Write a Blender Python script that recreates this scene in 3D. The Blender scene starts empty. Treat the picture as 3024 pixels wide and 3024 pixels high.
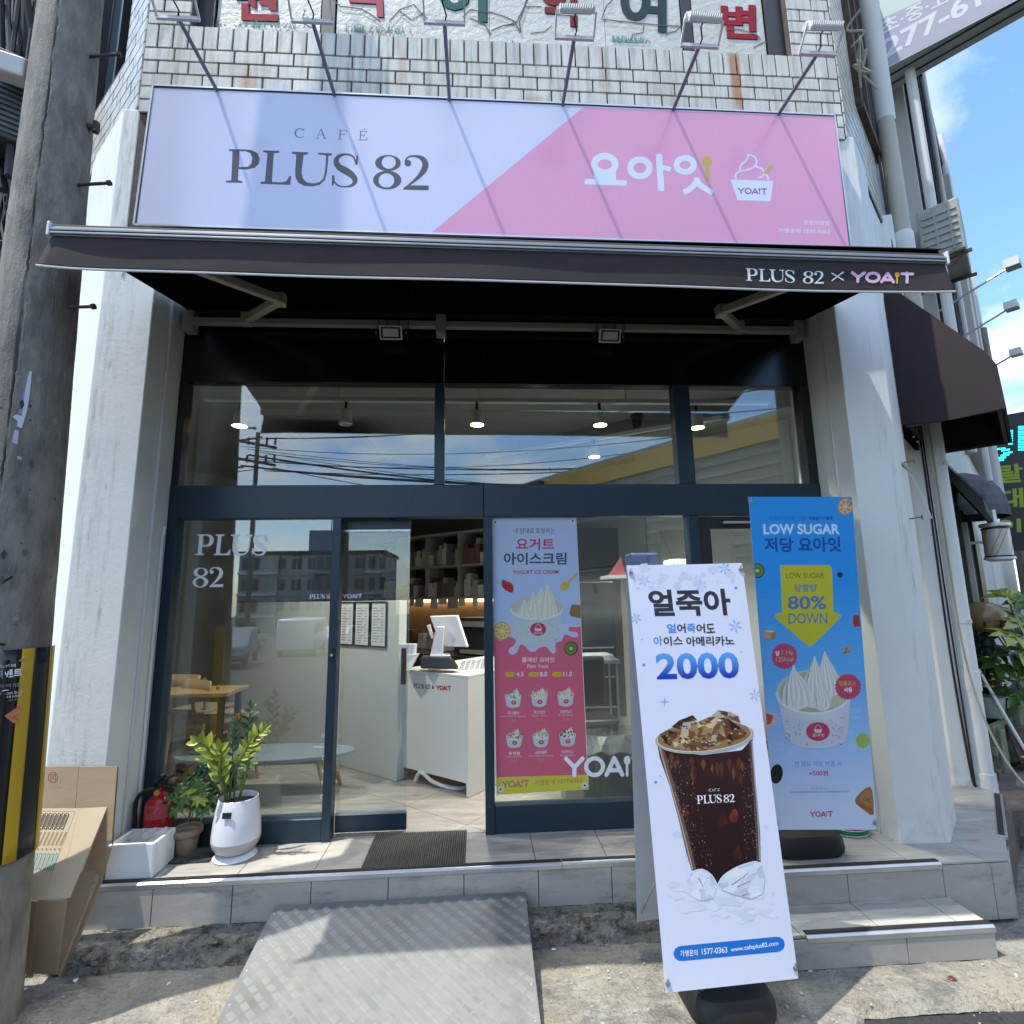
import bpy, bmesh, math, random
from mathutils import Vector, Matrix
from mathutils.geometry import tessellate_polygon
random.seed(7)
S = bpy.context.scene
COL = S.collection
R = math.radians
# ------------------------------------------------------------------ camera
CAM = Vector((0, -3.75, 1.85)); F = 1550.0
_p, _y, _r = R(9.1965), R(3.6118), R(-0.9385)
fw = Vector((math.sin(_y)*math.cos(_p), math.cos(_y)*math.cos(_p), math.sin(_p)))
rt = Vector((math.cos(_y), -math.sin(_y), 0)); up = rt.cross(fw)
rt2 = rt*math.cos(_r)+up*math.sin(_r); up2 = -rt*math.sin(_r)+up*math.cos(_r)
cd = bpy.data.cameras.new('camera'); cam = bpy.data.objects.new('camera', cd); COL.objects.link(cam)
cd.sensor_width = 36; cd.sensor_fit = 'HORIZONTAL'; cd.lens = 36*F/3024; cd.clip_start = .05; cd.clip_end = 2000
m = Matrix((rt2, up2, -fw)).transposed().to_4x4(); m.translation = CAM; cam.matrix_world = m
S.camera = cam
# ------------------------------------------------------------------ world and sun
SD = Vector((.36, .145, -1)).normalized()            # the way sunlight travels
w = bpy.data.worlds.new('World'); S.world = w; w.use_nodes = True
nt = w.node_tree; N = nt.nodes; Lk = nt.links; N.clear()
out = N.new('ShaderNodeOutputWorld'); bg = N.new('ShaderNodeBackground'); sky = N.new('ShaderNodeTexSky')
sky.sky_type = 'NISHITA'; sky.sun_disc = False; sky.sun_elevation = math.asin(-SD.z)
sky.sun_rotation = math.atan2(-SD.x, -SD.y) % (2*math.pi); sky.air_density = 1.0; sky.dust_density = .6; sky.ozone_density = 2.2
bg.inputs['Strength'].default_value = .15
tc = N.new('ShaderNodeTexCoord'); sep = N.new('ShaderNodeSeparateXYZ'); Lk.new(tc.outputs['Generated'], sep.inputs[0])
def wm(op, a, b=None, c=None):
    n = N.new('ShaderNodeMath'); n.operation = op
    for i, v in enumerate((a, b, c)):
        if v is None: continue
        if isinstance(v, (int, float)): n.inputs[i].default_value = v
        else: Lk.new(v, n.inputs[i])
    return n.outputs[0]
zc = wm('ADD', wm('MAXIMUM', sep.outputs[2], 0.0), .22)
cmb = N.new('ShaderNodeCombineXYZ'); Lk.new(wm('DIVIDE', sep.outputs[0], zc), cmb.inputs[0]); Lk.new(wm('DIVIDE', sep.outputs[1], zc), cmb.inputs[1])
cmb.inputs[2].default_value = 12.9
nz = N.new('ShaderNodeTexNoise'); nz.inputs['Scale'].default_value = 1.35; nz.inputs['Detail'].default_value = 8; nz.inputs['Roughness'].default_value = .56
Lk.new(cmb.outputs[0], nz.inputs['Vector'])
cr = N.new('ShaderNodeValToRGB'); cr.color_ramp.elements[0].position = .485; cr.color_ramp.elements[1].position = .66
Lk.new(nz.outputs['Fac'], cr.inputs[0])
mx = N.new('ShaderNodeMix'); mx.data_type = 'RGBA'; Lk.new(cr.outputs[0], mx.inputs['Factor'])
hs = N.new('ShaderNodeHueSaturation'); hs.inputs['Saturation'].default_value = 1.12; hs.inputs['Value'].default_value = 1.1; Lk.new(sky.outputs[0], hs.inputs['Color']); Lk.new(hs.outputs[0], mx.inputs['A']); mx.inputs['B'].default_value = (5.2, 5.5, 5.9, 1)
Lk.new(mx.outputs['Result'], bg.inputs[0]); Lk.new(bg.outputs[0], out.inputs[0])
sl = bpy.data.lights.new('sun', 'SUN'); sl.energy = 2.35; sl.angle = R(.5); sl.color = (1, .965, .89)
so = bpy.data.objects.new('sun', sl); COL.objects.link(so); so.rotation_euler = SD.to_track_quat('-Z', 'Y').to_euler()
S.view_settings.view_transform = 'Standard'; S.view_settings.look = 'None'; S.view_settings.exposure = 1.28; S.view_settings.gamma = 1
S.view_settings.use_curve_mapping = False
S.render.engine = 'CYCLES'; S.cycles.use_denoising = True; S.cycles.max_bounces = 10; S.cycles.transparent_max_bounces = 24
S.cycles.diffuse_bounces = 5; S.cycles.sample_clamp_indirect = 6; S.cycles.caustics_reflective = False; S.cycles.caustics_refractive = False
# ------------------------------------------------------------------ pixel -> place
def ray(u, v): return rt2*((u-1512)/F) - up2*((v-1512)/F) + fw
def onP(p, O, n):
    d = ray(*p); return CAM + d*((O-CAM).dot(n)/d.dot(n))
def onY(p, y): return onP(p, Vector((0, y, 0)), Vector((0, 1, 0)))
def onZ(p, z): return onP(p, Vector((0, 0, z)), Vector((0, 0, 1)))
def crop(ox, oy, W, n):
    s = W/n
    return lambda x, y: (ox+x*s, oy+y*s)
# ------------------------------------------------------------------ materials
def mat(name, col, rough=.55, metal=0.0, var=0.0, scale=6.0, stretch=(1, 1, 1), dark=None, dth=(.45, .7), bump=0.0, bscale=60.0, spec=.5, extra=None):
    m = bpy.data.materials.new(name); m.use_nodes = True; nt = m.node_tree; p = nt.nodes['Principled BSDF']
    p.inputs['Roughness'].default_value = rough; p.inputs['Metallic'].default_value = metal; p.inputs['Specular IOR Level'].default_value = spec
    p.inputs['Base Color'].default_value = (*col, 1)
    g = nt.nodes.new('ShaderNodeNewGeometry')
    def noise(sc, st, det=6, ro=.6):
        mp = nt.nodes.new('ShaderNodeMapping'); mp.inputs['Scale'].default_value = st; nt.links.new(g.outputs['Position'], mp.inputs[0])
        n = nt.nodes.new('ShaderNodeTexNoise'); n.inputs['Scale'].default_value = sc; n.inputs['Detail'].default_value = det; n.inputs['Roughness'].default_value = ro
        nt.links.new(mp.outputs[0], n.inputs['Vector']); return n.outputs['Fac']
    cur = None
    if var:
        r = nt.nodes.new('ShaderNodeValToRGB'); r.color_ramp.elements[0].position = .3; r.color_ramp.elements[1].position = .7
        r.color_ramp.elements[0].color = (*[c*(1-var) for c in col], 1); r.color_ramp.elements[1].color = (*[min(1, c*(1+var)) for c in col], 1)
        nt.links.new(noise(scale, stretch), r.inputs[0]); cur = r.outputs[0]
        oi = nt.nodes.new('ShaderNodeObjectInfo'); hv = nt.nodes.new('ShaderNodeMapRange'); hv.inputs[3].default_value = 1-var*.5; hv.inputs[4].default_value = 1+var*.4
        nt.links.new(oi.outputs['Random'], hv.inputs[0]); mm = nt.nodes.new('ShaderNodeVectorMath'); mm.operation = 'SCALE'
        nt.links.new(cur, mm.inputs[0]); nt.links.new(hv.outputs[0], mm.inputs['Scale']); cur = mm.outputs[0]
    def over(cur, c2, fac):
        x = nt.nodes.new('ShaderNodeMix'); x.data_type = 'RGBA'
        if cur is None: x.inputs['A'].default_value = (*col, 1)
        else: nt.links.new(cur, x.inputs['A'])
        x.inputs['B'].default_value = (*c2, 1); nt.links.new(fac, x.inputs['Factor']); return x.outputs['Result']
    def ramp(fac, a, b, hi=1.0):
        r = nt.nodes.new('ShaderNodeMapRange'); r.inputs[1].default_value = a; r.inputs[2].default_value = b; r.inputs[4].default_value = hi
        nt.links.new(fac, r.inputs[0]); return r.outputs[0]
    if dark: cur = over(cur, dark, ramp(noise(scale*.6+.13, stretch, 8, .7), dth[0], dth[1], .85))
    if extra: cur = extra(nt, g, cur, over, ramp, noise)
    if cur is not None: nt.links.new(cur, p.inputs['Base Color'])
    if bump:
        b = nt.nodes.new('ShaderNodeBump'); b.inputs['Strength'].default_value = min(1, bump); b.inputs['Distance'].default_value = .004*max(1, bump)
        nt.links.new(noise(bscale, (1, 1, 1), 5, .65), b.inputs['Height']); nt.links.new(b.outputs[0], p.inputs['Normal'])
    return m
def xyz(nt, g):
    s = nt.nodes.new('ShaderNodeSeparateXYZ'); nt.links.new(g.outputs['Position'], s.inputs[0]); return s.outputs
def mth(nt, op, a, b=0.0, c=None):
    n = nt.nodes.new('ShaderNodeMath'); n.operation = op
    for i, v in enumerate((a, b, c)):
        if v is None: continue
        if isinstance(v, (int, float)): n.inputs[i].default_value = v
        else: nt.links.new(v, n.inputs[i])
    return n.outputs[0]
def band(nt, x, c, h): # 1 at c, 0 beyond h
    return mth(nt, 'MAXIMUM', mth(nt, 'SUBTRACT', 1.0, mth(nt, 'DIVIDE', mth(nt, 'ABSOLUTE', mth(nt, 'SUBTRACT', x, c)), h)), 0.0)
def emit(name, col, st):
    m = bpy.data.materials.new(name); m.use_nodes = True; p = m.node_tree.nodes['Principled BSDF']
    p.inputs['Base Color'].default_value = (*[c*.5 for c in col], 1); p.inputs['Emission Color'].default_value = (*col, 1); p.inputs['Emission Strength'].default_value = st
    return m
def glassm(name, tint, f0=.05, rough=0.0):
    m = bpy.data.materials.new(name); m.use_nodes = True; nt = m.node_tree; nt.nodes.clear()
    o = nt.nodes.new('ShaderNodeOutputMaterial'); t = nt.nodes.new('ShaderNodeBsdfTransparent'); t.inputs[0].default_value = (*tint, 1)
    gl = nt.nodes.new('ShaderNodeBsdfGlossy'); gl.inputs['Roughness'].default_value = rough; gl.inputs[0].default_value = (.95, 1, 1, 1)
    lw = nt.nodes.new('ShaderNodeLayerWeight'); lw.inputs['Blend'].default_value = .5
    pw = mth(nt, 'POWER', lw.outputs['Facing'], 5.0); fac = mth(nt, 'MULTIPLY_ADD', pw, 1-f0, f0)
    mx = nt.nodes.new('ShaderNodeMixShader'); nt.links.new(fac, mx.inputs[0]); nt.links.new(t.outputs[0], mx.inputs[1]); nt.links.new(gl.outputs[0], mx.inputs[2])
    nt.links.new(mx.outputs[0], o.inputs[0]); return m
def printm(name, rough=.35, spec=.5, trans=0.0):
    m = bpy.data.materials.new(name); m.use_nodes = True; nt = m.node_tree; p = nt.nodes['Principled BSDF']
    a = nt.nodes.new('ShaderNodeVertexColor'); a.layer_name = 'ink'; nt.links.new(a.outputs[0], p.inputs['Base Color'])
    p.inputs['Roughness'].default_value = rough; p.inputs['Specular IOR Level'].default_value = spec; return m
PR = printm('printed_ink'); PRG = printm('printed_film', .12, .6); PRM = printm('matt_print', .75, .2)
def rust_tiles(nt, g, cur, over, ramp, noise):
    s = xyz(nt, g); x, z = s[0], s[2]
    f = ramp(noise(3.5, (6, 6, .35), 8, .7), .47, .70, .8); cur = over(cur, (.19, .21, .17), f)
    f = ramp(noise(1.2, (1, 1, 1), 5, .6), .52, .75, .5); cur = over(cur, (.33, .27, .17), f)
    for c, h, zc, zh, a in ((1.97, .05, 5.80, .50, 3.4), (.42, .15, 5.40, .14, 2.4), (-1.63, .08, 5.50, .2, 1.6), (2.0, .02, 5.72, .55, 3), (.95, .04, 5.7, .35, 1.0), (-.55, .04, 5.65, .35, .8)):
        f = mth(nt, 'MULTIPLY', mth(nt, 'MULTIPLY', band(nt, x, c, h), band(nt, z, zc, zh)), mth(nt, 'MULTIPLY', noise(9, (2, 2, .6), 5), a))
        cur = over(cur, (.38, .13, .03), mth(nt, 'MINIMUM', f, .9))
    return cur
def pillar_stain(nt, g, cur, over, ramp, noise):
    s = xyz(nt, g); x, z = s[0], s[2]
    lx = mth(nt, 'LESS_THAN', x, -1.0)
    n1 = noise(7, (4, 4, .5), 9, .78)
    for c, h, a in ((-2.38, .09, .75), (-2.27, .022, 1.0), (-2.435, .02, 1.2)):
        f = mth(nt, 'MULTIPLY', mth(nt, 'MULTIPLY', band(nt, x, c, h), ramp(n1, .48, .68)), a); cur = over(cur, (.36, .37, .34), mth(nt, 'MINIMUM', mth(nt, 'MULTIPLY', f, lx), .85))
    f = mth(nt, 'MULTIPLY', ramp(noise(24, (1, 1, .5), 8, .8), .58, .68), mth(nt, 'MULTIPLY', band(nt, x, -2.33, .14), lx)); cur = over(cur, (.16, .16, .14), mth(nt, 'MULTIPLY', f, .9))
    rr = mth(nt, 'SUBTRACT', 1.0, lx)
    f = mth(nt, 'MULTIPLY', mth(nt, 'MULTIPLY', ramp(noise(5, (5, 5, .4), 8, .75), .52, .7), band(nt, x, 2.9, .2)), rr); cur = over(cur, (.40, .39, .34), mth(nt, 'MINIMUM', f, .7))
    f = mth(nt, 'MULTIPLY', band(nt, z, 4.9, 1.0), ramp(n1, .45, .7, .6)); cur = over(cur, (.40, .41, .36), f)
    f = mth(nt, 'MULTIPLY', band(nt, z, .3, .3), ramp(noise(9, (1, 1, 1), 8, .7), .45, .7, .7)); cur = over(cur, (.40, .38, .33), f)
    return cur
def concrete_age(nt, g, cur, over, ramp, noise):
    cur = over(cur, (.36, .31, .22), ramp(noise(1.1, (1, 1.5, 1), 10, .7), .46, .60, .8))
    cur = over(cur, (.12, .12, .11), ramp(noise(2.6, (1, 1.8, 1), 11, .78), .50, .62, .85))
    cur = over(cur, (.48, .45, .39), ramp(noise(6.1, (.8, 1.6, 1), 9, .8), .54, .66, .85))
    cur = over(cur, (.15, .14, .12), ramp(noise(17, (1, 2.2, 1), 9, .85), .52, .60, .75))
    cur = over(cur, (.07, .07, .06), ramp(noise(48, (1, 1, 1), 6, .8), .57, .66, .8))
    cur = over(cur, (.60, .58, .54), ramp(noise(90, (1, 1, 1), 4, .7), .66, .74, .8))
    return cur
def vein(nt, g, cur, over, ramp, noise):
    mp = nt.nodes.new('ShaderNodeMapping'); mp.inputs['Rotation'].default_value = (.3, .7, .6); mp.inputs['Scale'].default_value = (1, 6, 3); nt.links.new(g.outputs['Position'], mp.inputs[0])
    for sc, c, a, b, h in ((1.6, (.50, .46, .40), .50, .62, .85), (2.7, (.20, .185, .165), .52, .66, .75), (1.1, (.37, .325, .27), .52, .66, .7)):
        n = nt.nodes.new('ShaderNodeTexNoise'); n.inputs['Scale'].default_value = sc; n.inputs['Detail'].default_value = 9; n.inputs['Roughness'].default_value = .7; n.inputs['Distortion'].default_value = .4
        nt.links.new(mp.outputs[0], n.inputs['Vector']); cur = over(cur, c, ramp(n.outputs['Fac'], a, b, h))
    s = xyz(nt, g)
    for cx, cy, rr in ((2.90, -.36, .035), (3.02, -.42, .03)):
        f = mth(nt, 'MULTIPLY', mth(nt, 'MULTIPLY', band(nt, s[0], cx, rr*1.6), band(nt, s[1], cy, rr)), ramp(noise(30, (1, 1, 1)), .3, .6, 1.6)); cur = over(cur, (.42, .24, .07), mth(nt, 'MINIMUM', f, .8))
    cur = over(cur, (.12, .11, .10), ramp(noise(3.3, (1, 1, 1), 9, .75), .60, .78, .55))
    return cur
K = {}
K['tile'] = mat('glazed_facade_tile', (.60, .585, .51), .32, var=.13, scale=3, stretch=(4, 4, 1), bump=.3, bscale=25, extra=rust_tiles)
K['joint'] = mat('dark_mortar', (.105, .084, .072), .9, var=.3, scale=14)
K['paint'] = mat('white_wall_paint', (.72, .74, .70), .6, var=.04, scale=2, bump=.45, bscale=30, extra=pillar_stain)
K['paint2'] = mat('grey_white_paint', (.60, .60, .57), .6, var=.05, scale=2, bump=.3, bscale=30)
K['navy'] = mat('navy_aluminium', (.016, .038, .058), .38, .2, var=.06, scale=2)
K['black'] = mat('black_metal', (.012, .012, .014), .4, var=.1)
K['panel'] = mat('dark_brown_panel', (.008, .007, .009), .22, var=.1)
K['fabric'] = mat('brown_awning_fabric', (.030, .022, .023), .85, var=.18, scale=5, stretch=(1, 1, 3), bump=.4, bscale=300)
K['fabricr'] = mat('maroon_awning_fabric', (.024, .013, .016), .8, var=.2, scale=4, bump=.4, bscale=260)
K['fabricu'] = mat('shaded_awning_underside', (.003, .003, .004), 1.0, spec=0.0)  # same cloth as the top; its shade is put into a near-black colour
K['baralu'] = mat('anodised_bar', (.25, .27, .285), .5, .4, var=.08, scale=8)
K['alu'] = mat('brushed_aluminium', (.55, .56, .57), .35, .8, var=.08, scale=8)
K['cream'] = mat('cream_painted_metal', (.42, .39, .32), .45, .1, var=.06)
K['white'] = mat('white_plastic', (.72, .72, .71), .35, var=.03)
K['whitem'] = mat('white_enamel', (.74, .75, .76), .3, var=.03)
K['vein'] = mat('veined_stone_tile', (.37, .355, .32), .5, var=.08, scale=3, bump=.25, bscale=30, extra=vein)
K['concrete'] = mat('weathered_concrete', (.30, .28, .23), .9, var=.3, scale=7, bump=9, bscale=30, extra=concrete_age)
def curb_age(nt, g, cur, over, ramp, noise):
    cur = concrete_age(nt, g, cur, over, ramp, noise); cur = over(cur, (.30, .25, .14), ramp(noise(8, (1, 1, 1), 8, .8), .55, .64, .8)); return over(cur, (.045, .045, .038), ramp(noise(15, (1, 1, 1.6), 9, .8), .50, .58, .85))
K['curb'] = mat('mossy_concrete', (.24, .225, .18), .92, var=.35, scale=12, bump=10, bscale=30, extra=curb_age)
K['asphalt'] = mat('asphalt', (.055, .055, .055), .9, var=.3, scale=40, bump=6, bscale=120)
K['pole'] = mat('pole_concrete', (.20, .185, .155), .88, var=.30, scale=9, stretch=(1.5, 1.5, .6), dark=(.11, .10, .088), dth=(.48, .66), bump=1.0, bscale=110, extra=lambda nt, g, cur, over, ramp, noise: over(over(cur, (.23, .22, .18), ramp(noise(4, (2, 2, .5), 9, .8), .54, .66, .6)), (.05, .048, .043), ramp(noise(60, (1, 1, 1), 6, .8), .60, .68, .6)))
K['steel'] = mat('checker_steel', (.20, .202, .188), .6, .12, var=.08, scale=4, dark=(.11, .105, .095), dth=(.46, .66), bump=.6, bscale=80)
K['steelr'] = mat('pale_steel_tread', (.50, .505, .48), .35, .12, var=.15, scale=5, dark=(.22, .21, .19), dth=(.48, .66))  # raised treads set paler than the plate to bring out the pattern
K['rust'] = mat('rusty_steel', (.09, .06, .045), .8, .3, var=.35, scale=20)
K['card'] = mat('brown_cardboard', (.40, .30, .19), .85, var=.07, scale=3, stretch=(1, 1, 6), bump=.3, bscale=60)
K['card2'] = mat('pale_cardboard', (.52, .42, .28), .85, var=.05, scale=3, bump=.3, bscale=60)
K['foam'] = mat('white_foam', (.76, .79, .80), .7, var=.02, bump=.5, bscale=160)
K['red'] = mat('red_enamel', (.42, .012, .012), .22, var=.05)
K['rubber'] = mat('black_rubber', (.013, .013, .014), .6, var=.2)
K['clay'] = mat('clay_pot', (.24, .165, .115), .8, var=.15, scale=10, dark=(.33, .29, .24), dth=(.5, .7), bump=1, bscale=50)
K['soil'] = mat('potting_soil', (.05, .035, .025), .95, var=.5, scale=60, bump=4)
K['glaze'] = mat('white_glazed_pot', (.74, .76, .79), .12, var=.01)
K['grey'] = mat('light_grey_glaze', (.42, .43, .43), .3, var=.03)
K['stem'] = mat('green_stem', (.11, .15, .04), .5, var=.25, scale=30)
K['stemb'] = mat('brown_stem', (.14, .10, .06), .8, var=.25, scale=40)
def leafm(n, c, v=.25):
    m = mat(n, c, .32, var=v, scale=14); p = m.node_tree.nodes['Principled BSDF']; p.inputs['Subsurface Weight'].default_value = 0; return m
K['leaf'] = leafm('green_leaf', (.065, .15, .025)); K['leafy'] = leafm('lime_leaf', (.27, .32, .03)); K['leafd'] = leafm('dark_leaf', (.025, .075, .022)); K['leafo'] = leafm('orange_leaf', (.42, .20, .03)); K['leafr'] = leafm('brown_leaf', (.15, .05, .025))
K['wood'] = mat('pale_oak', (.42, .27, .13), .45, var=.15, scale=4, stretch=(1, 1, 8))
K['fence'] = mat('weathered_green_timber', (.17, .20, .13), .8, var=.3, scale=8, stretch=(3, 3, .6), bump=1.5)
K['inwall'] = mat('interior_plaster', (.42, .43, .40), .7, var=.04)
K['inwallw'] = mat('white_partition', (.66, .68, .65), .5, var=.02)
K['ceil'] = mat('cafe_ceiling_paint', (.27, .29, .28), .8, var=.05, scale=1)
K['dark'] = mat('dark_appliance', (.018, .018, .020), .3, var=.2)
K['screen'] = mat('white_monitor', (.66, .68, .72), .25, var=.02)
K['cover'] = mat('clear_film', (.5, .52, .52), .15)
K['glass'] = glassm('window_glass', (.90, .94, .93), .12)
K['glass2'] = glassm('door_glass', (.93, .96, .95), .075)
K['decal'] = mat('white_vinyl', (.80, .82, .83), .5)
K['bulb'] = emit('warm_lamp', (1, .80, .48), 14); K['strip'] = emit('warm_strip_light', (1, .66, .34), 2.6); K['cyan'] = emit('cyan_led', (.02, .75, .85), 1.6)
K['green'] = mat('dark_green_metal', (.020, .036, .022), .6, var=.3, scale=5)
K['dome'] = mat('grey_tarpaulin', (.075, .08, .088), .7, var=.25, scale=5)
K['bldA'] = mat('pale_render', (.45, .44, .41), .8, var=.08, scale=.4); K['bldB'] = mat('blue_grey_render', (.16, .22, .32), .8, var=.08); K['bldC'] = mat('corrugated_grey', (.30, .30, .27), .6, var=.1)
K['yellow'] = mat('yellow_fascia', (.50, .30, .03), .6, var=.06); K['roof'] = mat('brown_roof', (.09, .05, .035), .8, var=.2)
K['win'] = mat('far_window', (.03, .045, .06), .12)
K['carw'] = mat('white_car_paint', (.62, .63, .64), .2); K['cars'] = mat('silver_car_paint', (.34, .35, .36), .25, .5); K['carb'] = mat('dark_car_paint', (.03, .035, .045), .2)
K['purple'] = mat('purple_pot', (.06, .02, .20), .5); K['amber'] = mat('amber_globe', (.20, .13, .05), .25, var=.2)
K['wire'] = mat('cable_sheath', (.015, .015, .016), .6); K['wirew'] = mat('pale_cable', (.38, .35, .27), .6)
# ------------------------------------------------------------------ mesh helpers
class MB:
    def __init__(s): s.v = []; s.f = []
    def add(s, v, f):
        b = len(s.v); s.v += [tuple(x) for x in v]; s.f += [tuple(b+i for i in q) for q in f]; return s
    def box(s, x0, x1, y0, y1, z0, z1, M=None):
        v = [Vector((x, y, z)) for x in (x0, x1) for y in (y0, y1) for z in (z0, z1)]
        if M is not None: v = [M @ q for q in v]
        return s.add(v, [(0, 1, 3, 2), (4, 6, 7, 5), (0, 4, 5, 1), (2, 3, 7, 6), (0, 2, 6, 4), (1, 5, 7, 3)])
    def bar(s, a, b, wd, ht, upv=(0, 0, 1)):
        a = Vector(a); b = Vector(b); d = (b-a).normalized(); u = Vector(upv); r = d.cross(u)
        if r.length < 1e-4: r = d.cross(Vector((1, 0, 0)))
        r.normalize(); u = r.cross(d)
        v = [q+r*i*wd/2+u*j*ht/2 for q in (a, b) for i, j in ((-1, -1), (1, -1), (1, 1), (-1, 1))]
        return s.add(v, [(0, 3, 2, 1), (4, 5, 6, 7), (0, 1, 5, 4), (1, 2, 6, 5), (2, 3, 7, 6), (3, 0, 4, 7)])
    def tube(s, pts, r, seg=8, cap=True):
        pts = [Vector(p) for p in pts]; rs = r if isinstance(r, (list, tuple)) else [r]*len(pts); v = []; f = []
        ref = None
        for i, p in enumerate(pts):
            d = (pts[min(i+1, len(pts)-1)]-pts[max(i-1, 0)]).normalized()
            if ref is None: ref = d.orthogonal().normalized()
            a = (ref-d*ref.dot(d)).normalized(); b = d.cross(a); ref = a
            v += [p+(a*math.cos(k*2*math.pi/seg)+b*math.sin(k*2*math.pi/seg))*rs[i] for k in range(seg)]
        for i in range(len(pts)-1):
            for k in range(seg): f.append((i*seg+k, i*seg+(k+1) % seg, (i+1)*seg+(k+1) % seg, (i+1)*seg+k))
        if cap: f.append(tuple(range(seg-1, -1, -1))); f.append(tuple((len(pts)-1)*seg+k for k in range(seg)))
        return s.add(v, f)
    def lathe(s, prof, c=(0, 0, 0), seg=28, M=None, a0=0, a1=2*math.pi):
        c = Vector(c); v = []; f = []; full = abs(a1-a0-2*math.pi) < 1e-6; n = seg if full else seg+1
        for r, z in prof:
            for k in range(n):
                a = a0+(a1-a0)*k/seg; q = Vector((r*math.cos(a), r*math.sin(a), z)); v.append((M @ q if M is not None else q)+c)
        for i in range(len(prof)-1):
            for k in range(seg):
                k2 = (k+1) % n; f.append((i*n+k, i*n+k2, (i+1)*n+k2, (i+1)*n+k))
        return s.add(v, f)
    def prism(s, poly, d):
        poly = [Vector(p) for p in poly]; d = Vector(d); n = len(poly); v = poly+[p+d for p in poly]
        return s.add(v, [tuple(range(n-1, -1, -1)), tuple(range(n, 2*n))]+[(i, (i+1) % n, n+(i+1) % n, n+i) for i in range(n)])
    def mesh(s, name, smooth=False):
        me = bpy.data.meshes.new(name); me.from_pydata(s.v, [], s.f); me.update()
        bm = bmesh.new(); bm.from_mesh(me); bmesh.ops.recalc_face_normals(bm, faces=bm.faces); bm.to_mesh(me); bm.free()
        if smooth:
            me.polygons.foreach_set('use_smooth', [True]*len(me.polygons))
            me.set_sharp_from_angle(angle=R(38))
        return me
    def build(s, name, material, parent=None, bevel=0, smooth=False, seg=2):
        me = s.mesh(name, smooth); me.materials.append(material); o = bpy.data.objects.new(name, me); COL.objects.link(o)
        if parent is not None: o.parent = parent
        if bevel:
            b = o.modifiers.new('bevel', 'BEVEL'); b.width = bevel; b.segments = seg; b.limit_method = 'ANGLE'; b.harden_normals = False
        return o
def tag(o, label=None, cat=None, group=None, kind=None):
    if label: o['label'] = label
    if cat: o['category'] = cat
    if group: o['group'] = group
    if kind: o['kind'] = kind
    return o
def thing(name, label, cat, group=None, loc=(0, 0, 0)):
    o = bpy.data.objects.new(name, None); COL.objects.link(o); o.empty_display_size = .1; o.location = loc
    return tag(o, label, cat, group)
def inst(me, name, parent, loc, rot=None):
    o = bpy.data.objects.new(name, me); COL.objects.link(o); o.location = loc
    if rot is not None: o.rotation_euler = rot
    if parent is not None: o.parent = parent
    return o
def rotz(a): return Matrix.Rotation(a, 4, 'Z')
def T(v): return Matrix.Translation(Vector(v))
# ------------------------------------------------------------------ flat print
_tc = {}
def glyphs(body, off):
    k = (body, off)
    if k not in _tc:
        c = bpy.data.curves.new('text', 'FONT'); c.body = body; c.offset = off; c.resolution_u = 3
        o = bpy.data.objects.new('text', c); COL.objects.link(o); bpy.context.view_layer.update()
        me = bpy.data.meshes.new_from_object(o.evaluated_get(bpy.context.evaluated_depsgraph_get()))
        v = [(q.co.x, q.co.y) for q in me.vertices]; f = [tuple(p.vertices) for p in me.polygons]
        bpy.data.objects.remove(o); bpy.data.meshes.remove(me); bpy.data.curves.remove(c)
        xs = [q[0] for q in v]; ys = [q[1] for q in v]; a, b, c_, d = min(xs), max(xs), min(ys), max(ys)
        _tc[k] = ([((x-a)/(b-a), (y-c_)/(d-c_)) for x, y in v], f, (b-a)/(d-c_))
    return _tc[k]
def smooth(pts, n=5, closed=False):
    o = []; L = len(pts); g = lambda i: pts[i % L] if closed else pts[max(0, min(L-1, i))]
    for i in range(L if closed else L-1):
        p = [g(i-1), g(i), g(i+1), g(i+2)]
        for k in range(n):
            t = k/n
            o.append(tuple(.5*((2*p[1][j])+(-p[0][j]+p[2][j])*t+(2*p[0][j]-5*p[1][j]+4*p[2][j]-p[3][j])*t*t+(-p[0][j]+3*p[1][j]-3*p[2][j]+p[3][j])*t**3) for j in range(len(p[0]))))
    if not closed: o.append(tuple(pts[-1]))
    return o
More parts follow.
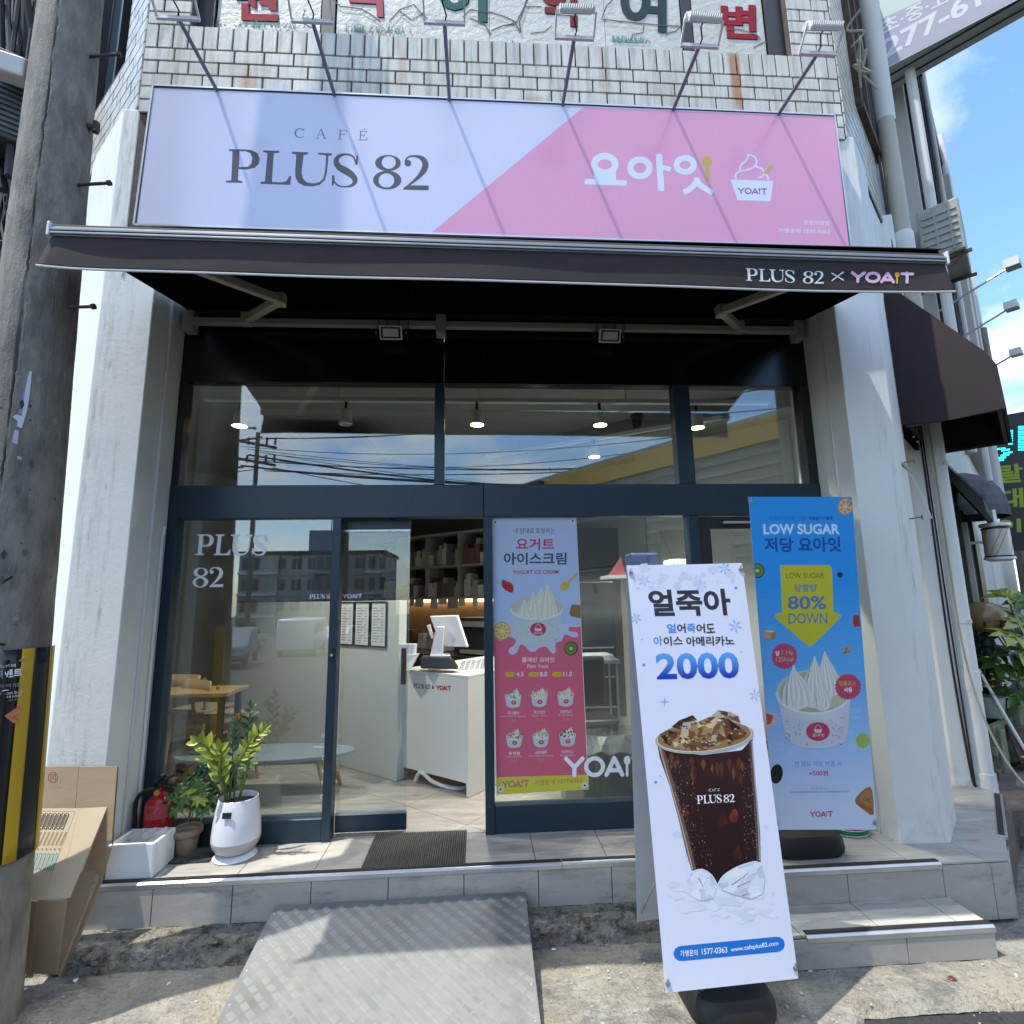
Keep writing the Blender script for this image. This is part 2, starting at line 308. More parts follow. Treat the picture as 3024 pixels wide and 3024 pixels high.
SER = {  # hand drawn serif letters: ('p', outline, hole) or ('r', [(x, y, width)...])
 'P': [('p', [(183, 337), (260, 339), (300, 340), (345, 345), (385, 365), (403, 405), (395, 445), (365, 472), (320, 483), (262, 482), (252, 481), (247, 560), (278, 566), (278, 580), (162, 577), (162, 564), (199, 560), (203, 480), (208, 365), (205, 353), (183, 350)], [(258, 353), (300, 353), (335, 366), (350, 400), (343, 440), (318, 463), (255, 467)])],
 'L': [('p', [(427, 346), (542, 350), (541, 364), (503, 368), (490, 560), (492, 572), (560, 575), (590, 568), (606, 545), (614, 530), (628, 531), (620, 594), (408, 586), (408, 573), (439, 569), (447, 480), (457, 380), (455, 364), (427, 360)], None)],
 'U': [('p', [(632, 355), (747, 360), (746, 375), (715, 379), (704, 470), (702, 510), (712, 550), (740, 576), (790, 583), (830, 573), (856, 545), (866, 500), (872, 440), (875, 392), (868, 381), (817, 377), (818, 363), (918, 368), (917, 382), (892, 386), (888, 440), (882, 500), (868, 558), (830, 593), (775, 605), (715, 600), (675, 576), (656, 535), (655, 480), (662, 400), (660, 374), (632, 370)], None)],
 'S': [('r', [(1088, 442, 8), (1068, 392, 13), (1018, 375, 13), (968, 388, 26), (946, 424, 38), (966, 464, 44), (1015, 493, 52), (1062, 526, 46), (1082, 562, 36), (1062, 594, 22), (1012, 607, 11), (962, 598, 12), (932, 566, 11), (926, 528, 9)]), ('p', [(1092, 378), (1103, 384), (1099, 450), (1082, 450)], None), ('p', [(917, 524), (933, 525), (938, 570), (924, 602), (916, 598)], None)],
 '8': [('h', (1316, 437, 92, 58), (1322, 433, 50, 45)), ('h', (1311, 559, 101, 67), (1305, 561, 56, 51))],
 '2': [('r', [(1441, 448, 8), (1443, 415, 11), (1468, 392, 13), (1515, 388, 16), (1560, 405, 34), (1583, 445, 44), (1570, 490, 42), (1530, 540, 27), (1478, 585, 15), (1430, 618, 9)]), ('e', (1458, 438, 24, 24)), ('p', [(1419, 627), (1440, 610), (1484, 596), (1607, 598), (1605, 632)], None)]}
def serif_shapes(txt):
    def q(x, y): return ((x-162+.058*(y-578))/240, (578+.0374*(x-162)-y)/240)
    o = []
    for ch in txt:
        for sh in SER.get(ch, []):
            if sh[0] == 'p': o.append(('p', [q(*p) for p in sh[1]], [q(*p) for p in sh[2]] if sh[2] else None))
            elif sh[0] == 'r': o.append(('r', [(*q(a, b), c/240) for a, b, c in sh[1]]))
            elif sh[0] == 'e': cx, cy, a, b = sh[1]; o.append(('p', [q(cx+a*math.cos(t*.35), cy+b*math.sin(t*.35)) for t in range(18)], None))
            else:
                l = [[q(cx+a*math.cos(t*math.pi/14), cy+b*math.sin(t*math.pi/14)) for t in range(28)] for cx, cy, a, b in sh[1:]]
                o.append(('p', l[0], l[1]))
    xs = [p[0] for sh in o for p in sh[1]]; a, b = min(xs), max(xs)
    return [(sh[0], [((p[0]-a)/(b-a), p[1])+tuple(c/(b-a) if False else c for c in p[2:]) for p in sh[1]])+((([((p[0]-a)/(b-a), p[1]) for p in sh[2]] if sh[2] else None),) if sh[0] == 'p' else ()) for sh in o]
class Ink:
    G = .00013
    def __init__(s, O, U, V, cr=None):
        s.O = Vector(O); s.U = Vector(U).normalized(); s.V = Vector(V).normalized(); s.N = s.U.cross(s.V).normalized(); s.cr = cr; s.v = []; s.f = []; s.c = []; s.sub = 0
    def pt(s, p):
        if s.cr is None: return s.O+s.U*p[0]+s.V*p[1]
        return onP(s.cr(*p), s.O, s.N)
    def tri(s, pts, faces, col, L):
        off = s.N*(s.G*(L+1)+s.sub*.00002); b = len(s.v); w = [s.pt(p)+off for p in pts]; s.v += w
        cols = [col(p) if callable(col) else col for p in pts]
        for f in faces:
            f = tuple(f)
            if len(set(f)) < 3: continue
            n = (w[f[1]]-w[f[0]]).cross(w[f[2]]-w[f[0]])
            if n.dot(s.N) < 0: f = f[::-1]
            s.f.append(tuple(b+i for i in f)); s.c.append([cols[i] for i in f])
    clip = None
    def poly(s, pts, col, L=0, hole=None, conv=False):
        if s.clip and not hole:
            C_ = s.clip; ar = sum(C_[i][0]*C_[(i+1) % len(C_)][1]-C_[(i+1) % len(C_)][0]*C_[i][1] for i in range(len(C_))); sg_ = 1 if ar > 0 else -1
            for i in range(len(C_)):
                (ax, ay), (bx, by) = C_[i], C_[(i+1) % len(C_)]; ins = lambda p: sg_*((bx-ax)*(p[1]-ay)-(by-ay)*(p[0]-ax)); o = []
                for j in range(len(pts)):
                    p, q = pts[j], pts[(j+1) % len(pts)]; dp, dq = ins(p), ins(q)
                    if dp >= 0: o.append((p[0], p[1]))
                    if (dp < 0) != (dq < 0): t = dp/(dp-dq); o.append((p[0]+(q[0]-p[0])*t, p[1]+(q[1]-p[1])*t))
                pts = o
                if len(pts) < 3: return
            o = []
            for p in pts:
                if not o or abs(p[0]-o[-1][0])+abs(p[1]-o[-1][1]) > .05: o.append(p)
            pts = o
            if len(pts) < 3: return
            if conv: s.tri(list(pts), [(0, i, i+1) for i in range(1, len(pts)-1)], col, L); return
        loops = [[Vector((p[0], p[1], 0)) for p in pts]]+([[Vector((p[0], p[1], 0)) for p in hole]] if hole else [])
        s.tri(list(pts)+(list(hole) if hole else []), tessellate_polygon(loops), col, L)
    def ell(s, cx, cy, a, b, col, L=0, rot=0, n=20, hole=None):
        c, d = math.cos(rot), math.sin(rot)
        e = lambda a, b, cx, cy: [(cx+a*math.cos(t*2*math.pi/n)*c-b*math.sin(t*2*math.pi/n)*d, cy+a*math.cos(t*2*math.pi/n)*d+b*math.sin(t*2*math.pi/n)*c) for t in range(n)]
        s.poly(e(a, b, cx, cy), col, L, e(hole[0], hole[1], cx, cy) if hole else None, not hole)
    def rib(s, pts, col, L=0, n=5, wd=None, closed=False, capr=False, asp=1.0):
        if wd is not None: pts = [(p[0], p[1], wd) for p in pts]
        q = smooth(pts, n, closed) if n > 1 else list(pts)
        v = []; m = len(q)
        for i, p in enumerate(q):
            a = q[(i+1) % m] if closed else q[min(i+1, m-1)]; b = q[(i-1) % m] if closed else q[max(i-1, 0)]
            dx, dy = (a[0]-b[0])*asp, a[1]-b[1]; l = math.hypot(dx, dy) or 1; h = p[2]/2
            v += [(p[0]-dy/l*h/asp, p[1]+dx/l*h), (p[0]+dy/l*h/asp, p[1]-dx/l*h)]
        k = m if closed else m-1
        s.tri(v, [(2*i, 2*i+1, (2*i+3) % (2*m), (2*i+2) % (2*m)) for i in range(k)], col, L)
        if capr:
            for e in (q[0], q[-1]): s.sub += 1; s.ell(e[0], e[1], e[2]/2/asp, e[2]/2, col, L, n=10)
    def frame(s, BL, BR, TL):
        return lambda p: (BL[0]+(BR[0]-BL[0])*p[0]+(TL[0]-BL[0])*p[1], BL[1]+(BR[1]-BL[1])*p[0]+(TL[1]-BL[1])*p[1])
    def text(s, body, BL, BR, TL, col, L=0, bold=0.0):
        v, f, _ = glyphs(body, bold); g = s.frame(BL, BR, TL)
        if callable(col):
            mp = {}; pv = [g(p) for p in v]
            for a, b in zip(pv, v): mp[(round(a[0], 3), round(a[1], 3))] = col(b)
            c2 = lambda p: mp[(round(p[0], 3), round(p[1], 3))]
            s.tri(pv, f, c2, L)
        else: s.tri([g(p) for p in v], f, col, L)
    def box(s, x0, y0, x1, y1, col, L=0): s.poly([(x0, y0), (x1, y0), (x1, y1), (x0, y1)], col, L)
    def serif(s, txt, BL, BR, TL, col, L=0):
        g = s.frame(BL, BR, TL); bw = math.hypot(BR[0]-BL[0], BR[1]-BL[1]); bh = math.hypot(TL[0]-BL[0], TL[1]-BL[1]); sh = serif_shapes(txt)
        for x in sh:
            s.sub += 1
            if x[0] == 'p': s.poly([g(p) for p in x[1]], col, L, [g(p) for p in x[2]] if x[2] else None)
            else: s.rib([(*g(p), p[2]*bh) for p in x[1]], col, L, 5)
        s.sub = 0
    def yoait(s, BL, BR, TL, col, spoon, L=0, wt=.24, upto=5):
        g = s.frame(BL, BR, TL); h = math.hypot(TL[0]-BL[0], TL[1]-BL[1]); w = math.hypot(BR[0]-BL[0], BR[1]-BL[1]); q = h/w
        def st(pts, c=col, wd=wt, cap=True, n=1, closed=False):
            s.sub += 1; s.rib([(*g((x*q, y)), wd*h) for x, y in pts], c, L, n, capr=cap and not closed, closed=closed)
        sc = 1/(4.55*q); X = lambda x: x*sc
        h2 = wt/2
        st([(X(.05), 1-h2), (X(.50), .48)]); st([(X(.95), 1-h2), (X(.50), .48)]); st([(X(.50), .5), (X(.50), h2)])
        if upto > 1: st([(X(1.6+.46*math.cos(t*math.pi/10)), .5+(.5-h2)*math.sin(t*math.pi/10)) for t in range(20)], closed=True)
        if upto > 2: st([(X(2.25), h2), (X(2.68), 1-h2)]); st([(X(2.68), 1-h2), (X(3.12), h2)]); st([(X(2.45), .32), (X(2.92), .32)], cap=False)
        if upto > 3:
            s.sub += 1; e = [g((X(3.38)*q+.15*q*math.cos(t*math.pi/8)*sc*1.2, .78+.22*math.sin(t*math.pi/8))) for t in range(16)]; s.poly(e, spoon, L); st([(X(3.38), .65), (X(3.38), .06)], spoon, wt*.62)
        if upto > 4: st([(X(3.72), 1-h2), (X(4.5), 1-h2)]); st([(X(4.11), .95), (X(4.11), h2)])
        s.sub = 0
    def build(s, name, material=None, parent=None):
        me = bpy.data.meshes.new(name); me.from_pydata(s.v, [], s.f); me.update()
        a = me.color_attributes.new('ink', 'FLOAT_COLOR', 'CORNER'); fl = [x for f in s.c for c in f for x in (c[0], c[1], c[2], 1.0)]
        a.data.foreach_set('color', fl); me.materials.append(material or PR)
        o = bpy.data.objects.new(name, me); COL.objects.link(o)
        if parent is not None: o.parent = parent
        return o
def srgb(r, g, b):
    return tuple(((c/255+.055)/1.055)**2.4 if c > 10 else c/255/12.92 for c in (r, g, b))
def lerp(a, b, t): return tuple(x+(y-x)*max(0, min(1, t)) for x, y in zip(a, b))
WHT = (.86, .87, .89)
# ================================================================== SETTING
ZP = .325
WR = Vector((2.80, -.43, 0)); UR = Vector((.7467, .6652, 0)); NR = Vector((.6652, -.7467, 0))   # right side street wall
WL = Vector((-2.36, -.43, 0)); UL = Vector((-.7637, .6455, 0)); NL = Vector((-.6455, -.7637, 0))  # left side street wall
def MR(s, o, z): return WR+UR*s+NR*o+Vector((0, 0, z))
def ML(s, o, z): return WL+UL*s+NL*o+Vector((0, 0, z))
BR_ = Matrix((UR, -NR, Vector((0, 0, 1)))).transposed().to_4x4(); BR_.translation = WR       # local x along wall, y into wall
BL_ = Matrix((-UL, -NL, Vector((0, 0, 1)))).transposed().to_4x4(); BL_.translation = WL
def sheet(name, xs, ys, zf, m, sm=False):
    b = MB(); nx, ny = len(xs), len(ys); b.v = [(x, y, zf(x, y)) for y in ys for x in xs]
    b.f = [(j*nx+i, j*nx+i+1, (j+1)*nx+i+1, (j+1)*nx+i) for j in range(ny-1) for i in range(nx-1)]
    return tag(b.build(name, m, smooth=sm), kind='structure')
def fr(a, b, n): return [a+(b-a)*i/n for i in range(n+1)]
from mathutils import noise as mn
def gz(x, y):
    z = 0.0
    if y < -8: z = -(abs(y)-8)*.055 if y > -20 else -.66-(abs(y)-20)*.045
    if y < -130: z = -5.6
    return z
sheet('ground', [-300, -120, -60, -30, -12, -5, 5, 12, 30, 60, 120, 300], [-260, -180, -130, -60, -40, -20, -14, -8, -1.3, 30, 120], lambda x, y: gz(x, y)-.035, K['asphalt'])
def pz(x, y): return .008*mn.noise(Vector((x*2.1, y*2.1, 0)))+.006*mn.noise(Vector((x*7, y*7, 3)))+.003*mn.noise(Vector((x*22, y*22, 8)))
def pe(x): return -1.16-.012*abs(x)+.03*mn.noise(Vector((x*1.7, 4, 0)))+.012*mn.noise(Vector((x*11, 4, 0)))+(-.7 if x < 1.2 else (0 if x > 1.7 else -.7*(1.7-x)/.5))
b = MB(); xs = fr(-6, 7.5, 400); rows = 26
for j in range(rows+1):
    for x in xs:
        y0 = pe(x); yt = -.42+max(0, (abs(x)-2.2))*.9 if abs(x) > 2.2 else -.42; t = j/rows; y = y0+(yt-y0)*t
        b.v.append((x, y, pz(x, y)-(.03*max(0, 1-t*14))))
nx = len(xs); b.f = [(j*nx+i, j*nx+i+1, (j+1)*nx+i+1, (j+1)*nx+i) for j in range(rows) for i in range(nx-1)]
tag(b.build('pavement', K['concrete'], smooth=True), kind='structure')
# rough concrete ledge under the terrace
b = MB(); xs = fr(-2.9, 1.66, 560); prof = [(-.40, .105, .0), (-.50, .103, .3), (-.55, .101, .6), (-.575, .095, .8), (-.592, .08, 1), (-.60, .06, 1), (-.608, .042, 1), (-.615, .025, 1), (-.628, .005, 1), (-.645, -.03, .8)]
for (y, z, k) in prof:
    for x in xs:
        n1 = mn.noise(Vector((x*2.3, z*9, 1)))*.035+mn.noise(Vector((x*9, z*22, 5)))*.024+mn.noise(Vector((x*28, z*60, 9)))*.014
        b.v.append((x, y+n1*k, z+(mn.noise(Vector((x*5, y*9, 2)))*.012+mn.noise(Vector((x*19, y*19, 2)))*.005)*(1 if z > 0 else 0)))
nx = len(xs); b.f = [(j*nx+i, j*nx+i+1, (j+1)*nx+i+1, (j+1)*nx+i) for j in range(len(prof)-1) for i in range(nx-1)]
tag(b.build('kerb', K['curb'], smooth=True), kind='structure')
# small grit and chips lying on the pavement
b = MB()
for i in range(420):
    x = random.uniform(-2.4, 3.6); y = random.uniform(-1.5, -.62); r = random.choice([.003, .004, .006, .009])*random.uniform(.6, 1.2)
    c = Vector((x, y, pz(x, y)+r*.3)); v = [c+Vector((random.uniform(.6, 1)*r*sx, random.uniform(.6, 1)*r*sy, random.uniform(.3, .6)*r*sz)) for sx in (-1, 1) for sy in (-1, 1) for sz in (-1, 1)]
    b.add(v, [(0, 1, 3, 2), (4, 6, 7, 5), (0, 4, 5, 1), (2, 3, 7, 6), (0, 2, 6, 4), (1, 5, 7, 3)])
tag(b.build('gravel', mat('pale_grit', (.45, .43, .39), .8, var=.5, scale=50)), 'loose pale grit and chips scattered over the concrete pavement', 'grit', kind='stuff')
# terrace: bed plus single tiles
EL, ER = -.448, -.650
terr = MB()
terr.prism([(-2.62, EL+.012, .02), (1.34, EL+.012, .02), (1.34, ER+.012, .02), (3.0, ER+.012, .02), (4.75, .93, .02), (4.6, 1.3, .02), (-2.62, 1.3, .02)], (0, 0, .291))
terr = tag(terr.build('terrace', K['joint']), kind='structure')
def tilebox(x0, x1, y0, y1, z0, z1, par, m=K['vein'], g=.0022, name='tile'):
    b = MB().box(x0+g, x1-g, y0+(g if y1-y0 > .03 else 0), y1-(g if y1-y0 > .03 else 0), z0+(g if z1-z0 > .03 else 0), z1-(g if z1-z0 > .03 else 0))
    return b.build(name, m, par, .0015, seg=1)
X0 = -2.655
for i in range(13):
    a, c = X0+i*.4245, X0+(i+1)*.4245
    yE = EL if c < 1.34 else ER
    if a < 1.34 < c: c = 1.34
    tilebox(a, c, yE, .0, ZP-.012, ZP, terr)
    if a < 1.34 <= c+.001: tilebox(1.34, X0+(i+1)*.4245, ER, .0, ZP-.012, ZP, terr)
for i in range(10):                                        # riser tiles, left run
    a, c = -2.66+i*.4266, -2.66+(i+1)*.4266
    tilebox(a, min(c, 1.34), EL-.001, EL+.011, .10, ZP-.014, terr)
for a, c in ((1.34, 2.037), (2.037, 2.60), (2.60, 2.892), (2.892, 3.005)): tilebox(a, c, ER-.001, ER+.011, .02, ZP-.014, terr)
# chamfer side of the terrace along the side street
Mr = Matrix.Rotation(math.atan2(.66, .65), 4, 'Z'); Mr.translation = Vector((3.01, ER, 0))
for i in range(5):
    b = MB().box(i*.42+.004, (i+1)*.42, -.001, .010, .02, ZP-.014, Mr); b.build('tile', K['vein'], terr, .0015, seg=1)
for q in ([(2.866, -.648), (3.003, -.648), (3.33, -.315), (2.866, .14)], [(3.335, -.31), (3.66, .02), (3.19, .48), (2.869, .147)], [(3.665, .025), (4.1, .47), (3.65, .92), (3.195, .485)]):
    MB().prism([(x, y, ZP-.012) for x, y in q], (0, 0, .012)).build('tile', K['vein'], terr, .002, seg=1)
# metal nosing strips
def nosing(x0, x1, y, z, par=terr):
    b = MB(); b.prism([(x0, y-.006, z-.030), (x0, y+.045, z-.030), (x0, y+.045, z+.0035), (x0, y+.004, z+.0035), (x0, y-.008, z-.006)], (x1-x0, 0, 0))
    o = b.build('nosing', K['alu'], par, .002); MB().box(x0+.002, x1-.002, y+.010, y+.040, z+.0030, z+.0065).build('grip_strip', K['rubber'], o)
nosing(-2.62, -1.649, EL, ZP); nosing(-1.647, .464, EL, ZP); nosing(.466, 1.34, EL, ZP); nosing(1.345, 2.597, ER, ZP)
b = MB().box(.36, 1.27, -.006, .045, ZP-.03, ZP+.004, Mr); o = b.build('nosing', K['alu'], terr, .002); MB().box(.37, 1.26, .008, .040, ZP+.003, ZP+.007, Mr).build('grip_strip', K['rubber'], o)
# front step
st = tag(MB().box(1.35, 2.61, -.902, ER+.001, -.01, .137).build('step', K['joint'], None), kind='structure')
for a, c in ((1.35, 1.60), (1.60, 2.035), (2.035, 2.46), (2.46, 2.615)): tilebox(a, c, -.905, ER-.001, .137, .15, st)
for a, c in ((1.35, 2.14), (2.14, 2.615)): tilebox(a, c, -.914, -.903, .0, .136, st)
nosing(1.62, 2.618, -.912, .15, st)
# ------------------------------------------------------------------ interior floor: diagonal tiles
fl = tag(MB().prism([(-3.2, .0, .20), (4.2, .0, .20), (4.2, 5.2, .20), (-3.2, 5.2, .20)], (0, 0, .112)).build('cafe_floor', K['joint']), kind='structure')
a0 = math.atan2(.6455, -.7637); ux, uy = Vector((math.cos(a0), math.sin(a0), 0)), Vector((math.sin(a0), -math.cos(a0), 0))*-1
tm = MB().prism([ux*a+uy*b_ for a, b_ in ((.002, .002), (.598, .002), (.598, .598), (.002, .598))], (0, 0, .012)).mesh('tile'); tm.materials.append(K['vein'])
for i in range(-9, 10):
    for j in range(-9, 12):
        c = Vector((-.10, .13, 0))+ux*(i*.6)+uy*(j*.6); k = [c+ux*p+uy*q for p, q in ((.002, .002), (.598, .002), (.598, .598), (.002, .598))]; ys = [p.y for p in k]
        if max(ys) < .04 or max(ys) > 5.1 or max(p.x for p in k) > 4.0 or min(p.x for p in k) < -3.1 or (c-Vector((0, 1.2, 0))).length > 3.6: continue
        if min(ys) > .008: inst(tm, 'tile', fl, (c.x, c.y, .311))
        else:
            o = []
            for a, b_ in zip(k, k[1:]+k[:1]):
                if a.y >= .008: o.append(a)
                if (a.y < .008) != (b_.y < .008): o.append(a.lerp(b_, (.008-a.y)/(b_.y-a.y)))
            MB().prism([(p.x, p.y, .311) for p in o], (0, 0, .012)).build('tile', K['vein'], fl)
# ================================================================== CAFE BUILDING
bl = thing('cafe_building', 'white tiled corner building with painted pillars and navy shopfront below the cafe sign', 'building')
H = 10.5
wb = MB()
wb.prism([(-2.36, -.425, 5.27), (2.80, -.425, 5.27), (2.80, -.30, 5.27), (-2.36, -.30, 5.27)], (0, 0, .70))                # spandrel core
wb.prism([(-2.36, -.42, 4.18), (2.80, -.42, 4.18), (2.80, .18, 4.18), (-2.36, .18, 4.18)], (0, 0, 1.09))
wb.build('wall', K['joint'], bl)
MB().prism([(-2.36, -.43, 8.0), (2.80, -.43, 8.0), (2.80, .3, 8.0), (-2.36, .3, 8.0)], (0, 0, 2.5)).build('wall', K['paint2'], bl)
# plaster skins beside the sign, pillars
def pillar(pts, z1=5.27):
    return MB().prism([(x, y, .30) for x, y in pts], (0, 0, z1-.30)).build('pillar', K['paint'], bl, .006, seg=2)
pillar([(-2.14, -.415), (-2.14, .12), (-3.05, .12), (-2.94, .0), (-2.47, -.415)])
pillar([(2.55, -.415), (2.865, -.425), (3.19, -.12), (3.35, .08), (3.2, .2), (2.55, .2)])
MB().box(-2.47, 2.865, -.412, .10, 4.20, 5.268).build('wall', K['paint'], bl)
# left splayed wall below tile line, right splayed wall
MB().box(-9, .0, .01, .25, 4.0, 5.29, BL_).build('wall', K['paint'], bl)
MB().box(-9, -.9, .02, .25, 0, 4.0, BL_).build('wall', K['paint2'], bl)
MB().box(.0, 1.7, .012, .25, 4.2, 5.27, BR_).build('wall', K['paint'], bl)
# side window band of the left wall (dark opening) and right pier
MB().prism([(3.70, .50, ZP), (3.73, .46, ZP), (3.865, .42, ZP), (3.95, .62, ZP), (3.8, .8, ZP)], (0, 0, 5.0)).build('pillar', K['paint'], bl, .004)
# ----- facade tiles (each its own part; meshes shared)
def tm_(w, h, n=5):
    out = []
    for i in range(n):
        b = MB(); d = .008; e = .0035
        dz = [random.uniform(-.0012, .0012) for _ in range(4)]
        b.v = [(0, 0, 0), (w, 0, 0), (w, 0, h), (0, 0, h), (e, -d+dz[0], e), (w-e, -d+dz[1], e), (w-e, -d+dz[2], h-e), (e, -d+dz[3], h-e)]
        b.f = [(4, 5, 6, 7), (0, 1, 5, 4), (1, 2, 6, 5), (2, 3, 7, 6), (3, 0, 4, 7)]
        me = b.mesh('tile'); me.materials.append(K['tile']); out.append(me)
    return out
TW, TH, J = .2085, .1075, .0085
tA = tm_(TW-J, TH-J); tB = tm_(TW/2-J, .2-J); tC = tm_(TW/2-J, TH-J)
def course(Mx, x0, x1, z, off, kind, par):
    p = TW if kind == 0 else TW/2; x = x0-off
    while x < x1-.02:
        a = max(x, x0); e = min(x+p, x1)
        if e-a > .03:
            full = e-a > p-.002
            me = random.choice((tA, tB)[kind]) if full else random.choice(tC if kind == 0 else tB)
            o = inst(me, 'tile', par, (0, 0, 0)); q = Matrix.Translation((a, 0, z))
            if not full: q = q @ Matrix.Diagonal(((e-a-J)/(TW/2-J), 1, 1, 1))
            o.matrix_world = Mx @ q; o.matrix_parent_inverse = Matrix()
        x += p
FM = Matrix.Translation((0, -.427, 0))
zs = [5.235, 5.3425, 5.45, 5.5575, 5.665]
for i, z in enumerate(zs): course(FM, -2.36, 2.80, z, (.5 if i % 2 else 0)*TW, 0, bl)
course(FM, -2.36, 2.80, 5.7725, .02, 1, bl)
# piers beside the upper window
for i in range(9):
    z = 5.9725+i*TH
    course(FM, -2.36, -2.06, z, (i % 2)*.5*TW, 0, bl); course(FM, 2.45, 2.80, z, (i % 2)*.5*TW, 0, bl)
MB().box(-2.36, -2.055, -.426, -.2, 5.97, 8.0).build('wall', K['joint'], bl); MB().box(2.445, 2.80, -.426, -.2, 5.97, 8.0).build('wall', K['joint'], bl)
# return walls, tiled, on both side streets
ls = thing('side_wall', 'white tiled return wall with dark window on the left side street', 'wall')
MB().box(-9, 0, .0, .3, 5.28, 5.98, BL_).build('wall', K['joint'], ls); MB().box(-.42, 0, .0, .3, 5.98, 9, BL_).build('wall', K['joint'], ls); MB().box(-9, -2.6, .0, .3, 5.98, 9, BL_).build('wall', K['joint'], ls)
for i in range(6): course(BL_, -2.7, -.005, 5.29+i*TH, (i % 2)*.5*TW, 0, ls)
for i in range(18): course(BL_, -.42, -.005, 5.29+(6+i)*TH, (i % 2)*.5*TW, 0, ls)
MB().box(-2.6, -.42, .18, .2, 5.98, 8.5, BL_).build('window_pane', K['win'], ls)
fw_ = MB(); [fw_.box(x, x+.05, .10, .17, 5.98, 8.5, BL_) for x in (-.47, -1.2, -1.9)]; fw_.box(-2.6, -.42, .09, .18, 5.96, 6.03, BL_); fw_.build('window_frame', K['black'], ls)
rs = thing('side_wall', 'rust streaked tiled return wall on the right side street', 'wall')
MB().box(0, 1.55, .0, .3, 5.25, 9, BR_).build('wall', K['joint'], rs)
for i in range(20): course(BR_, .0, .62 if i > 6 else 1.5, 5.26+i*TH, (i % 2)*.5*TW, 0, rs)
rw = MB(); rw.box(.70, 1.45, .02, -.03, 6.05, 8.8, BR_); rw.build('window_pane', K['win'], rs)
rw = MB(); [rw.box(x, x+.06, -.05, .03, 6.0, 8.9, BR_) for x in (.66, 1.05, 1.43)]; rw.box(.66, 1.49, -.06, .03, 5.98, 6.05, BR_); rw.build('window_frame', K['rust'], rs)
# ----- upper window with peeling painted panels
win = MB(); ZW = 5.975
fm = MB(); fm.box(-2.06, -1.93, -.38, -.30, ZW, 7.2); fm.box(2.30, 2.45, -.38, -.30, ZW, 7.2); fm.box(1.62, 1.70, -.372, -.30, ZW, 7.2); fm.box(-1.16, -1.06, -.372, -.32, ZW, 7.2); fm.box(-2.06, 2.45, -.375, -.30, 7.2, 7.3)
fo = fm.build('window_frame', K['black'], bl, .004)
MB().box(-2.055, 2.445, -.28, -.26, ZW, 7.25).build('window_pane', K['win'], fo)
peelm = mat('flaking_white_film', (.58, .57, .50), .55, var=.12, scale=3, dark=(.30, .26, .17), dth=(.60, .74), bump=2, bscale=20)
def panel(x0, x1):
    b = MB(); n = 9
    pts = [(x0, ZW+.012)]
    for i in range(1, 26):
        x = x0+(x1-x0)*i/26; pts.append((x, ZW+.012+abs(random.gauss(0, .02))))
    pts += [(x1, ZW+.012), (x1, 7.19), (x0, 7.19)]
    b.prism([(x, -.365, z) for x, z in pts], (0, .006, 0)); return b.build('film_panel', peelm, fo)
for a, c in ((-1.92, -1.17), (-1.05, .1), (.103, 1.0), (1.003, 1.61), (1.71, 2.29)): panel(a, c)
pk = Ink((0, -.366, 0), (1, 0, 0), (0, 0, 1), crop(560, 0, 1000, 1932)); pk.G = .002
RED = (.33, .012, .03); GRN = (.02, .12, .10)
pk.text('원', (262, 120), (510, 128), (262, -160), (.02, .02, .02), 0, .035); pk.text('원', (256, 116), (504, 124), (256, -164), RED, 1, .03)
pk.text('국', (893, 92), (1140, 106), (880, -190), (.02, .02, .02), 0, .03); pk.text('국', (888, 88), (1135, 102), (875, -194), (.45, .09, .12), 1, .025)
pk.text('어', (1425, 120), (1700, 132), (1425, -160), (.02, .02, .02), 0, .035); pk.text('어', (1420, 116), (1695, 128), (1420, -164), GRN, 1, .03)
pk.cr = crop(1500, 0, 1000, 1932)
pk.text('학', (182, 150), (435, 160), (182, -150), (.02, .02, .02), 0, .03); pk.text('학', (177, 146), (430, 156), (177, -154), (.22, .02, .03), 1, .025)
pk.text('여', (640, 180), (905, 190), (640, -120), (.02, .05, .06), 1, .035)
pk.text('변', (1222, 220), (1425, 230), (1217, 25), (.02, .02, .02), 0, .035); pk.text('변', (1217, 217), (1420, 227), (1212, 22), RED, 1, .035)
# flaking cracks and painted grass
pk.cr = crop(560, 0, 1000, 1932)
for ln in ([(800, -10), (860, 40), (980, 55), (1040, 90), (1090, 130)], [(1140, 130), (1200, 60), (1280, 30), (1330, 90)], [(1200, 70), (1270, 120), (1330, 80), (1380, 140)], [(1560, 100), (1600, 60), (1720, 75), (1800, 100), (1870, 135)], [(1930, -5), (1880, 130), (1890, 190)], [(1600, 110), (1680, 140), (1720, 200)], [(1720, 180), (1790, 150), (1860, 140)], [(660, 60), (640, 130), (700, 165)]):
    pk.rib([(x, y, 7) for x, y in ln], (.10, .10, .10), 2, 1)
pk.cr = crop(1500, 0, 1000, 1932)
for ln in ([(0, 150), (40, 130), (70, 190)], [(50, 130), (90, 50), (110, -10)], [(100, 42), (190, 42)], [(535, 110), (560, 40), (600, 0)], [(540, 115), (780, 140), (900, 150), (1010, 155)], [(775, 150), (770, 190), (710, 200), (705, 230)], [(900, 195), (950, 185), (985, 155)], [(1240, 170), (1330, 175), (1420, 205), (1440, 230)], [(1400, 275), (1460, 245), (1540, 240)], [(250, 150), (210, 185), (130, 195)]):
    pk.rib([(x, y, 6) for x, y in ln], (.12, .11, .10), 2, 1)
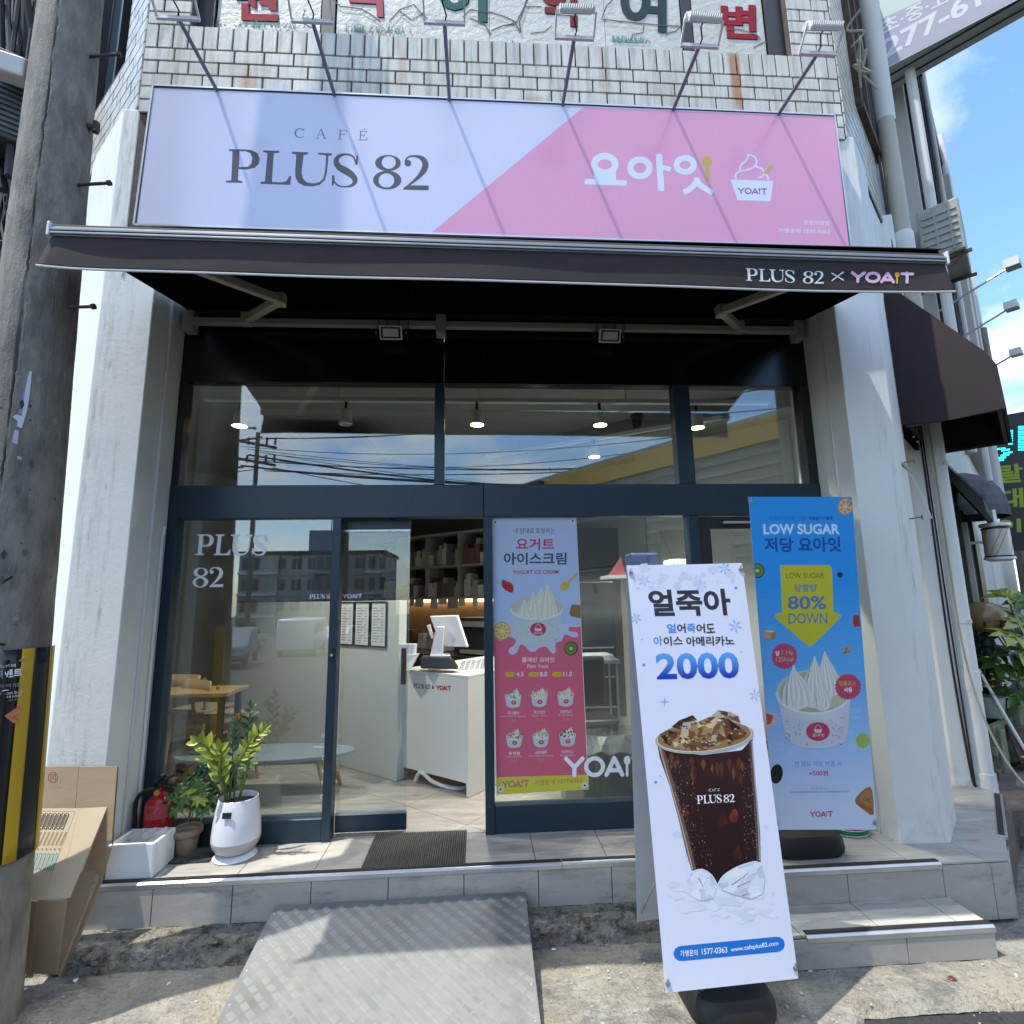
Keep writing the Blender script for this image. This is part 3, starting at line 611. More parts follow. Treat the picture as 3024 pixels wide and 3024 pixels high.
for (cx, x0, x1, yb) in ((crop(560, 0, 1000, 1932), 130, 600, 150), (crop(560, 0, 1000, 1932), 850, 1300, 180), (crop(1500, 0, 1000, 1932), 590, 820, 240)):
    pk.cr = cx
    for i in range(34):
        x = random.uniform(x0, x1); h = random.uniform(15, 48); c = random.choice([(.10, .25, .20), (.20, .34, .26), (.13, .30, .30)]); y = yb+(x-x0)*.03
        pk.sub = i*.4; pk.poly([(x-5, y), (x+6, y), (x+random.uniform(-22, 22), y-h)], c, 1)
    pk.sub = 0
pk.build('lettering', PRM, fo)
# ================================================================== SHOPFRONT (parts of the building)
def nav(x0, x1, z0, z1, y0=-.045, y1=.05, name='window_frame', m='navy', bev=.003): return MB().box(x0, x1, y0, y1, z0, z1).build(name, K[m], bl, bev, seg=1)
def pane(x0, x1, z0, z1, y=0.0, par=None, m='glass'): return MB().box(x0, x1, y-.004, y+.004, z0, z1).build('window_pane', K[m], par or bl)
nav(-2.14, 0.028, 2.418, 2.652, -.05); nav(.034, 2.549, 2.418, 2.652, -.052)
for a, c in ((-2.14, -2.072), (-1.022, -.965), (.028, .090), (1.52, 1.60)): nav(a, c, ZP+.001, 2.4175, -.048)
nav(2.47, 2.549, ZP+.001, 2.4175, -.048)
nav(-2.0715, -1.0225, ZP+.001, .465, -.04); nav(.0905, 1.5195, ZP+.001, .495, -.04)
nav(-2.14, -2.088, 2.6525, 3.42, -.045, .05, m='black'); nav(-.322, -.252, 2.6525, 3.42, -.048); nav(1.475, 1.60, 2.6525, 3.42, -.046); nav(2.47, 2.549, 2.6525, 3.42, -.045, .05, m='black')
MB().box(-2.14, -.258, -.04, .05, 3.4205, 4.19).build('header_panel', K['panel'], bl, .002); MB().box(-.252, 2.549, -.04, .05, 3.4205, 4.19).build('header_panel', K['panel'], bl, .002)
pane(-2.088, -.322, 2.653, 3.42); pane(-.252, 1.475, 2.653, 3.42); pane(1.60, 2.47, 2.653, 3.42)
pane(-2.072, -1.0225, .465, 2.417); pane(.0905, 1.5195, .495, 2.417)
MB().box(-2.0715, -1.0225, .012, .035, .4655, .482).build('glazing_bead', K['alu'], bl)
# plain door of black aluminium at the right
bd = nav(1.604, 2.466, .327, 2.405, -.02, .0, name='door', m='glass', bev=0)
fb = MB(); fb.box(1.602, 1.69, -.03, .03, .327, 2.41); fb.box(2.38, 2.468, -.03, .03, .327, 2.41); fb.box(1.69, 2.38, -.028, .028, 2.32, 2.408); fb.box(1.69, 2.38, -.028, .028, .328, .50); fb.build('door_frame', K['black'], bd, .003); MB().box(1.78, 1.98, -.055, -.031, 2.355, 2.372).build('door_closer', K['alu'], bd)
# sliding door leaf
sd = MB().box(-.962, -.50, .066, .074, .445, 2.33).build('sliding_door', K['glass2'], bl)
MB().box(-.964, -.497, .052, .088, .340, .445).build('rail', K['navy'], sd, .002); MB().box(-.964, -.497, .052, .088, 2.345, 2.415).build('rail', K['navy'], sd, .002)
MB().box(-.962, -.499, .048, .092, .4455, .462).build('glazing_bead', K['alu'], sd); MB().box(-.962, -.499, .048, .092, 2.330, 2.3445).build('glazing_bead', K['alu'], sd)
MB().box(-.545, -.512, .025, .066, 1.27, 1.51).build('handle', K['rust'], sd, .004)
lk = MB().box(-1.006, -.980, -.058, -.048, 1.43, 1.53).build('lock', K['black'], bl, .003)
MB().tube([(-.993, -.062, 1.485), (-.993, -.055, 1.485)], .009, 12).build('keyhole', K['alu'], lk)
# conduit lines on pillar sides
MB().tube([(-2.132, -.22, ZP), (-2.132, -.22, 4.1)], .012, 8).build('conduit', K['paint2'], bl); MB().tube([(-2.13, -.10, ZP), (-2.13, -.10, 2.30), (-2.13, -.08, 2.36)], .010, 8).build('conduit', K['white'], bl)
MB().tube([(2.545, -.25, ZP), (2.545, -.25, 4.1)], .010, 8).build('conduit', K['paint2'], bl)
# vinyl lettering on the glass (white)
CV = WHT
d1 = Ink((0, -.0045, 0), (1, 0, 0), (0, 0, 1), crop(0, 1000, 1000, 1932))
d1.serif('PLUS', (1112, 1236), (1512, 1236), (1122, 1118), CV); d1.serif('82', (1098, 1418), (1272, 1417), (1103, 1308), CV); d1.build('lettering', PR, bl); d1 = Ink((0, -.0045, 0), (1, 0, 0), (0, 0, 1), crop(0, 1000, 1000, 1932)); d1.serif('PLUS 82', (1765, 1485), (1899, 1483), (1766, 1460), CV)
d1.build('lettering', PR, bl); d1 = Ink((0, -.0045, 0), (1, 0, 0), (0, 0, 1), crop(500, 1500, 600, 1159))
for tx, x0, x1, y0, y1 in (('EN', 870, 903, 1288, 1310), ('G', 872, 890, 1415, 1438), ('W', 868, 897, 1490, 1511), ('Yo', 862, 893, 1556, 1580), ('O', 862, 886, 1638, 1662)): d1.text(tx, (x0, y1), (x1, y1), (x0, y0), CV, 0, 0)
d1.box(818, 1362, 905, 1366, CV); d1.build('lettering', PR, bl)
d2 = Ink((0, .0655, 0), (1, 0, 0), (0, 0, 1), crop(1000, 1000, 1000, 1932))
d2.yoait((22, 1482), (133, 1481), (22, 1457), CV, CV, 0, .2)
d2.cr = crop(500, 1500, 600, 1159)
for tx, x0, x1, y0, y1 in (('J', 962, 973, 1284, 1308), ('h', 955, 967, 1415, 1436), ('e', 955, 965, 1490, 1503), ('t', 952, 965, 1556, 1578), ('s', 950, 964, 1640, 1658)): d2.text(tx, (x0, y1), (x1, y1), (x0, y0), CV, 0, 0)
d2.box(960, 1358, 1020, 1362, CV); d2.build('lettering', PR, sd)
d3 = Ink((0, -.0175, 0), (1, 0, 0), (0, 0, 1), crop(1000, 2024, 1000, 1932))
d3.yoait((1293, 526), (1768, 520), (1293, 406), CV, CV, 0, .2); d3.build('lettering', PR, bl)
# ================================================================== STREET WALL BEYOND (right)
nb = thing('neighbour_building', 'old grey building with pipes and grilles continuing along the right side street', 'building')
MB().box(1.72, 26, .0, 6, 0, 9.6, BR_).build('wall', K['paint2'], nb)
MB().box(2.9, 26, -.20, -.001, 4.3, 9.0, BR_).build('wall', K['bldA'], nb)
for i in range(9):
    x = 3.1+i*1.25; f = MB(); f.box(x, x+.05, -.30, -.2, 4.6, 9.2, BR_); f.box(x, x+.9, -.29, -.2, 6.4, 6.46, BR_); f.box(x, x+.9, -.29, -.2, 4.6, 4.66, BR_); q = f.build('window_grille', K['black'], nb)
    MB().box(x+.1, x+.85, -.225, -.2, 4.7, 6.3, BR_).build('window_pane', K['win'], nb)
    MB().box(x+.1, x+.85, -.225, -.2, 6.6, 9.0, BR_).build('window_pane', K['win'], nb)
for x, o_, r in ((2.6, -.30, .05), (4.6, -.34, .035), (6.9, -.36, .06), (9.5, -.36, .05), (12.5, -.38, .06)):
    MB().tube([BR_ @ Vector((x, o_, 3.2)), BR_ @ Vector((x, o_, 9.8))], r, 10).build('gutter_pipe', K['paint2'], nb)
for x, z0 in ((5.6, 5.0), (8.2, 4.8), (11, 4.6), (14, 4.5)): MB().box(x, x+1.3, -.42, -.2, z0, z0+3.2, BR_).build('sign_box', K['bldA'], nb)
MB().box(2.4, 26, -.34, .1, 9.2, 9.6, BR_).build('roof_edge', K['dark'], nb)
# left neighbour
nl = thing('neighbour_building', 'pale building behind the utility pole on the left side street', 'building')
MB().box(-22, -4.2, .6, 6, 0, 5.6, BL_).build('wall', K['bldA'], nl)
for i in range(5): MB().box(-6.4-i*2.4, -4.9-i*2.4, .57, .6, 3.6, 5.4, BL_).build('window_pane', K['win'], nl)
# ================================================================== FASCIA SIGN
sg = thing('fascia_sign', 'long lavender and pink lightbox sign reading CAFE PLUS 82 above the brown awning', 'shop sign')
SX0, SX1, SZ0, SZ1, SY = -2.215, 2.635, 4.262, 5.33, -.54
fc = MB()
sv = [(-2.226, SY, 4.277), (2.632, SY, 4.250), (2.637, SY, 5.325), (-2.201, SY, 5.333)]
fc.prism(sv, (0, .105, 0)); fc.build('box', mat('sign_casing', (.20, .20, .20), .45, .4, var=.05), sg, .003)
ed = MB()
for i in range(4): a, c = Vector(sv[i]), Vector(sv[(i+1) % 4]); ed.bar(a+Vector((0, -.002, 0)), c+Vector((0, -.002, 0)), .012, .014, (0, 1, 0))
ed.build('trim', K['alu'], sg)
LAV = (.65, .67, .81); PNK = (.76, .34, .51)
C1 = crop(0, 0, 1932, 1932); C1 = lambda x, y: (x*3024/1932, y*3024/1932)
sp = Ink((0, SY-.0045, 0), (1, 0, 0), (0, 0, 1), C1)
sp.poly([(290, 166), (1574, 220), (1602, 466), (258, 424)], LAV, 0)
sp.poly([(1101, 202), (1574, 220), (1602, 466), (815, 438)], PNK, 1)
sp.cr = crop(600, 300, 800, 1932)
GREY = (.085, .082, .078)
sp.serif('PLUS 82', (162, 579), (1607, 633), (176, 340), GREY, 1)
for rp in ([(717, 208, 6), (690, 192, 7), (665, 205, 10), (657, 226, 12), (668, 250, 9), (694, 256, 5), (718, 246, 4)], [(718, 190, 5), (719, 210, 5)],
           [(838, 197, 4), (812, 262, 4)], [(840, 197, 9), (868, 262, 9)], [(822, 238, 4), (858, 239, 4)], [(803, 262, 4), (825, 263, 4)], [(855, 264, 4), (878, 264, 4)],
           [(978, 203, 8), (974, 266, 8)], [(968, 203, 4), (1024, 206, 4)], [(1023, 204, 5), (1022, 220, 5)], [(976, 233, 4), (1008, 234, 4)], [(1006, 225, 4), (1005, 243, 4)], [(961, 267, 4), (990, 268, 4)],
           [(1124, 210, 8), (1120, 272, 8)], [(1113, 210, 4), (1168, 213, 4)], [(1167, 211, 5), (1166, 225, 5)], [(1121, 240, 4), (1152, 241, 4)], [(1151, 232, 4), (1150, 250, 4)], [(1107, 273, 4), (1166, 275, 4)], [(1168, 258, 5), (1166, 275, 5)], [(1158, 193, 7), (1145, 204, 3)]):
    sp.sub += 1; sp.rib(rp, (.16, .17, .24), 1, 4 if len(rp) > 2 else 1)
sp.sub = 0
# Korean wordmark on pink, hand built
sp.cr = crop(1600, 400, 900, 1932); W2 = (.72, .75, .90); YL = (.55, .42, .06)
def rr(pts, wd=38, cap=False, n=1, closed=False, col=W2, L=2): sp.sub += 1; sp.rib([(x, y, wd) for x, y in pts], col, L, n, capr=cap, closed=closed)
ring = lambda cx, cy, a, b: [(cx+a*math.cos(t*math.pi/12), cy+b*math.sin(t*math.pi/12)) for t in range(24)]
rr(ring(399, 184, 66, 53), 42, closed=True); rr([(347, 225), (345, 290)], 34); rr([(452, 225), (454, 290)], 34); rr([(272, 293), (538, 302)], 34)
rr([(345, 265), (455, 268)], 30)
rr(ring(622, 206, 60, 53), 40, closed=True); rr([(742, 118), (757, 352)], 40); rr([(755, 200), (817, 216)], 30)
rr(ring(909, 187, 55, 44), 38, closed=True); rr([(986, 268), (976, 300), (945, 335), (900, 362)], 36, n=3); rr([(984, 280), (1000, 312), (1040, 340), (1082, 364)], 36, n=3)
sp.sub += 1; sp.ell(1045, 165, 31, 34, YL, 3); rr([(1045, 185), (1052, 284)], 26, col=YL, L=3)
# cup icon
rr([(1233, 277), (1228, 250), (1255, 228), (1305, 218), (1350, 195), (1362, 165), (1345, 135), (1308, 122), (1306, 140), (1290, 165), (1262, 190), (1256, 222)], 11, n=4)
rr([(1350, 195), (1390, 210), (1412, 238), (1395, 262), (1368, 268)], 11, n=4); rr([(1408, 240), (1430, 258), (1433, 284)], 11, n=4)
rr([(1416, 236), (1457, 194)], 20, True, col=YL, L=3)
sp.sub = 0; sp.poly([(1197, 279), (1467, 289), (1450, 418), (1240, 410)], W2, 2)
sp.yoait((1243, 370), (1427, 376), (1243, 330), (.33, .12, .26), (.33, .12, .26), 3, .2)
sp.text('창원의창점', (1662, 566), (1820, 572), (1662, 536), W2, 2, .008); sp.text('가맹문의 1577-0363', (1498, 616), (1826, 626), (1498, 588), W2, 2, .01)
sp.build('lettering', printm('sign_vinyl', .20, .5), sg)
for x in (-1.96, -1.05, -.42, .95, 2.3): MB().box(x-.015, x+.015, -.53, -.47, 4.225, 4.262).build('hinge', K['black'], sg, .003)
# ---------------------------------------------------------------- sign floodlights
flx = [(-1.779, 1.0), (-.987, 1.02), (-.192, 1.05), (.613, 1.0), (1.42, .99), (2.21, .98)]
whr = ['leftmost one', 'second from left', 'third from left', 'third from right', 'second from right', 'rightmost one']
head = MB(); head.box(-.115, .115, -.075, .075, -.012, .012)
for i in range(15): head.box(-.108+i*.0152, -.102+i*.0152, -.07, .07, .0125, .045)
head.box(-.128, -.1155, -.02, .02, -.01, .03); head.box(.1155, .128, -.02, .02, -.01, .03); hm = head.mesh('lamp_head'); hm.materials.append(K['whitem'])
lens = MB().box(-.1, .1, -.06, .06, -.016, -.0125).mesh('lens'); lens.materials.append(K['cover'])
brk = MB(); brk.box(-.125, .125, -.008, .008, -.012, .012); brk.bar((-.122, 0, 0), (-.122, -.09, .085), .01, .014); brk.bar((.122, 0, 0), (.122, -.09, .085), .01, .014); bm_ = brk.mesh('bracket'); bm_.materials.append(K['whitem'])
for q in (hm, lens): q.transform(Matrix.Diagonal((.92, .8, .8, 1)))
lav_arm = mat('lilac_grey_arm', (.20, .20, .25), .5, .2, var=.05)
for (x, yy), wd in zip(flx, whr):
    t = thing('sign_floodlight', 'white finned floodlight on a thin arm over the fascia sign, '+wd, 'floodlight', 'floodlights over the fascia sign', (x, -.5, 5.33))
    ye = -yy-.01
    MB().tube([(0, .06, -.012), (0, ye+.5, -.03)], .0125, 10).build('arm', lav_arm, t, smooth=True)
    MB().tube([(0, ye+.5, -.03), (.012, ye+.48, .0), (-.01, ye+.44, .04), (0, ye+.42, .055)], .005, 6).build('cable', K['wire'], t)
    o = inst(bm_, 'bracket', t, (0, ye+.5, -.03)); o = inst(hm, 'lamp_head', t, (0, ye+.43, .075), (R(50), 0, random.uniform(-.04, .04))); inst(lens, 'lens', o, (0, 0, 0))
# ================================================================== RETRACTABLE AWNING
aw = thing('retractable_awning', 'dark brown folding arm awning with white piping lettered PLUS 82 x YOAIT', 'awning')
YF = -1.27; BLP, BRP = Vector((-2.10, YF, 3.665)), Vector((2.555, YF, 3.628))
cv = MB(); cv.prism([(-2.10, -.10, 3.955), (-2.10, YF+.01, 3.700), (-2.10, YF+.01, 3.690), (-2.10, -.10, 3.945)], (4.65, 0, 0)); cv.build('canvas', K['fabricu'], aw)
MB().prism([(-2.10, -.10, 3.961), (-2.10, YF-.008, 3.706), (-2.10, YF-.008, 3.7015), (-2.10, -.10, 3.9565)], (4.65, 0, 0)).build('canvas_top', K['fabric'], aw)
MB().tube([(-2.10, -.06, 3.98), (2.54, -.06, 3.98)], .045, 16).build('roller', K['fabric'], aw, smooth=True)
fb = MB(); e = Vector((0, 0, 1))
fb.bar(BLP, BRP, .045, .05); fb.bar(BLP+Vector((0, -.026, .006)), BRP+Vector((0, -.026, .006)), .012, .013); fb.bar(BLP+Vector((0, -.026, -.013)), BRP+Vector((0, -.026, -.013)), .012, .011); fb.build('front_bar', K['baralu'], aw, .002)
MB().tube([BLP+Vector((0, 0, .028)), BRP+Vector((0, 0, .028))], .019, 10).build('canvas_roll', K['fabric'], aw, smooth=True)
for q in (BLP, BRP): MB().box(q.x-.008, q.x+.006, YF-.035, YF+.03, q.z-.03, q.z+.045).build('end_cap', K['white'], aw, .004)
vb = MB(); nx_, nz_ = 180, 12; vp_ = []
for j in range(nz_+1):
    for i in range(nx_+1):
        t = i/nx_; s_ = j/nz_; x = BLP.x+.012+(BRP.x-BLP.x-.024)*t; ztop = BLP.z-.022+(BRP.z-BLP.z)*t; dr = .176
        endf = math.exp(-t*38); endr = math.exp(-(1-t)*30)
        y = YF-.016+s_*(.003*math.sin(t*9+1)+.002*math.sin(t*23+s_*1.5)-.03*endf-.02*endr); x += s_*(-.035*endf+.012*endr)
        vb.v.append((x, y, ztop-dr*s_+.002*s_*math.sin(t*14)))
vb.f = [(j*(nx_+1)+i, j*(nx_+1)+i+1, (j+1)*(nx_+1)+i+1, (j+1)*(nx_+1)+i) for j in range(nz_) for i in range(nx_)]
va = vb.build('valance', K['fabric'], aw, smooth=True)
so_ = va.modifiers.new('t', 'SOLIDIFY'); so_.thickness = .0015
edge = [Vector(vb.v[nz_*(nx_+1)+i]) for i in range(nx_+1)]
MB().tube([p+Vector((0, -.001, -.003)) for p in edge], .0055, 6).build('piping', K['whitem'], va, smooth=True)
def vfit(p): # follow the valance surface
    t = max(0, min(1, (p.x-BLP.x-.012)/(BRP.x-BLP.x-.024))); zt = BLP.z-.022+(BRP.z-BLP.z)*t; s_ = max(0, min(1, (zt-p.z)/.175)); endr = math.exp(-(1-t)*30)
    return Vector((p.x, YF-.016+s_*(.003*math.sin(t*9+1)+.002*math.sin(t*23+s_*1.5)-.02*endr)-.0022-(YF-p.y), p.z))
vi = Ink((0, YF, 0), (1, 0, 0), (0, 0, 1), crop(2024, 0, 1000, 1932))
vi.serif('PLUS', (338, 1612), (614, 1622), (333, 1543), (.80, .82, .78)); vi.serif('82', (660, 1625), (778, 1628), (662, 1558), (.80, .82, .78))
vi.rib([(822, 1568, 6), (892, 1610, 6)], (.8, .82, .78), 0, 1); vi.sub = 1; vi.rib([(890, 1562, 6), (824, 1612, 6)], (.8, .82, .78), 0, 1); vi.sub = 0
vi.yoait((932, 1624), (1278, 1634), (936, 1558), (.72, .45, .60), (.62, .36, .05), 0, .26)
vi.v = [vfit(p) for p in vi.v]; vi.build('lettering', PRM, va)
# torsion rail, brackets and elbow arms
RY, RZ = -.105, 3.852
MB().box(-2.08, 2.475, RY-.022, RY+.022, RZ-.028, RZ+.02).build('torsion_rail', K['cream'], aw, .004)
for x in (-2.075, -.275, 2.47): MB().box(x-.035, x+.035, RY-.03, -.045, RZ-.08, RZ+.07).build('wall_bracket', K['cream'], aw, .005)
cz = crop(500, 780, 900, 1932); c4 = crop(1650, 800, 1150, 1932)
pn = Vector((0, .22, -1.12)).normalized()
for cc, sh, el, ti in ((cz, (490, 365), (703, 225), (345, 92)), (c4, (893, 285), (805, 200), (1050, 108))):
    a = onY(cc(*sh), RY-.03); A_ = Vector((a.x, RY-.03, RZ+.005)); E_ = onP(cc(*el), A_, pn); t_ = onP(cc(*ti), A_, pn); d = (t_-E_); k = (YF+.03-E_.y)/d.y; Fp = E_+d*k
    ar = MB().bar(A_, E_, .045, .06).build('arm', K['cream'], aw, .006); MB().bar(E_, Fp, .042, .055).build('arm', K['cream'], aw, .006)
    MB().box(-.035, .035, -.035, .035, -.042, .042, T(E_)).build('elbow', K['cream'], aw, .012); MB().box(-.035, .035, -.03, .03, -.05, .045, T(A_)).build('shoulder', K['cream'], aw, .008)
for x, wd in ((-.632, 'left'), (.978, 'right')):
    t = thing('led_floodlight', 'small rectangular led floodlight strapped under the awning rail, the '+wd+' one', 'floodlight', 'floodlights on the awning rail', (x, -.12, 3.79))
    M_ = T((0, -.03, -.03)) @ Matrix.Rotation(R(30), 4, 'X') @ Matrix.Scale(.8, 4)
    MB().box(-.1, .1, -.022, .02, -.062, .062, M_).build('housing', K['whitem'], t, .004); MB().box(-.088, .088, -.0245, -.022, -.05, .05, M_).build('reflector', K['black'], t); MB().box(-.068, .068, -.027, -.0247, -.034, .034, M_).build('lens', K['cover'], t)
    bb = MB(); [bb.bar((s_*.108, .012, .04), (s_*.108, -.02, -.03), .004, .016) for s_ in (-1, 1)]; bb.box(-.11, .11, .0, .014, .036, .042); bb.build('bracket', K['alu'], t)
    tb = MB()
    for q in (-.09, -.03, .05, .12): tb.box(q-.003, q+.003, -.0085, .040, .033, .085)
    tg = tb.build('cable_tie', K['wire'], t)
    tg['kind'] = 'stuff'
# ================================================================== GLASS POSTER
DK = (.05, .055, .06)
def softserve(ink, pts, base, hi, lo, L):
    """one swirl of soft ice cream: outline then curved ridges"""
    ink.poly(pts, base, L)
def cup(ink, X, Y, w, L0, star=True, toppings=None):
    """paper tub with swirls; X,Y left rim, w width in crop px"""
    s = w/300.0; g = lambda x, y: (X+x*s, Y+y*s)
    CRM = (.68, .67, .54); sh = (.58, .57, .42); RIM = (.56, .62, .60)
    ink.ell(*g(150, 58), 152*s, 66*s, (.52, .50, .40), L0)
    for k, (cx, top, bw, bx0) in enumerate(((178, -62, 62, 0), (212, -80, 55, 0), (235, -20, 40, 0), (128, -35, 50, 0), (80, 5, 58, 0))):
        L = L0+1+k
        c1 = lerp(CRM, sh, .15*k % .3)
        out = [g(cx, top), g(cx+bw*.3, top+38), g(cx+bw*.72, top+76), g(cx+bw*.9, 100), g(cx+bw*.75, 135), g(cx-bw*.7, 135), g(cx-bw*.9, 95), g(cx-bw*.66, top+74), g(cx-bw*.3, top+38)]
        ink.poly([q[:2] for q in smooth(out, 3, True)], c1, L)
        if w > 120:
            for q in range(5):
                f = (q-2)/2.4; ink.sub += 1; c = (.74, .73, .63) if q % 2 else sh
                ink.rib([(*g(cx+f*3, top+14), 1.5*s), (*g(cx+f*bw*.35, top+60), 5*s), (*g(cx+f*bw*.75, 90), 6*s), (*g(cx+f*bw*.62+6, 132), 3*s)], c, L, 3)
            ink.sub = 0
    L = L0+7
    bot = [g(2, 62), g(28, 235), g(60, 262), g(150, 275), g(238, 258), g(268, 232), g(298, 62)]
    arc = [g(150+148*math.cos(a), 60+62*math.sin(a)) for a in [math.pi*i/14 for i in range(15)]]
    ink.poly(arc+[q for q in [g(2, 62), g(26, 225), g(55, 252), g(105, 268), g(150, 272), g(200, 267), g(245, 250), g(270, 225)]], (.50, .58, .57), L)
    ink.rib([(*g(150+148*math.cos(a), 60+62*math.sin(a)), 9*s) for a in [math.pi*i/10 for i in range(11)]], (.66, .70, .68), L+1, 2)
    rnd = random.Random(3)
    if w > 120:
        for i in range(46):
            x, y = rnd.uniform(30, 270), rnd.uniform(120, 250)
            c = rnd.choice([(.16, .12, .42), (.22, .20, .50), (.20, .50, .48), (.45, .30, .15), (.35, .16, .42), (.35, .38, .42)]); a = rnd.uniform(0, 3.1); l = rnd.uniform(3, 8)
            ink.sub += .2; ink.rib([(*g(x-math.cos(a)*l, y-math.sin(a)*l), 2.2*s), (*g(x+math.cos(a)*l, y+math.sin(a)*l), 2.2*s)], c, L+1, 1)
        ink.sub = 0
    ink.ell(*g(158, 178), 46*s, 38*s, (.55, .045, .10), L+2)
    if w > 120:
        ink.poly([g(136, 172), g(180, 174), g(175, 190), g(141, 188)], (.7, .6, .62), L+3); ink.rib([(*g(142, 170), 3*s), (*g(150, 155), 3*s), (*g(160, 148), 3*s), (*g(172, 162), 3*s), (*g(178, 172), 3*s)], (.7, .6, .62), L+3, 3)
        ink.text('요아잇', g(133, 207), g(183, 208), g(133, 193), (.7, .6, .62), L+3, .01)
    else: ink.ell(*g(158, 176), 20*s, 15*s, (.6, .4, .42), L+3, n=8)
    if toppings:
        rnd = random.Random(int(X))
        for i in range(26):
            ink.sub += .3; x, y = rnd.uniform(15, 285), rnd.uniform(-15, 95); ink.ell(*g(x, y), rnd.uniform(9, 26)*s, rnd.uniform(7, 16)*s, rnd.choice(toppings), L0+6, rnd.uniform(0, 3), 7)
        ink.sub = 0
def citrus(ink, cx, cy, a, b, rind, flesh, L, rot=0, seg=9):
    ink.ell(cx, cy, a, b, rind, L, rot); ink.ell(cx, cy, a*.84, b*.84, lerp(flesh, (.8, .8, .7), .6), L+1, rot)
    for i in range(seg):
        a0, a1 = i*2*math.pi/seg+.06, (i+1)*2*math.pi/seg-.06; P_ = lambda t, k: (cx+a*k*math.cos(t)*math.cos(rot)-b*k*math.sin(t)*math.sin(rot), cy+a*k*math.cos(t)*math.sin(rot)+b*k*math.sin(t)*math.cos(rot))
        ink.poly([P_((a0+a1)/2, .12), P_(a0, .76), P_((a0+a1)/2, .79), P_(a1, .76)], flesh, L+2)
def kiwi(ink, cx, cy, r, L, half=None):
    ink.ell(cx, cy, r, r*1.02, (.05, .035, .02), L); ink.ell(cx-.03*r, cy, r*.86, r*.88, (.14, .26, .04), L+1); ink.ell(cx, cy, r*.58, r*.6, (.10, .20, .03), L+2); ink.ell(cx, cy, r*.28, r*.24, (.50, .55, .30), L+3)
    for i in range(14): t = i*math.pi/7; ink.ell(cx+math.cos(t)*r*.42, cy+math.sin(t)*r*.42, r*.05, r*.03, (.01, .01, .01), L+3, t, 6)
def berry(ink, cx, cy, r, L):
    ink.poly(smooth([(cx-r*.8, cy-r*.7), (cx+r*.5, cy-r*.6), (cx+r, cy+.1*r), (cx+r*.9, cy+r), (cx+r*.2, cy+r*.9), (cx-r*.7, cy+r*.2)], 3, True), (.42, .035, .02), L)
    for i in range(9): ink.ell(cx+r*(-.45+(i % 3)*.5), cy+r*(-.3+(i//3)*.42), r*.06, r*.04, (.6, .35, .1), L+1, 0, 6)
    for a in (-2.9, -2.4, -1.9, -1.2, -2.1): ink.sub += 1; ink.poly([(cx-r*.5, cy-r*.62), (cx-r*.35+r*1.05*math.cos(a), cy-r*.4+r*.8*math.sin(a)), (cx-r*.2, cy-r*.7)], (.05, .09, .03), L+1)
    ink.sub = 0
pt = thing('yogurt_poster', 'tall pale blue and pink yogurt ice cream poster stuck on the window pane', 'poster')
ps = Ink((0, -.0125, 0), (1, 0, 0), (0, 0, 1), crop(1400, 1500, 400, 909)); ps.G = .00012
q4 = [(117, 67), (686, 64), (770, 1888), (152, 1925)]
MB().prism([onP(ps.cr(*p), Vector((0, -.0120, 0)), Vector((0, 1, 0))) for p in q4], (0, .001, 0)).build('sheet', K['decal'], pt)
ps.clip = [(118, 68), (685, 65), (769, 1887), (153, 1924)]
PB = (.42, .52, .68); PP = (.62, .125, .19)
ps.poly([(118, 68), (685, 65), (716, 786), (128, 790)], lambda p: lerp((.50, .58, .72), (.40, .52, .70), p[1]/700), 0)
ps.poly([(128, 790), (716, 786), (762, 1790), (150, 1808)], PP, 0); ps.poly([(150, 1808), (762, 1790), (770, 1888), (152, 1924)], (.62, .57, .05), 0)
ps.poly([q[:2] for q in smooth([(130, 780), (716, 780), (690, 800), (640, 800), (640, 825), (690, 835), (697, 862), (660, 868), (610, 848), (585, 895), (548, 905), (548, 960), (530, 978), (505, 955), (480, 930), (440, 938), (410, 962), (375, 962), (340, 925), (305, 920), (290, 965), (258, 985), (232, 968), (240, 940), (275, 915), (275, 880), (235, 865), (200, 885), (160, 880)], 3, True)], (.52, .52, .66), 1)
ps.text('내 맘대로 토핑하는', (266, 172), (542, 172), (266, 134), DK, 2, .0)
ps.text('요거트', (282, 283), (538, 284), (282, 203), (.48, .06, .10), 2, .022); ps.text('아이스크림', (199, 382), (620, 381), (199, 300), (.06, .09, .12), 2, .025); ps.text('YOGURT ICE CREAM', (258, 445), (567, 441), (258, 420), (.42, .06, .10), 2, .02)
cup(ps, 244, 605, 352, 2)
berry(ps, 222, 525, 42, 4)
ps.ell(610, 522, 36, 28, (.62, .45, .06), 3, -.6); ps.rib([(632, 500, 14), (695, 440, 18)], (.62, .45, .06), 4, 1)
citrus(ps, 188, 826, 58, 62, (.52, .36, .06), (.60, .38, .04), 12); kiwi(ps, 650, 943, 46, 12)
ps.poly([(655, 648), (712, 652), (716, 742), (650, 728), (638, 705)], (.28, .14, .06), 4)
ps.text('플레인 요아잇', (321, 1036), (541, 1035), (321, 1002), (.75, .62, .66), 2, .02); ps.text('Plain Yoait', (357, 1074), (498, 1074), (357, 1050), (.75, .62, .66), 2, .012)
for x0, tx, x1 in ((283, '4.5', 332), (441, '8.0', 491), (600, '11.0', 657)):
    ps.rib([(x0-60, 1117, 34), (x0-25, 1117, 34)], (.58, .40, .03), 2, 1, capr=True); ps.sub = 0; ps.text(tx, (x0, 1132), (x1, 1130), (x0, 1100), (.78, .68, .70), 2, .02)
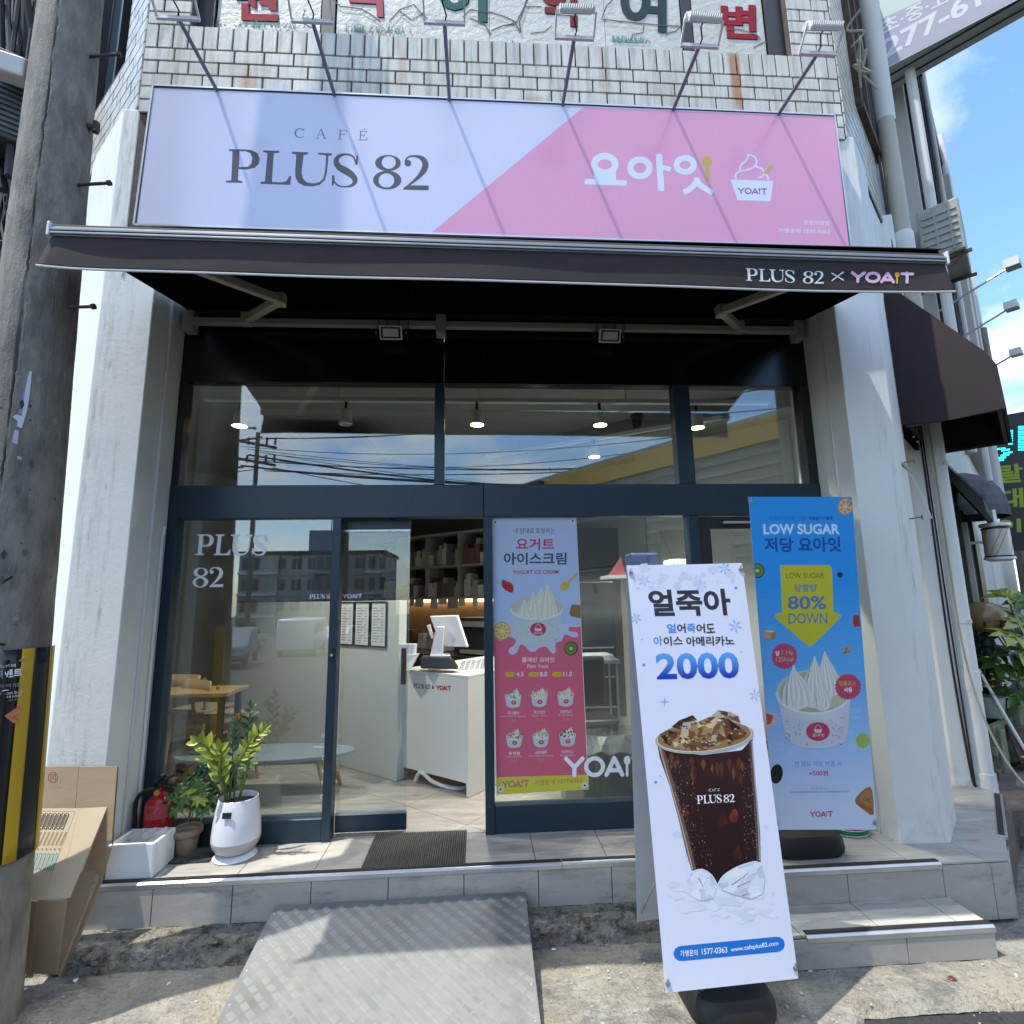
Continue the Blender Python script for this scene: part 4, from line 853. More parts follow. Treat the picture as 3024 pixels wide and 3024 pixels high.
tp = [[(.20, .16, .06), (.10, .07, .09), (.40, .40, .30)], [(.58, .45, .12), (.60, .56, .36)], [(.62, .38, .08), (.60, .5, .3)], [(.42, .10, .10), (.30, .26, .16)], [(.40, .46, .16), (.35, .25, .12)], [(.06, .07, .06), (.10, .06, .05), (.30, .36, .36)]]
nm = [('허니블바', 'Honey Blueberry Banana', '15.0'), ('망고치즈', 'Mango Cheese', '15.5'), ('오렌지망고', 'Orange Mango', '15.0'), ('꿀자몽', 'Honey Grapefruit', '13.5'), ('샤인메론', 'Shine Muscat Pineapple', '15.5'), ('초코바나나', 'Chocolate Banana', '14.5')]
for k, (cx, cy) in enumerate(((263, 1240), (438, 1235), (615, 1232), (270, 1510), (448, 1505), (627, 1500))):
    cup(ps, cx-56, cy, 112, 2, False, tp[k]); y = cy+140; n1, n2, n3 = nm[k]
    ps.text(n1, (cx-38, y+8), (cx+40, y+7), (cx-38, y-15), (.75, .62, .66), 3, .02); ps.text(n2, (cx-(85 if len(n2) > 16 else 50), y+26), (cx+(85 if len(n2) > 16 else 50), y+24), (cx-(85 if len(n2) > 16 else 50), y+14), (.7, .52, .56), 3, .01); ps.text(n3, (cx-20, y+56), (cx+22, y+55), (cx-20, y+38), (.62, .30, .05), 3, .02)
ps.yoait((190, 1880), (368, 1872), (190, 1832), (.45, .17, .16), (.45, .17, .16), 2, .2); ps.text('가맹문의 1577-0363', (405, 1862), (725, 1845), (405, 1826), (.45, .17, .12), 2, .01)
for x, y in ((143, 95), (662, 88), (178, 1888), (742, 1862)): ps.ell(x, y, 21, 21, (.62, .66, .68), 4, hole=(7, 7)); ps.ell(x, y, 7, 7, (.05, .05, .05), 4)
ps.build('print', printm('poster_film', .2, .35), pt)
# ================================================================== BANNER STANDS
def quadplane(c):  # c: TL, TR, BR, BL
    TL_, TR_, BR2, BL2 = [Vector(x) for x in c]; return Ink(BL2, BR2-BL2, TL_-BL2)
def banner(name, c, label, group, draw, cc, back=None, foot=None):
    t = thing(name, label, 'banner stand', group); TL_, TR_, BR2, BL2 = [Vector(x) for x in c]
    ik = Ink(BL2, BR2-BL2, TL_-BL2, cc); N_ = ik.N
    n = 14; b = MB()   # sheet with slight curl
    for j in range(n+1):
        for i in range(7):
            u, v = i/6, j/n; p = (BL2.lerp(BR2, u)).lerp(TL_.lerp(TR_, u), v); b.v.append(p-N_*(.0012))
    b.f = [(j*7+i, j*7+i+1, (j+1)*7+i+1, (j+1)*7+i) for j in range(n) for i in range(6)]
    sh = b.build('banner_sheet', K['decal'], t); sh.modifiers.new('t', 'SOLIDIFY').thickness = .001
    draw(ik); ik.build('print', printm('banner_vinyl', .38, .45), sh)
    for a, c2 in ((TL_, BR2), (TR_, BL2), (BR2, TL_), (BL2, TR_)):
        q = a+(c2-a).normalized()*.035; MB().lathe([(.006, -.001), (.011, .001), (.011, .0035), (.006, .004)], (0, 0, 0), 14, T(q+N_*.001) @ N_.to_track_quat('Z', 'Y').to_matrix().to_4x4()).build('grommet', K['alu'], t)
        MB().tube([q-N_*.02, q+N_*.010+Vector((0, 0, .004)), q+N_*.010+Vector((0, 0, .02)), q-N_*.02+Vector((0, 0, .012))], .0025, 6).build('hook', K['alu'], t)
    return t, ik
WB = [(.734, -1.174, 1.992), (1.333, -1.142, 2.002), (1.369, -1.259, .206), (.770, -1.291, .196)]
B1, B2 = (.12, .30, .68), (.012, .04, .42)
def flake(ik, x, y, r, c=(.22, .42, .72), L=1):
    for k in range(6):
        a = k*math.pi/3+.3; dx, dy = math.cos(a), math.sin(a); ik.sub = k*.5; ik.rib([(x+dx*r*.15, y+dy*r*.15, r*.09), (x+dx*r, y+dy*r, r*.07)], c, L, 1)
        for t in (.45, .72):
            for s_ in (-.8, .8):
                ik.sub += .3; px, py = x+dx*r*t, y+dy*r*t; ik.rib([(px, py, r*.07), (px+math.cos(a+s_)*r*.26, py+math.sin(a+s_)*r*.26, r*.06)], c, L, 1)
        ik.sub += .1; ik.ell(x+dx*r, y+dy*r, r*.07, r*.07, c, L, n=6)
    ik.sub = 0
def star(ik, x, y, r, c=(.22, .42, .72), L=1): ik.poly([(x+r*(1 if k % 2 == 0 else .16)*math.cos(k*math.pi/4), y+r*(1 if k % 2 == 0 else .16)*math.sin(k*math.pi/4)) for k in range(8)], c, L)
def draw_white(ik):
    ik.G = .00012; rnd = random.Random(5)
    ik.poly([(16, 29), (522, 22), (769, 1843), (190, 1906)], (.71, .74, .86), 0)
    for i in range(70):      # faint frost on the print
        x0 = rnd.uniform(30, 500); y = rnd.choice([rnd.uniform(40, 130), rnd.uniform(1150, 1560)]); x = x0+(y-30)*(.16 if y > 500 else .03); sx = rnd.uniform(8, 34)
        if x > 520+(y-22)*.13-40 or x < 40+(y-29)*.09: continue
        ik.sub = i*.15; c = lerp((.71, .74, .86), rnd.choice([(.50, .56, .74), (.72, .75, .86), (.56, .60, .76)]), .6)
        ik.poly([(x+rnd.uniform(.5, 1)*sx*math.cos(t), y+rnd.uniform(.4, .9)*sx*math.sin(t)) for t in [k*1.05 for k in range(6)]], c, 1)
    ik.sub = 0
    for x, y, r, c in ((92, 95, 26, (.42, .55, .80)), (343, 118, 26, (.45, .58, .82)), (444, 42, 26, (.22, .42, .72)), (55, 262, 24, (.24, .42, .74)), (492, 295, 28, (.22, .42, .72)), (580, 598, 26, (.32, .48, .74))): flake(ik, x, y, r, c, 4)
    for x, y, r in ((182, 628, 26), (518, 408, 10), (82, 354, 9), (163, 954, 10)): star(ik, x, y, r, (.22, .42, .72), 4)
    for x, y in ((91, 466), (495, 128), (143, 981)): ik.ell(x, y, 7, 7, (.14, .32, .66), 4, n=12)
    ik.text('얼죽아', (120, 254), (478, 248), (106, 137), (.035, .037, .045), 5, .032)
    for tx, x0, x1, c in (('얼', 193, 234, B1), ('어', 238, 276, DK), ('죽', 281, 319, B1), ('어', 323, 361, DK), ('도', 366, 404, DK)): ik.text(tx, (x0, 327), (x1, 325), (x0-3, 286), c, 5, .03)
    for tx, x0, x1, c in (('아', 135, 174, B1), ('이스', 179, 262, DK), ('아메리카노', 278, 489, DK)): ik.text(tx, (x0, 384), (x1, 380), (x0-3, 342), c, 5, .03)
    ik.text('2000', (148, 531), (512, 525), (140, 415), lambda p: lerp(B2, (.10, .36, .78), (p[1]-.1)/.8), 5, .03)
    # glass of iced coffee
    body = [(146, 795), (160, 870), (205, 1000), (245, 1150), (275, 1280), (300, 1368), (345, 1372), (380, 1395), (412, 1430), (440, 1395), (500, 1350), (560, 1332), (604, 1330), (601, 1200), (588, 1050), (575, 930), (568, 790), (520, 840), (350, 862), (200, 845)]
    ik.poly(body, lambda p: lerp((.020, .006, .008), (.035, .012, .010), (1400-p[1])/600), 5)
    side = [(150, 810), (205, 1000), (250, 1160), (300, 1365)]; s2 = [(568, 800), (580, 960), (594, 1120), (603, 1325)]
    ik.rib([(x+11, y, 20) for x, y in side], (.16, .08, .05), 6, 3); ik.rib([(x+4, y, 7) for x, y in side], (.38, .32, .28), 7, 3); ik.rib([(x-9, y, 15) for x, y in s2], (.10, .06, .05), 6, 3); ik.rib([(x-3, y, 6) for x, y in s2], (.34, .33, .33), 7, 3)
    for i in range(24):
        x = rnd.uniform(190, 560); y = rnd.uniform(870, 960); ik.sub = i*.2; ik.poly([(x, y-22), (x+rnd.uniform(6, 16), y), (x+3, y+rnd.uniform(20, 60)), (x-rnd.uniform(5, 14), y+2)], rnd.choice([(.06, .015, .010), (.09, .028, .014), (.04, .012, .010), (.14, .05, .02)]), 6)
    for x, y, r, c in ((490, 1130, 26, (.22, .03, .02)), (440, 1150, 30, (.07, .012, .012)), (270, 1110, 24, (.12, .015, .012)), (505, 1290, 26, (.08, .012, .01))):
        for k_ in range(4): ik.sub += .3; ik.poly([(x+r*rnd.uniform(.5, 1.1)*math.cos(t), y+r*rnd.uniform(.6, 1.4)*math.sin(t)) for t in [k*.9+.3 for k in range(7)]], lerp(c, (.03, .01, .01), k_*.2), 6); x += rnd.uniform(-8, 8); y += rnd.uniform(-10, 10); r *= .8
    for i in range(380):
        t = rnd.random(); y = 880+t*470; xl = 175+t*120; xr = 572+t*28; e_ = rnd.random()**2*90; x = xl+e_+14 if rnd.random() < .6 else xr-e_*.6-6
        ik.sub = (i % 40)*.1; r = rnd.uniform(.8, 2.3); ik.ell(x, y, r, r*rnd.uniform(1, 1.6), rnd.choice([(.22, .17, .15), (.13, .08, .065), (.36, .32, .30)]), 8, n=6)
    ik.sub = 0
    ik.ell(356, 782, 212, 68, (.22, .20, .15), 6, -.085, 36); ik.ell(357, 780, 203, 61, (.30, .17, .06), 7, -.085, 36)
    amb = [(.34, .20, .08), (.22, .10, .035), (.10, .035, .018), (.045, .015, .012), (.50, .38, .20), (.15, .06, .02), (.42, .36, .28)]
    for i in range(300):
        a, k = rnd.uniform(0, 6.28), rnd.random()**.6; x = 357+180*k*math.cos(a); y = 782+46*k*math.sin(a)-k*math.cos(a)*14; ik.sub = i*.018; r = rnd.uniform(4, 15)
        ik.poly([(x+r*rnd.uniform(.5, 1)*math.cos(t), y+r*.6*rnd.uniform(.5, 1)*math.sin(t)) for t in [q*1.25+rnd.uniform(0, .3) for q in range(5)]], rnd.choice(amb), 8)
    ik.sub = 0
    def cube(pts, cols, L):
        c = (sum(p[0] for p in pts)/len(pts)+rnd.uniform(-6, 6), sum(p[1] for p in pts)/len(pts)+rnd.uniform(-4, 4)); ik.poly(pts, cols[0], L)
        for k in range(len(pts)): ik.sub += .3; a, b_ = pts[k], pts[(k+1) % len(pts)]; ik.poly([a, b_, c], cols[k % len(cols)], L)
        for k in range(16):
            ik.sub += .1; q = rnd.choice(pts); f_ = rnd.uniform(.15, .8); m_ = (q[0]*f_+c[0]*(1-f_)+rnd.uniform(-5, 5), q[1]*f_+c[1]*(1-f_)+rnd.uniform(-4, 4)); r = rnd.uniform(2, 8); ik.poly([(m_[0]+r*math.cos(t), m_[1]+r*.7*math.sin(t)) for t in (0, 1.3, 2.6, 4.2)], rnd.choice(amb), L)
        ik.sub = 0
    D_ = (.035, .012, .010); A1 = (.34, .21, .09); A2 = (.18, .08, .03); P1 = (.44, .39, .33); A3 = (.12, .045, .02)
    cube([(212, 738), (245, 710), (306, 686), (325, 708), (262, 722), (250, 750)], [D_, D_, (.07, .03, .02)], 9); cube([(330, 715), (375, 695), (415, 690), (400, 760), (340, 775), (322, 745)], [A1, A2, (.60, .48, .26)], 9)
    cube([(262, 722), (320, 712), (332, 765), (290, 790), (250, 782)], [P1, A1, A2, (.55, .42, .22)], 10); cube([(386, 690), (415, 664), (470, 673), (505, 690), (515, 722), (455, 712), (415, 700)], [P1, A3, (.40, .34, .30), A2], 10)
    cube([(430, 712), (460, 700), (520, 745), (538, 780), (480, 800), (452, 788)], [A3, D_, (.16, .06, .03)], 11); cube([(398, 735), (440, 708), (455, 790), (410, 802), (385, 780)], [A2, A1, A3, P1], 11)
    cube([(160, 770), (200, 752), (240, 765), (232, 805), (190, 812)], [A2, D_, A3], 10); cube([(285, 812), (340, 800), (395, 822), (390, 845), (300, 846)], [A2, A3, A1], 12); cube([(215, 800), (250, 775), (290, 812), (270, 838), (228, 828)], [A1, (.6, .5, .3), A2], 11)
    ik.rib([(356+212*math.cos(a)*math.cos(-.085)-68*math.sin(a)*math.sin(-.085), 782+212*math.cos(a)*math.sin(-.085)+68*math.sin(a)*math.cos(-.085), 9) for a in [k*math.pi/20-.3 for k in range(24)]], (.40, .40, .34), 13, 1)
    ik.rib([(356+207*math.cos(a)*math.cos(-.085)-64*math.sin(a)*math.sin(-.085), 780+207*math.cos(a)*math.sin(-.085)+64*math.sin(a)*math.cos(-.085), 2.5) for a in [k*math.pi/20-.3 for k in range(24)]], (.72, .72, .68), 14, 1)
    for rp in ([(385, 1010), (379, 1012), (376, 1017), (380, 1021), (385, 1020)], [(390, 1021), (394, 1010), (398, 1020)], [(403, 1020), (403, 1009), (409, 1008)], [(423, 1008), (416, 1009), (416, 1019), (423, 1018)]): ik.sub += 1; ik.rib([(x, y, 1.6) for x, y in rp], WHT, 9, 1)
    ik.sub = 0; ik.serif('PLUS', (325, 1076), (432, 1070), (322, 1040), WHT, 9); ik.serif('82', (442, 1070), (489, 1067), (440, 1036), WHT, 9)
    # ice heaped at the foot
    def ice(pts, L, n, dark=False):
        ik.poly([q[:2] for q in smooth(pts, 3, True)], (.60, .65, .78), L); xs = [p[0] for p in pts]; ys = [p[1] for p in pts]; cx, cy = sum(xs)/len(xs), sum(ys)/len(ys)
        for i in range(n):
            x = cx+rnd.uniform(-.40, .40)*(max(xs)-min(xs)); y = cy+rnd.uniform(-.34, .34)*(max(ys)-min(ys)); l = rnd.uniform(6, 26); a = rnd.uniform(-.9, .2); ik.sub = i*.15
            ik.poly([(x-l*math.cos(a), y-l*math.sin(a)), (x, y-rnd.uniform(2, 7)), (x+l*math.cos(a), y+l*math.sin(a)), (x+2, y+rnd.uniform(2, 7))], rnd.choice([(.74, .77, .84), (.70, .74, .82), (.42, .50, .62), (.48, .56, .62), (.76, .78, .84)]+([(.24, .12, .12)] if dark and i % 12 == 0 else [])), L+1)
        ik.sub = 0
    IC = [(.56, .62, .74), (.66, .72, .80), (.78, .80, .86), (.48, .56, .68), (.72, .76, .84)]
    for i in range(46):
        x = rnd.uniform(215, 660); y = rnd.uniform(1430, 1590); r = rnd.uniform(14, 46)
        if x < 150+(y-1300)*.09+60: continue
        ik.sub = i*.2; n_ = rnd.choice((4, 5, 6)); a0_ = rnd.uniform(0, 3); ik.poly([(x+r*rnd.uniform(.7, 1)*math.cos(a0_+t*6.28/n_), y+r*.55*rnd.uniform(.7, 1)*math.sin(a0_+t*6.28/n_)) for t in range(n_)], lerp((.71, .74, .86), rnd.choice(IC), .38), 3)
    ik.sub = 0; am2 = amb[:]; amb[:] = IC+[(.80, .82, .88), (.42, .50, .60)]
    cube([(276, 1420), (300, 1374), (345, 1362), (388, 1388), (414, 1434), (396, 1488), (340, 1502), (292, 1474)], [IC[0], IC[2], IC[1], IC[3], IC[4]], 10)
    cube([(290, 1400), (330, 1378), (362, 1400), (350, 1450), (305, 1448)], [IC[4], IC[1], IC[2]], 11); cube([(350, 1410), (385, 1400), (400, 1450), (362, 1486)], [IC[1], IC[0], IC[4]], 11)
    cube([(416, 1426), (440, 1390), (500, 1352), (580, 1328), (606, 1345), (622, 1400), (612, 1470), (560, 1492), (480, 1470), (430, 1450)], [IC[1], IC[2], IC[0], IC[4], IC[3]], 12)
    cube([(450, 1402), (510, 1362), (575, 1344), (590, 1372), (520, 1400), (470, 1440)], [IC[2], IC[4], IC[1]], 13); cube([(520, 1410), (590, 1380), (608, 1440), (560, 1478), (500, 1462)], [IC[0], IC[1], IC[4], IC[3]], 13)
    for a_, b_ in (((476, 1432), (552, 1378)), ((500, 1440), (560, 1412)), ((520, 1478), (548, 1470)), ((330, 1400), (352, 1440))): ik.sub += 1; ik.rib([(*a_, 5), (*b_, 3)], (.34, .22, .24), 14, 1)
    for pl in ([(300, 1374), (345, 1362), (388, 1388), (414, 1434)], [(416, 1426), (440, 1390), (500, 1352), (580, 1328), (606, 1345)]): ik.sub += 1; ik.rib([(x, y, 4) for x, y in pl], (.82, .84, .90), 14, 3)
    amb[:] = am2; ik.sub = 0
    ik.rib([(254, 1733, 67), (677, 1692, 67)], (.012, .17, .60), 3, 1, capr=True); ik.sub = 0
    ik.text('가맹문의', (252, 1747), (328, 1742), (250, 1719), WHT, 4, .012); ik.text('1577-0363', (346, 1738), (458, 1729), (344, 1712), WHT, 4, .012); ik.text('www.cafeplus82.com', (474, 1731), (682, 1702), (472, 1706), WHT, 4, .012)
t, ik = banner('banner_stand', WB, 'white banner of iced coffee priced 2000 on a tilting stand, nearest the street', 'tall printed banner stands', draw_white, crop(1840, 1650, 520, 773))
# rear panel of the same double sided stand, strut and water base
bp = [(.728, -1.165, 1.990), (1.330, -1.133, 2.000), (1.40, -.62, .14), (.838, -.640, .105)]
Bp = [Vector(p) for p in bp]; nb_ = (Bp[1]-Bp[3]).cross(Bp[0]-Bp[3]).normalized()
MB().prism(Bp, nb_*-.0012).build('rear_banner_sheet', mat('banner_back', (.50, .52, .56), .5, var=.03), t)
MB().bar((.78, -1.245, .62), (.855, -.665, .16), .008, .008).build('strut', K['alu'], t); MB().tube([(1.09, -1.14, .10), (1.06, -1.12, 1.96)], .011, 8).build('post', K['alu'], t)
for a, c in (((1.08, -1.14, .9), Vector(WB[0])), ((1.08, -1.14, .9), Vector(WB[1])), ((1.09, -1.14, .7), Vector(WB[2])), ((1.09, -1.14, .7), Vector(WB[3]))): MB().bar(a, c-Vector((0, -.02, 0)), .006, .006).build('strut', K['alu'], t)
def wbase(cx, cy, z, w_, d_, h_, par, rz=0):
    b = MB(); M_ = T((cx, cy, z)) @ rotz(rz); n = 28; prof = [(.90, 0), (1.0, .02), (1.02, h_*.45), (.98, h_*.85), (.90, h_), (.0, h_+.004)]
    for k, zz in prof:
        for i in range(n):
            a = i*2*math.pi/n; ca, sa = math.cos(a), math.sin(a); r = (abs(ca)**5+abs(sa)**5)**(-1/5); b.v.append(M_ @ Vector((ca*r*w_/2*k, sa*r*d_/2*k, zz)))
    b.f = [(j*n+i, j*n+(i+1) % n, (j+1)*n+(i+1) % n, (j+1)*n+i) for j in range(len(prof)-1) for i in range(n)]+[tuple(range(n-1, -1, -1))]
    return b.build('base', K['rubber'], par, smooth=True)
wbase(1.10, -1.09, -.005, .37, .34, .12, t, .05)
# blue banner
BBc = [onP(crop(2200, 1450, 440, 850)(x, y), Vector((1.9, -.70, .325)), Vector((.026, -1, -.038)).normalized()) for x, y in ((20, 33), (610, 38), (752, 1930), (172, 1934))]
S1, S2, S3 = (.022, .30, .74), (.14, .44, .78), (.60, .68, .82)
def draw_blue(ik):
    ik.G = .00012; rnd = random.Random(9)
    bgc = lambda p: lerp(S1, S2, (p[1]-500)/600) if p[1] < 1100 else lerp(S2, S3, (p[1]-1100)/700)
    E1 = lambda y: (20+(y-33)*.080, 610+(y-38)*.075)
    for j in range(24):
        y0, y1 = 33+j*79.1, 33+(j+1)*79.1; a, b_ = E1(y0), E1(y1); ik.poly([(a[0], y0), (a[1], y0+1), (b_[1], y1+1), (b_[0], y1)], bgc, 0)
    for i in range(60):
        y = rnd.uniform(1150, 1750); a = E1(y); x = rnd.uniform(a[0]+60, a[1]-60); ik.sub = i*.05; r = rnd.uniform(14, 34); ik.ell(x, y, min(r*1.6, x-a[0]-4, a[1]-x-4), r*.5, lerp(bgc((x, y)), (.66, .70, .80), .18), 1, n=10)
    ik.sub = 0
    NV = (.012, .07, .32); WB_ = (.66, .76, .88)
    ik.clip = [(21, 34), (609, 39), (751, 1929), (172, 1933)]
    ik.text('요거트의 진한맛은 그대로!', (135, 166), (354, 165), (135, 145), (.02, .13, .48), 2, .01); ik.text('부담없이 가볍게', (362, 165), (498, 165), (362, 145), (.01, .05, .25), 2, .03)
    ik.text('LOW SUGAR', (106, 248), (541, 247), (104, 188), WB_, 2, .03); ik.text('저당 요아잇', (112, 350), (550, 348), (108, 264), NV, 2, .03)
    ar = [(205, 425), (480, 425), (495, 445), (503, 690), (545, 705), (540, 725), (385, 880), (370, 886), (355, 880), (178, 725), (175, 700), (214, 692), (202, 440)]
    ik.poly([(x+(x-360)*.02, y+(y-650)*.012) for x, y in ar], (.30, .44, .50), 2); ik.poly(ar, (.58, .52, .03), 3)
    SB = (.10, .20, .40)
    ik.text('LOW SUGAR', (234, 498), (452, 497), (233, 467), (.12, .11, .04), 4, .0); ik.text('당함량', (283, 576), (410, 575), (283, 530), SB, 4, .02); ik.text('80%', (244, 676), (464, 676), (243, 598), SB, 4, .02); ik.text('DOWN', (248, 758), (470, 757), (247, 697), SB, 4, .005)
    def badge(cx, cy, r, L):
        ik.poly([(cx+r*(1 if k % 2 else .92)*math.cos(k*math.pi/22), cy+r*(1 if k % 2 else .92)*math.sin(k*math.pi/22)) for k in range(44)], (.52, .07, .13), L)
    badge(225, 942, 76, 3); ik.text('당', (174, 940), (197, 940), (174, 912), WHT, 4, .03); ik.text('2.14g', (206, 938), (273, 938), (206, 910), (.62, .45, .15), 4, .01); ik.text('125kcal', (176, 973), (275, 972), (176, 946), (.62, .45, .15), 4, .01)
    # big tub with three swirls
    s_ = 1.42; X_, Y_ = 178, 1080
    ik.ell(392, 1150, 214, 132, (.58, .56, .42), 4, 0, 30); ik.ell(396, 1146, 200, 118, (.44, .42, .28), 5, 0, 30)
    CR = (.72, .71, .62); SH = (.62, .60, .48); HI = (.79, .79, .74)
    def swirl(tip, l, r, yb, L):
        cx, ty = tip; mid = (l+r)/2; out = [tip, (cx+13, ty+32), (cx+(r-cx)*.62, ty+(yb-ty)*.34), (r+2, ty+(yb-ty)*.60), (r+6, yb-30), (mid+20, yb+6), (mid-30, yb+4), (l-4, yb-26), (l-2, ty+(yb-ty)*.58), (cx+(l-cx)*.62, ty+(yb-ty)*.32), (cx-12, ty+30)]
        ik.poly([q[:2] for q in smooth(out, 4, True)], CR, L)
        for k in range(9):
            f = (k-4)/4.6; ik.sub = k*.4; xb = (l+r)/2+f*(r-l)/2*.9; c = HI if k % 2 else SH
            ik.rib([(cx+f*4, ty+14, 1.5), (cx+f*26+(xb-cx)*.12, ty+(yb-ty)*.3, 6), (cx+(xb-cx)*.85+f*8, ty+(yb-ty)*.62, 11), (xb+10*math.sin(k), yb-14, 7)], c, L, 4)
        ik.sub = 0
    swirl((456, 912), 420, 545, 1215, 6); swirl((396, 940), 332, 465, 1230, 7); ik.poly([(480, 1235), (500, 1170), (545, 1150), (590, 1185), (585, 1215), (540, 1245)], (.56, .53, .34), 8); swirl((277, 990), 220, 372, 1240, 9); swirl((430, 1090), 400, 490, 1245, 8)
    arc = [(390+212*math.cos(a), 1150+122*math.sin(a)) for a in [math.pi*i/18 for i in range(19)]]
    ik.poly(arc+[(184, 1180), (210, 1300), (232, 1400), (262, 1440), (330, 1462), (400, 1468), (470, 1464), (540, 1448), (575, 1420), (588, 1350), (602, 1180)], lambda p: lerp((.56, .58, .62), (.70, .71, .72), (p[0]-180)/260) if p[0] < 440 else lerp((.70, .71, .72), (.58, .60, .64), (p[0]-440)/160), 11)
    ik.rib([(390+211*math.cos(a), 1148+120*math.sin(a), 13) for a in [math.pi*i/14 for i in range(15)]], (.76, .76, .74), 12, 2)
    for i in range(80):
        x, y = rnd.uniform(225, 575), rnd.uniform(1285, 1450)
        if abs(x-415) < 78 and abs(y-1370) < 62 or y < 1275+(1-abs(x-390)/212)*30: continue
        c = rnd.choice([(.16, .12, .42), (.22, .20, .50), (.20, .50, .52), (.10, .08, .34), (.35, .16, .45), (.30, .32, .40)]); a = rnd.uniform(0, 3.1); l = rnd.uniform(4, 11); ik.sub = (i % 20)*.2
        ik.rib([(x-math.cos(a)*l, y-math.sin(a)*l, 3), (x+math.cos(a)*l, y+math.sin(a)*l, 3)], c, 12, 1)
    ik.sub = 0
    ik.ell(415, 1372, 67, 54, (.52, .05, .11), 13, 0, 26); ik.poly([(392, 1358), (439, 1360), (433, 1380), (398, 1378)], (.72, .62, .64), 14); ik.rib([(397, 1356, 3), (405, 1342, 3), (415, 1333, 3), (428, 1345, 3), (436, 1358, 3)], (.72, .62, .64), 14, 3); ik.text('요아잇', (382, 1404), (452, 1404), (382, 1383), (.72, .62, .64), 14, .015)
    badge(587, 1116, 76, 13); ik.text('알룰로스', (534, 1110), (633, 1110), (534, 1084), (.62, .42, .08), 14, .02); ik.text('사용', (563, 1148), (611, 1148), (563, 1120), WHT, 14, .03)
    # fruit around the edge
    citrus(ik, 572, 88, 44, 50, (.56, .24, .06), (.56, .34, .10), 2, .3, 7)
    kiwi(ik, 70, 455, 42, 2); ik.ell(542, 479, 16, 17, (.01, .035, .07), 2); ik.poly([(617, 712), (648, 703), (656, 740), (660, 772), (622, 776), (615, 750)], (.42, .04, .03), 2)
    for p, c in (([(104, 832), (108, 798), (150, 806), (146, 852)], (.52, .34, .14)), ([(108, 798), (130, 792), (178, 802), (150, 808)], (.66, .58, .42)), ([(150, 807), (178, 802), (172, 838), (146, 852)], (.40, .22, .07))): ik.poly(p, c, 2)
    ik.poly([q[:2] for q in smooth([(558, 900), (575, 885), (600, 892), (604, 915), (585, 932), (560, 925)], 3, True)], (.40, .32, .22), 2)
    for k in range(8): ik.ell(565+rnd.uniform(2, 34), 893+rnd.uniform(2, 32), 4, 3, (.03, .02, .02), 3, 0, 6)
    ik.poly([q[:2] for q in smooth([(106, 1255), (145, 1265), (180, 1275), (178, 1310), (150, 1345), (116, 1355)], 3, True)], (.62, .50, .42), 2); ik.poly([(110, 1266), (160, 1280), (150, 1325), (116, 1338)], (.48, .10, .06), 3)
    ik.ell(672, 1424, 38, 44, (.36, .48, .08), 2); ik.ell(180, 1614, 36, 56, (.008, .018, .014), 2, .15)
    ik.text('전 메뉴 저당 변경 시', (281, 1574), (550, 1572), (280, 1540), (.13, .38, .62), 2, .02); ik.text('+500원', (364, 1625), (475, 1624), (363, 1594), (.48, .06, .12), 2, .02)
    ik.text('컵당 100g 기준으로 표기', (374, 1701), (478, 1700), (374, 1692), (.12, .16, .24), 2, .01); ik.text('저당 메뉴에 사용된 원료에 따라 영양 성분은 다소 차이가 날 수 있으며 매장에 문의해 주시기 바랍니다', (260, 1725), (592, 1721), (260, 1712), (.12, .16, .24), 2, .01)
    bis = [(692, 1692), (725, 1705), (734, 1845), (690, 1830), (640, 1790), (627, 1770), (640, 1740)]
    ik.poly([q[:2] for q in smooth(bis, 2, True)], (.34, .15, .05), 2); ik.poly([(694, 1706), (722, 1716), (730, 1800), (690, 1790), (655, 1765), (664, 1735)], (.42, .20, .07), 3)
    for k in range(8): ik.ell(640+k*13, 1782+k*7, 4, 6, (.18, .07, .02), 4, .3, 6)
    for ln in ([(684, 1738), (676, 1762), (690, 1766)], [(697, 1750), (692, 1768), (704, 1770), (706, 1754), (697, 1750)], [(718, 1742), (712, 1775), (724, 1780)]): ik.sub += 1; ik.rib([(x, y, 4) for x, y in ln], (.16, .06, .02), 4, 1)
    ik.sub = 0; ik.yoait((372, 1861), (500, 1858), (371, 1828), (.42, .05, .14), (.45, .40, .06), 2, .19)
t, ik = banner('banner_stand', BBc, 'tall blue LOW SUGAR frozen yogurt banner standing on the terrace by the right pillar', 'tall printed banner stands', draw_blue, crop(2200, 1450, 440, 850))
wbase(1.92, -.43, ZP, .42, .26, .12, t); MB().tube([(1.95, -.45, .42), (1.93, -.63, 2.3)], .010, 8).build('post', K['alu'], t)
for k in range(4): MB().bar((1.94, -.50, 1.2), Vector(BBc[k])+Vector((0, .02, 0)), .006, .006).build('strut', K['black'], t)
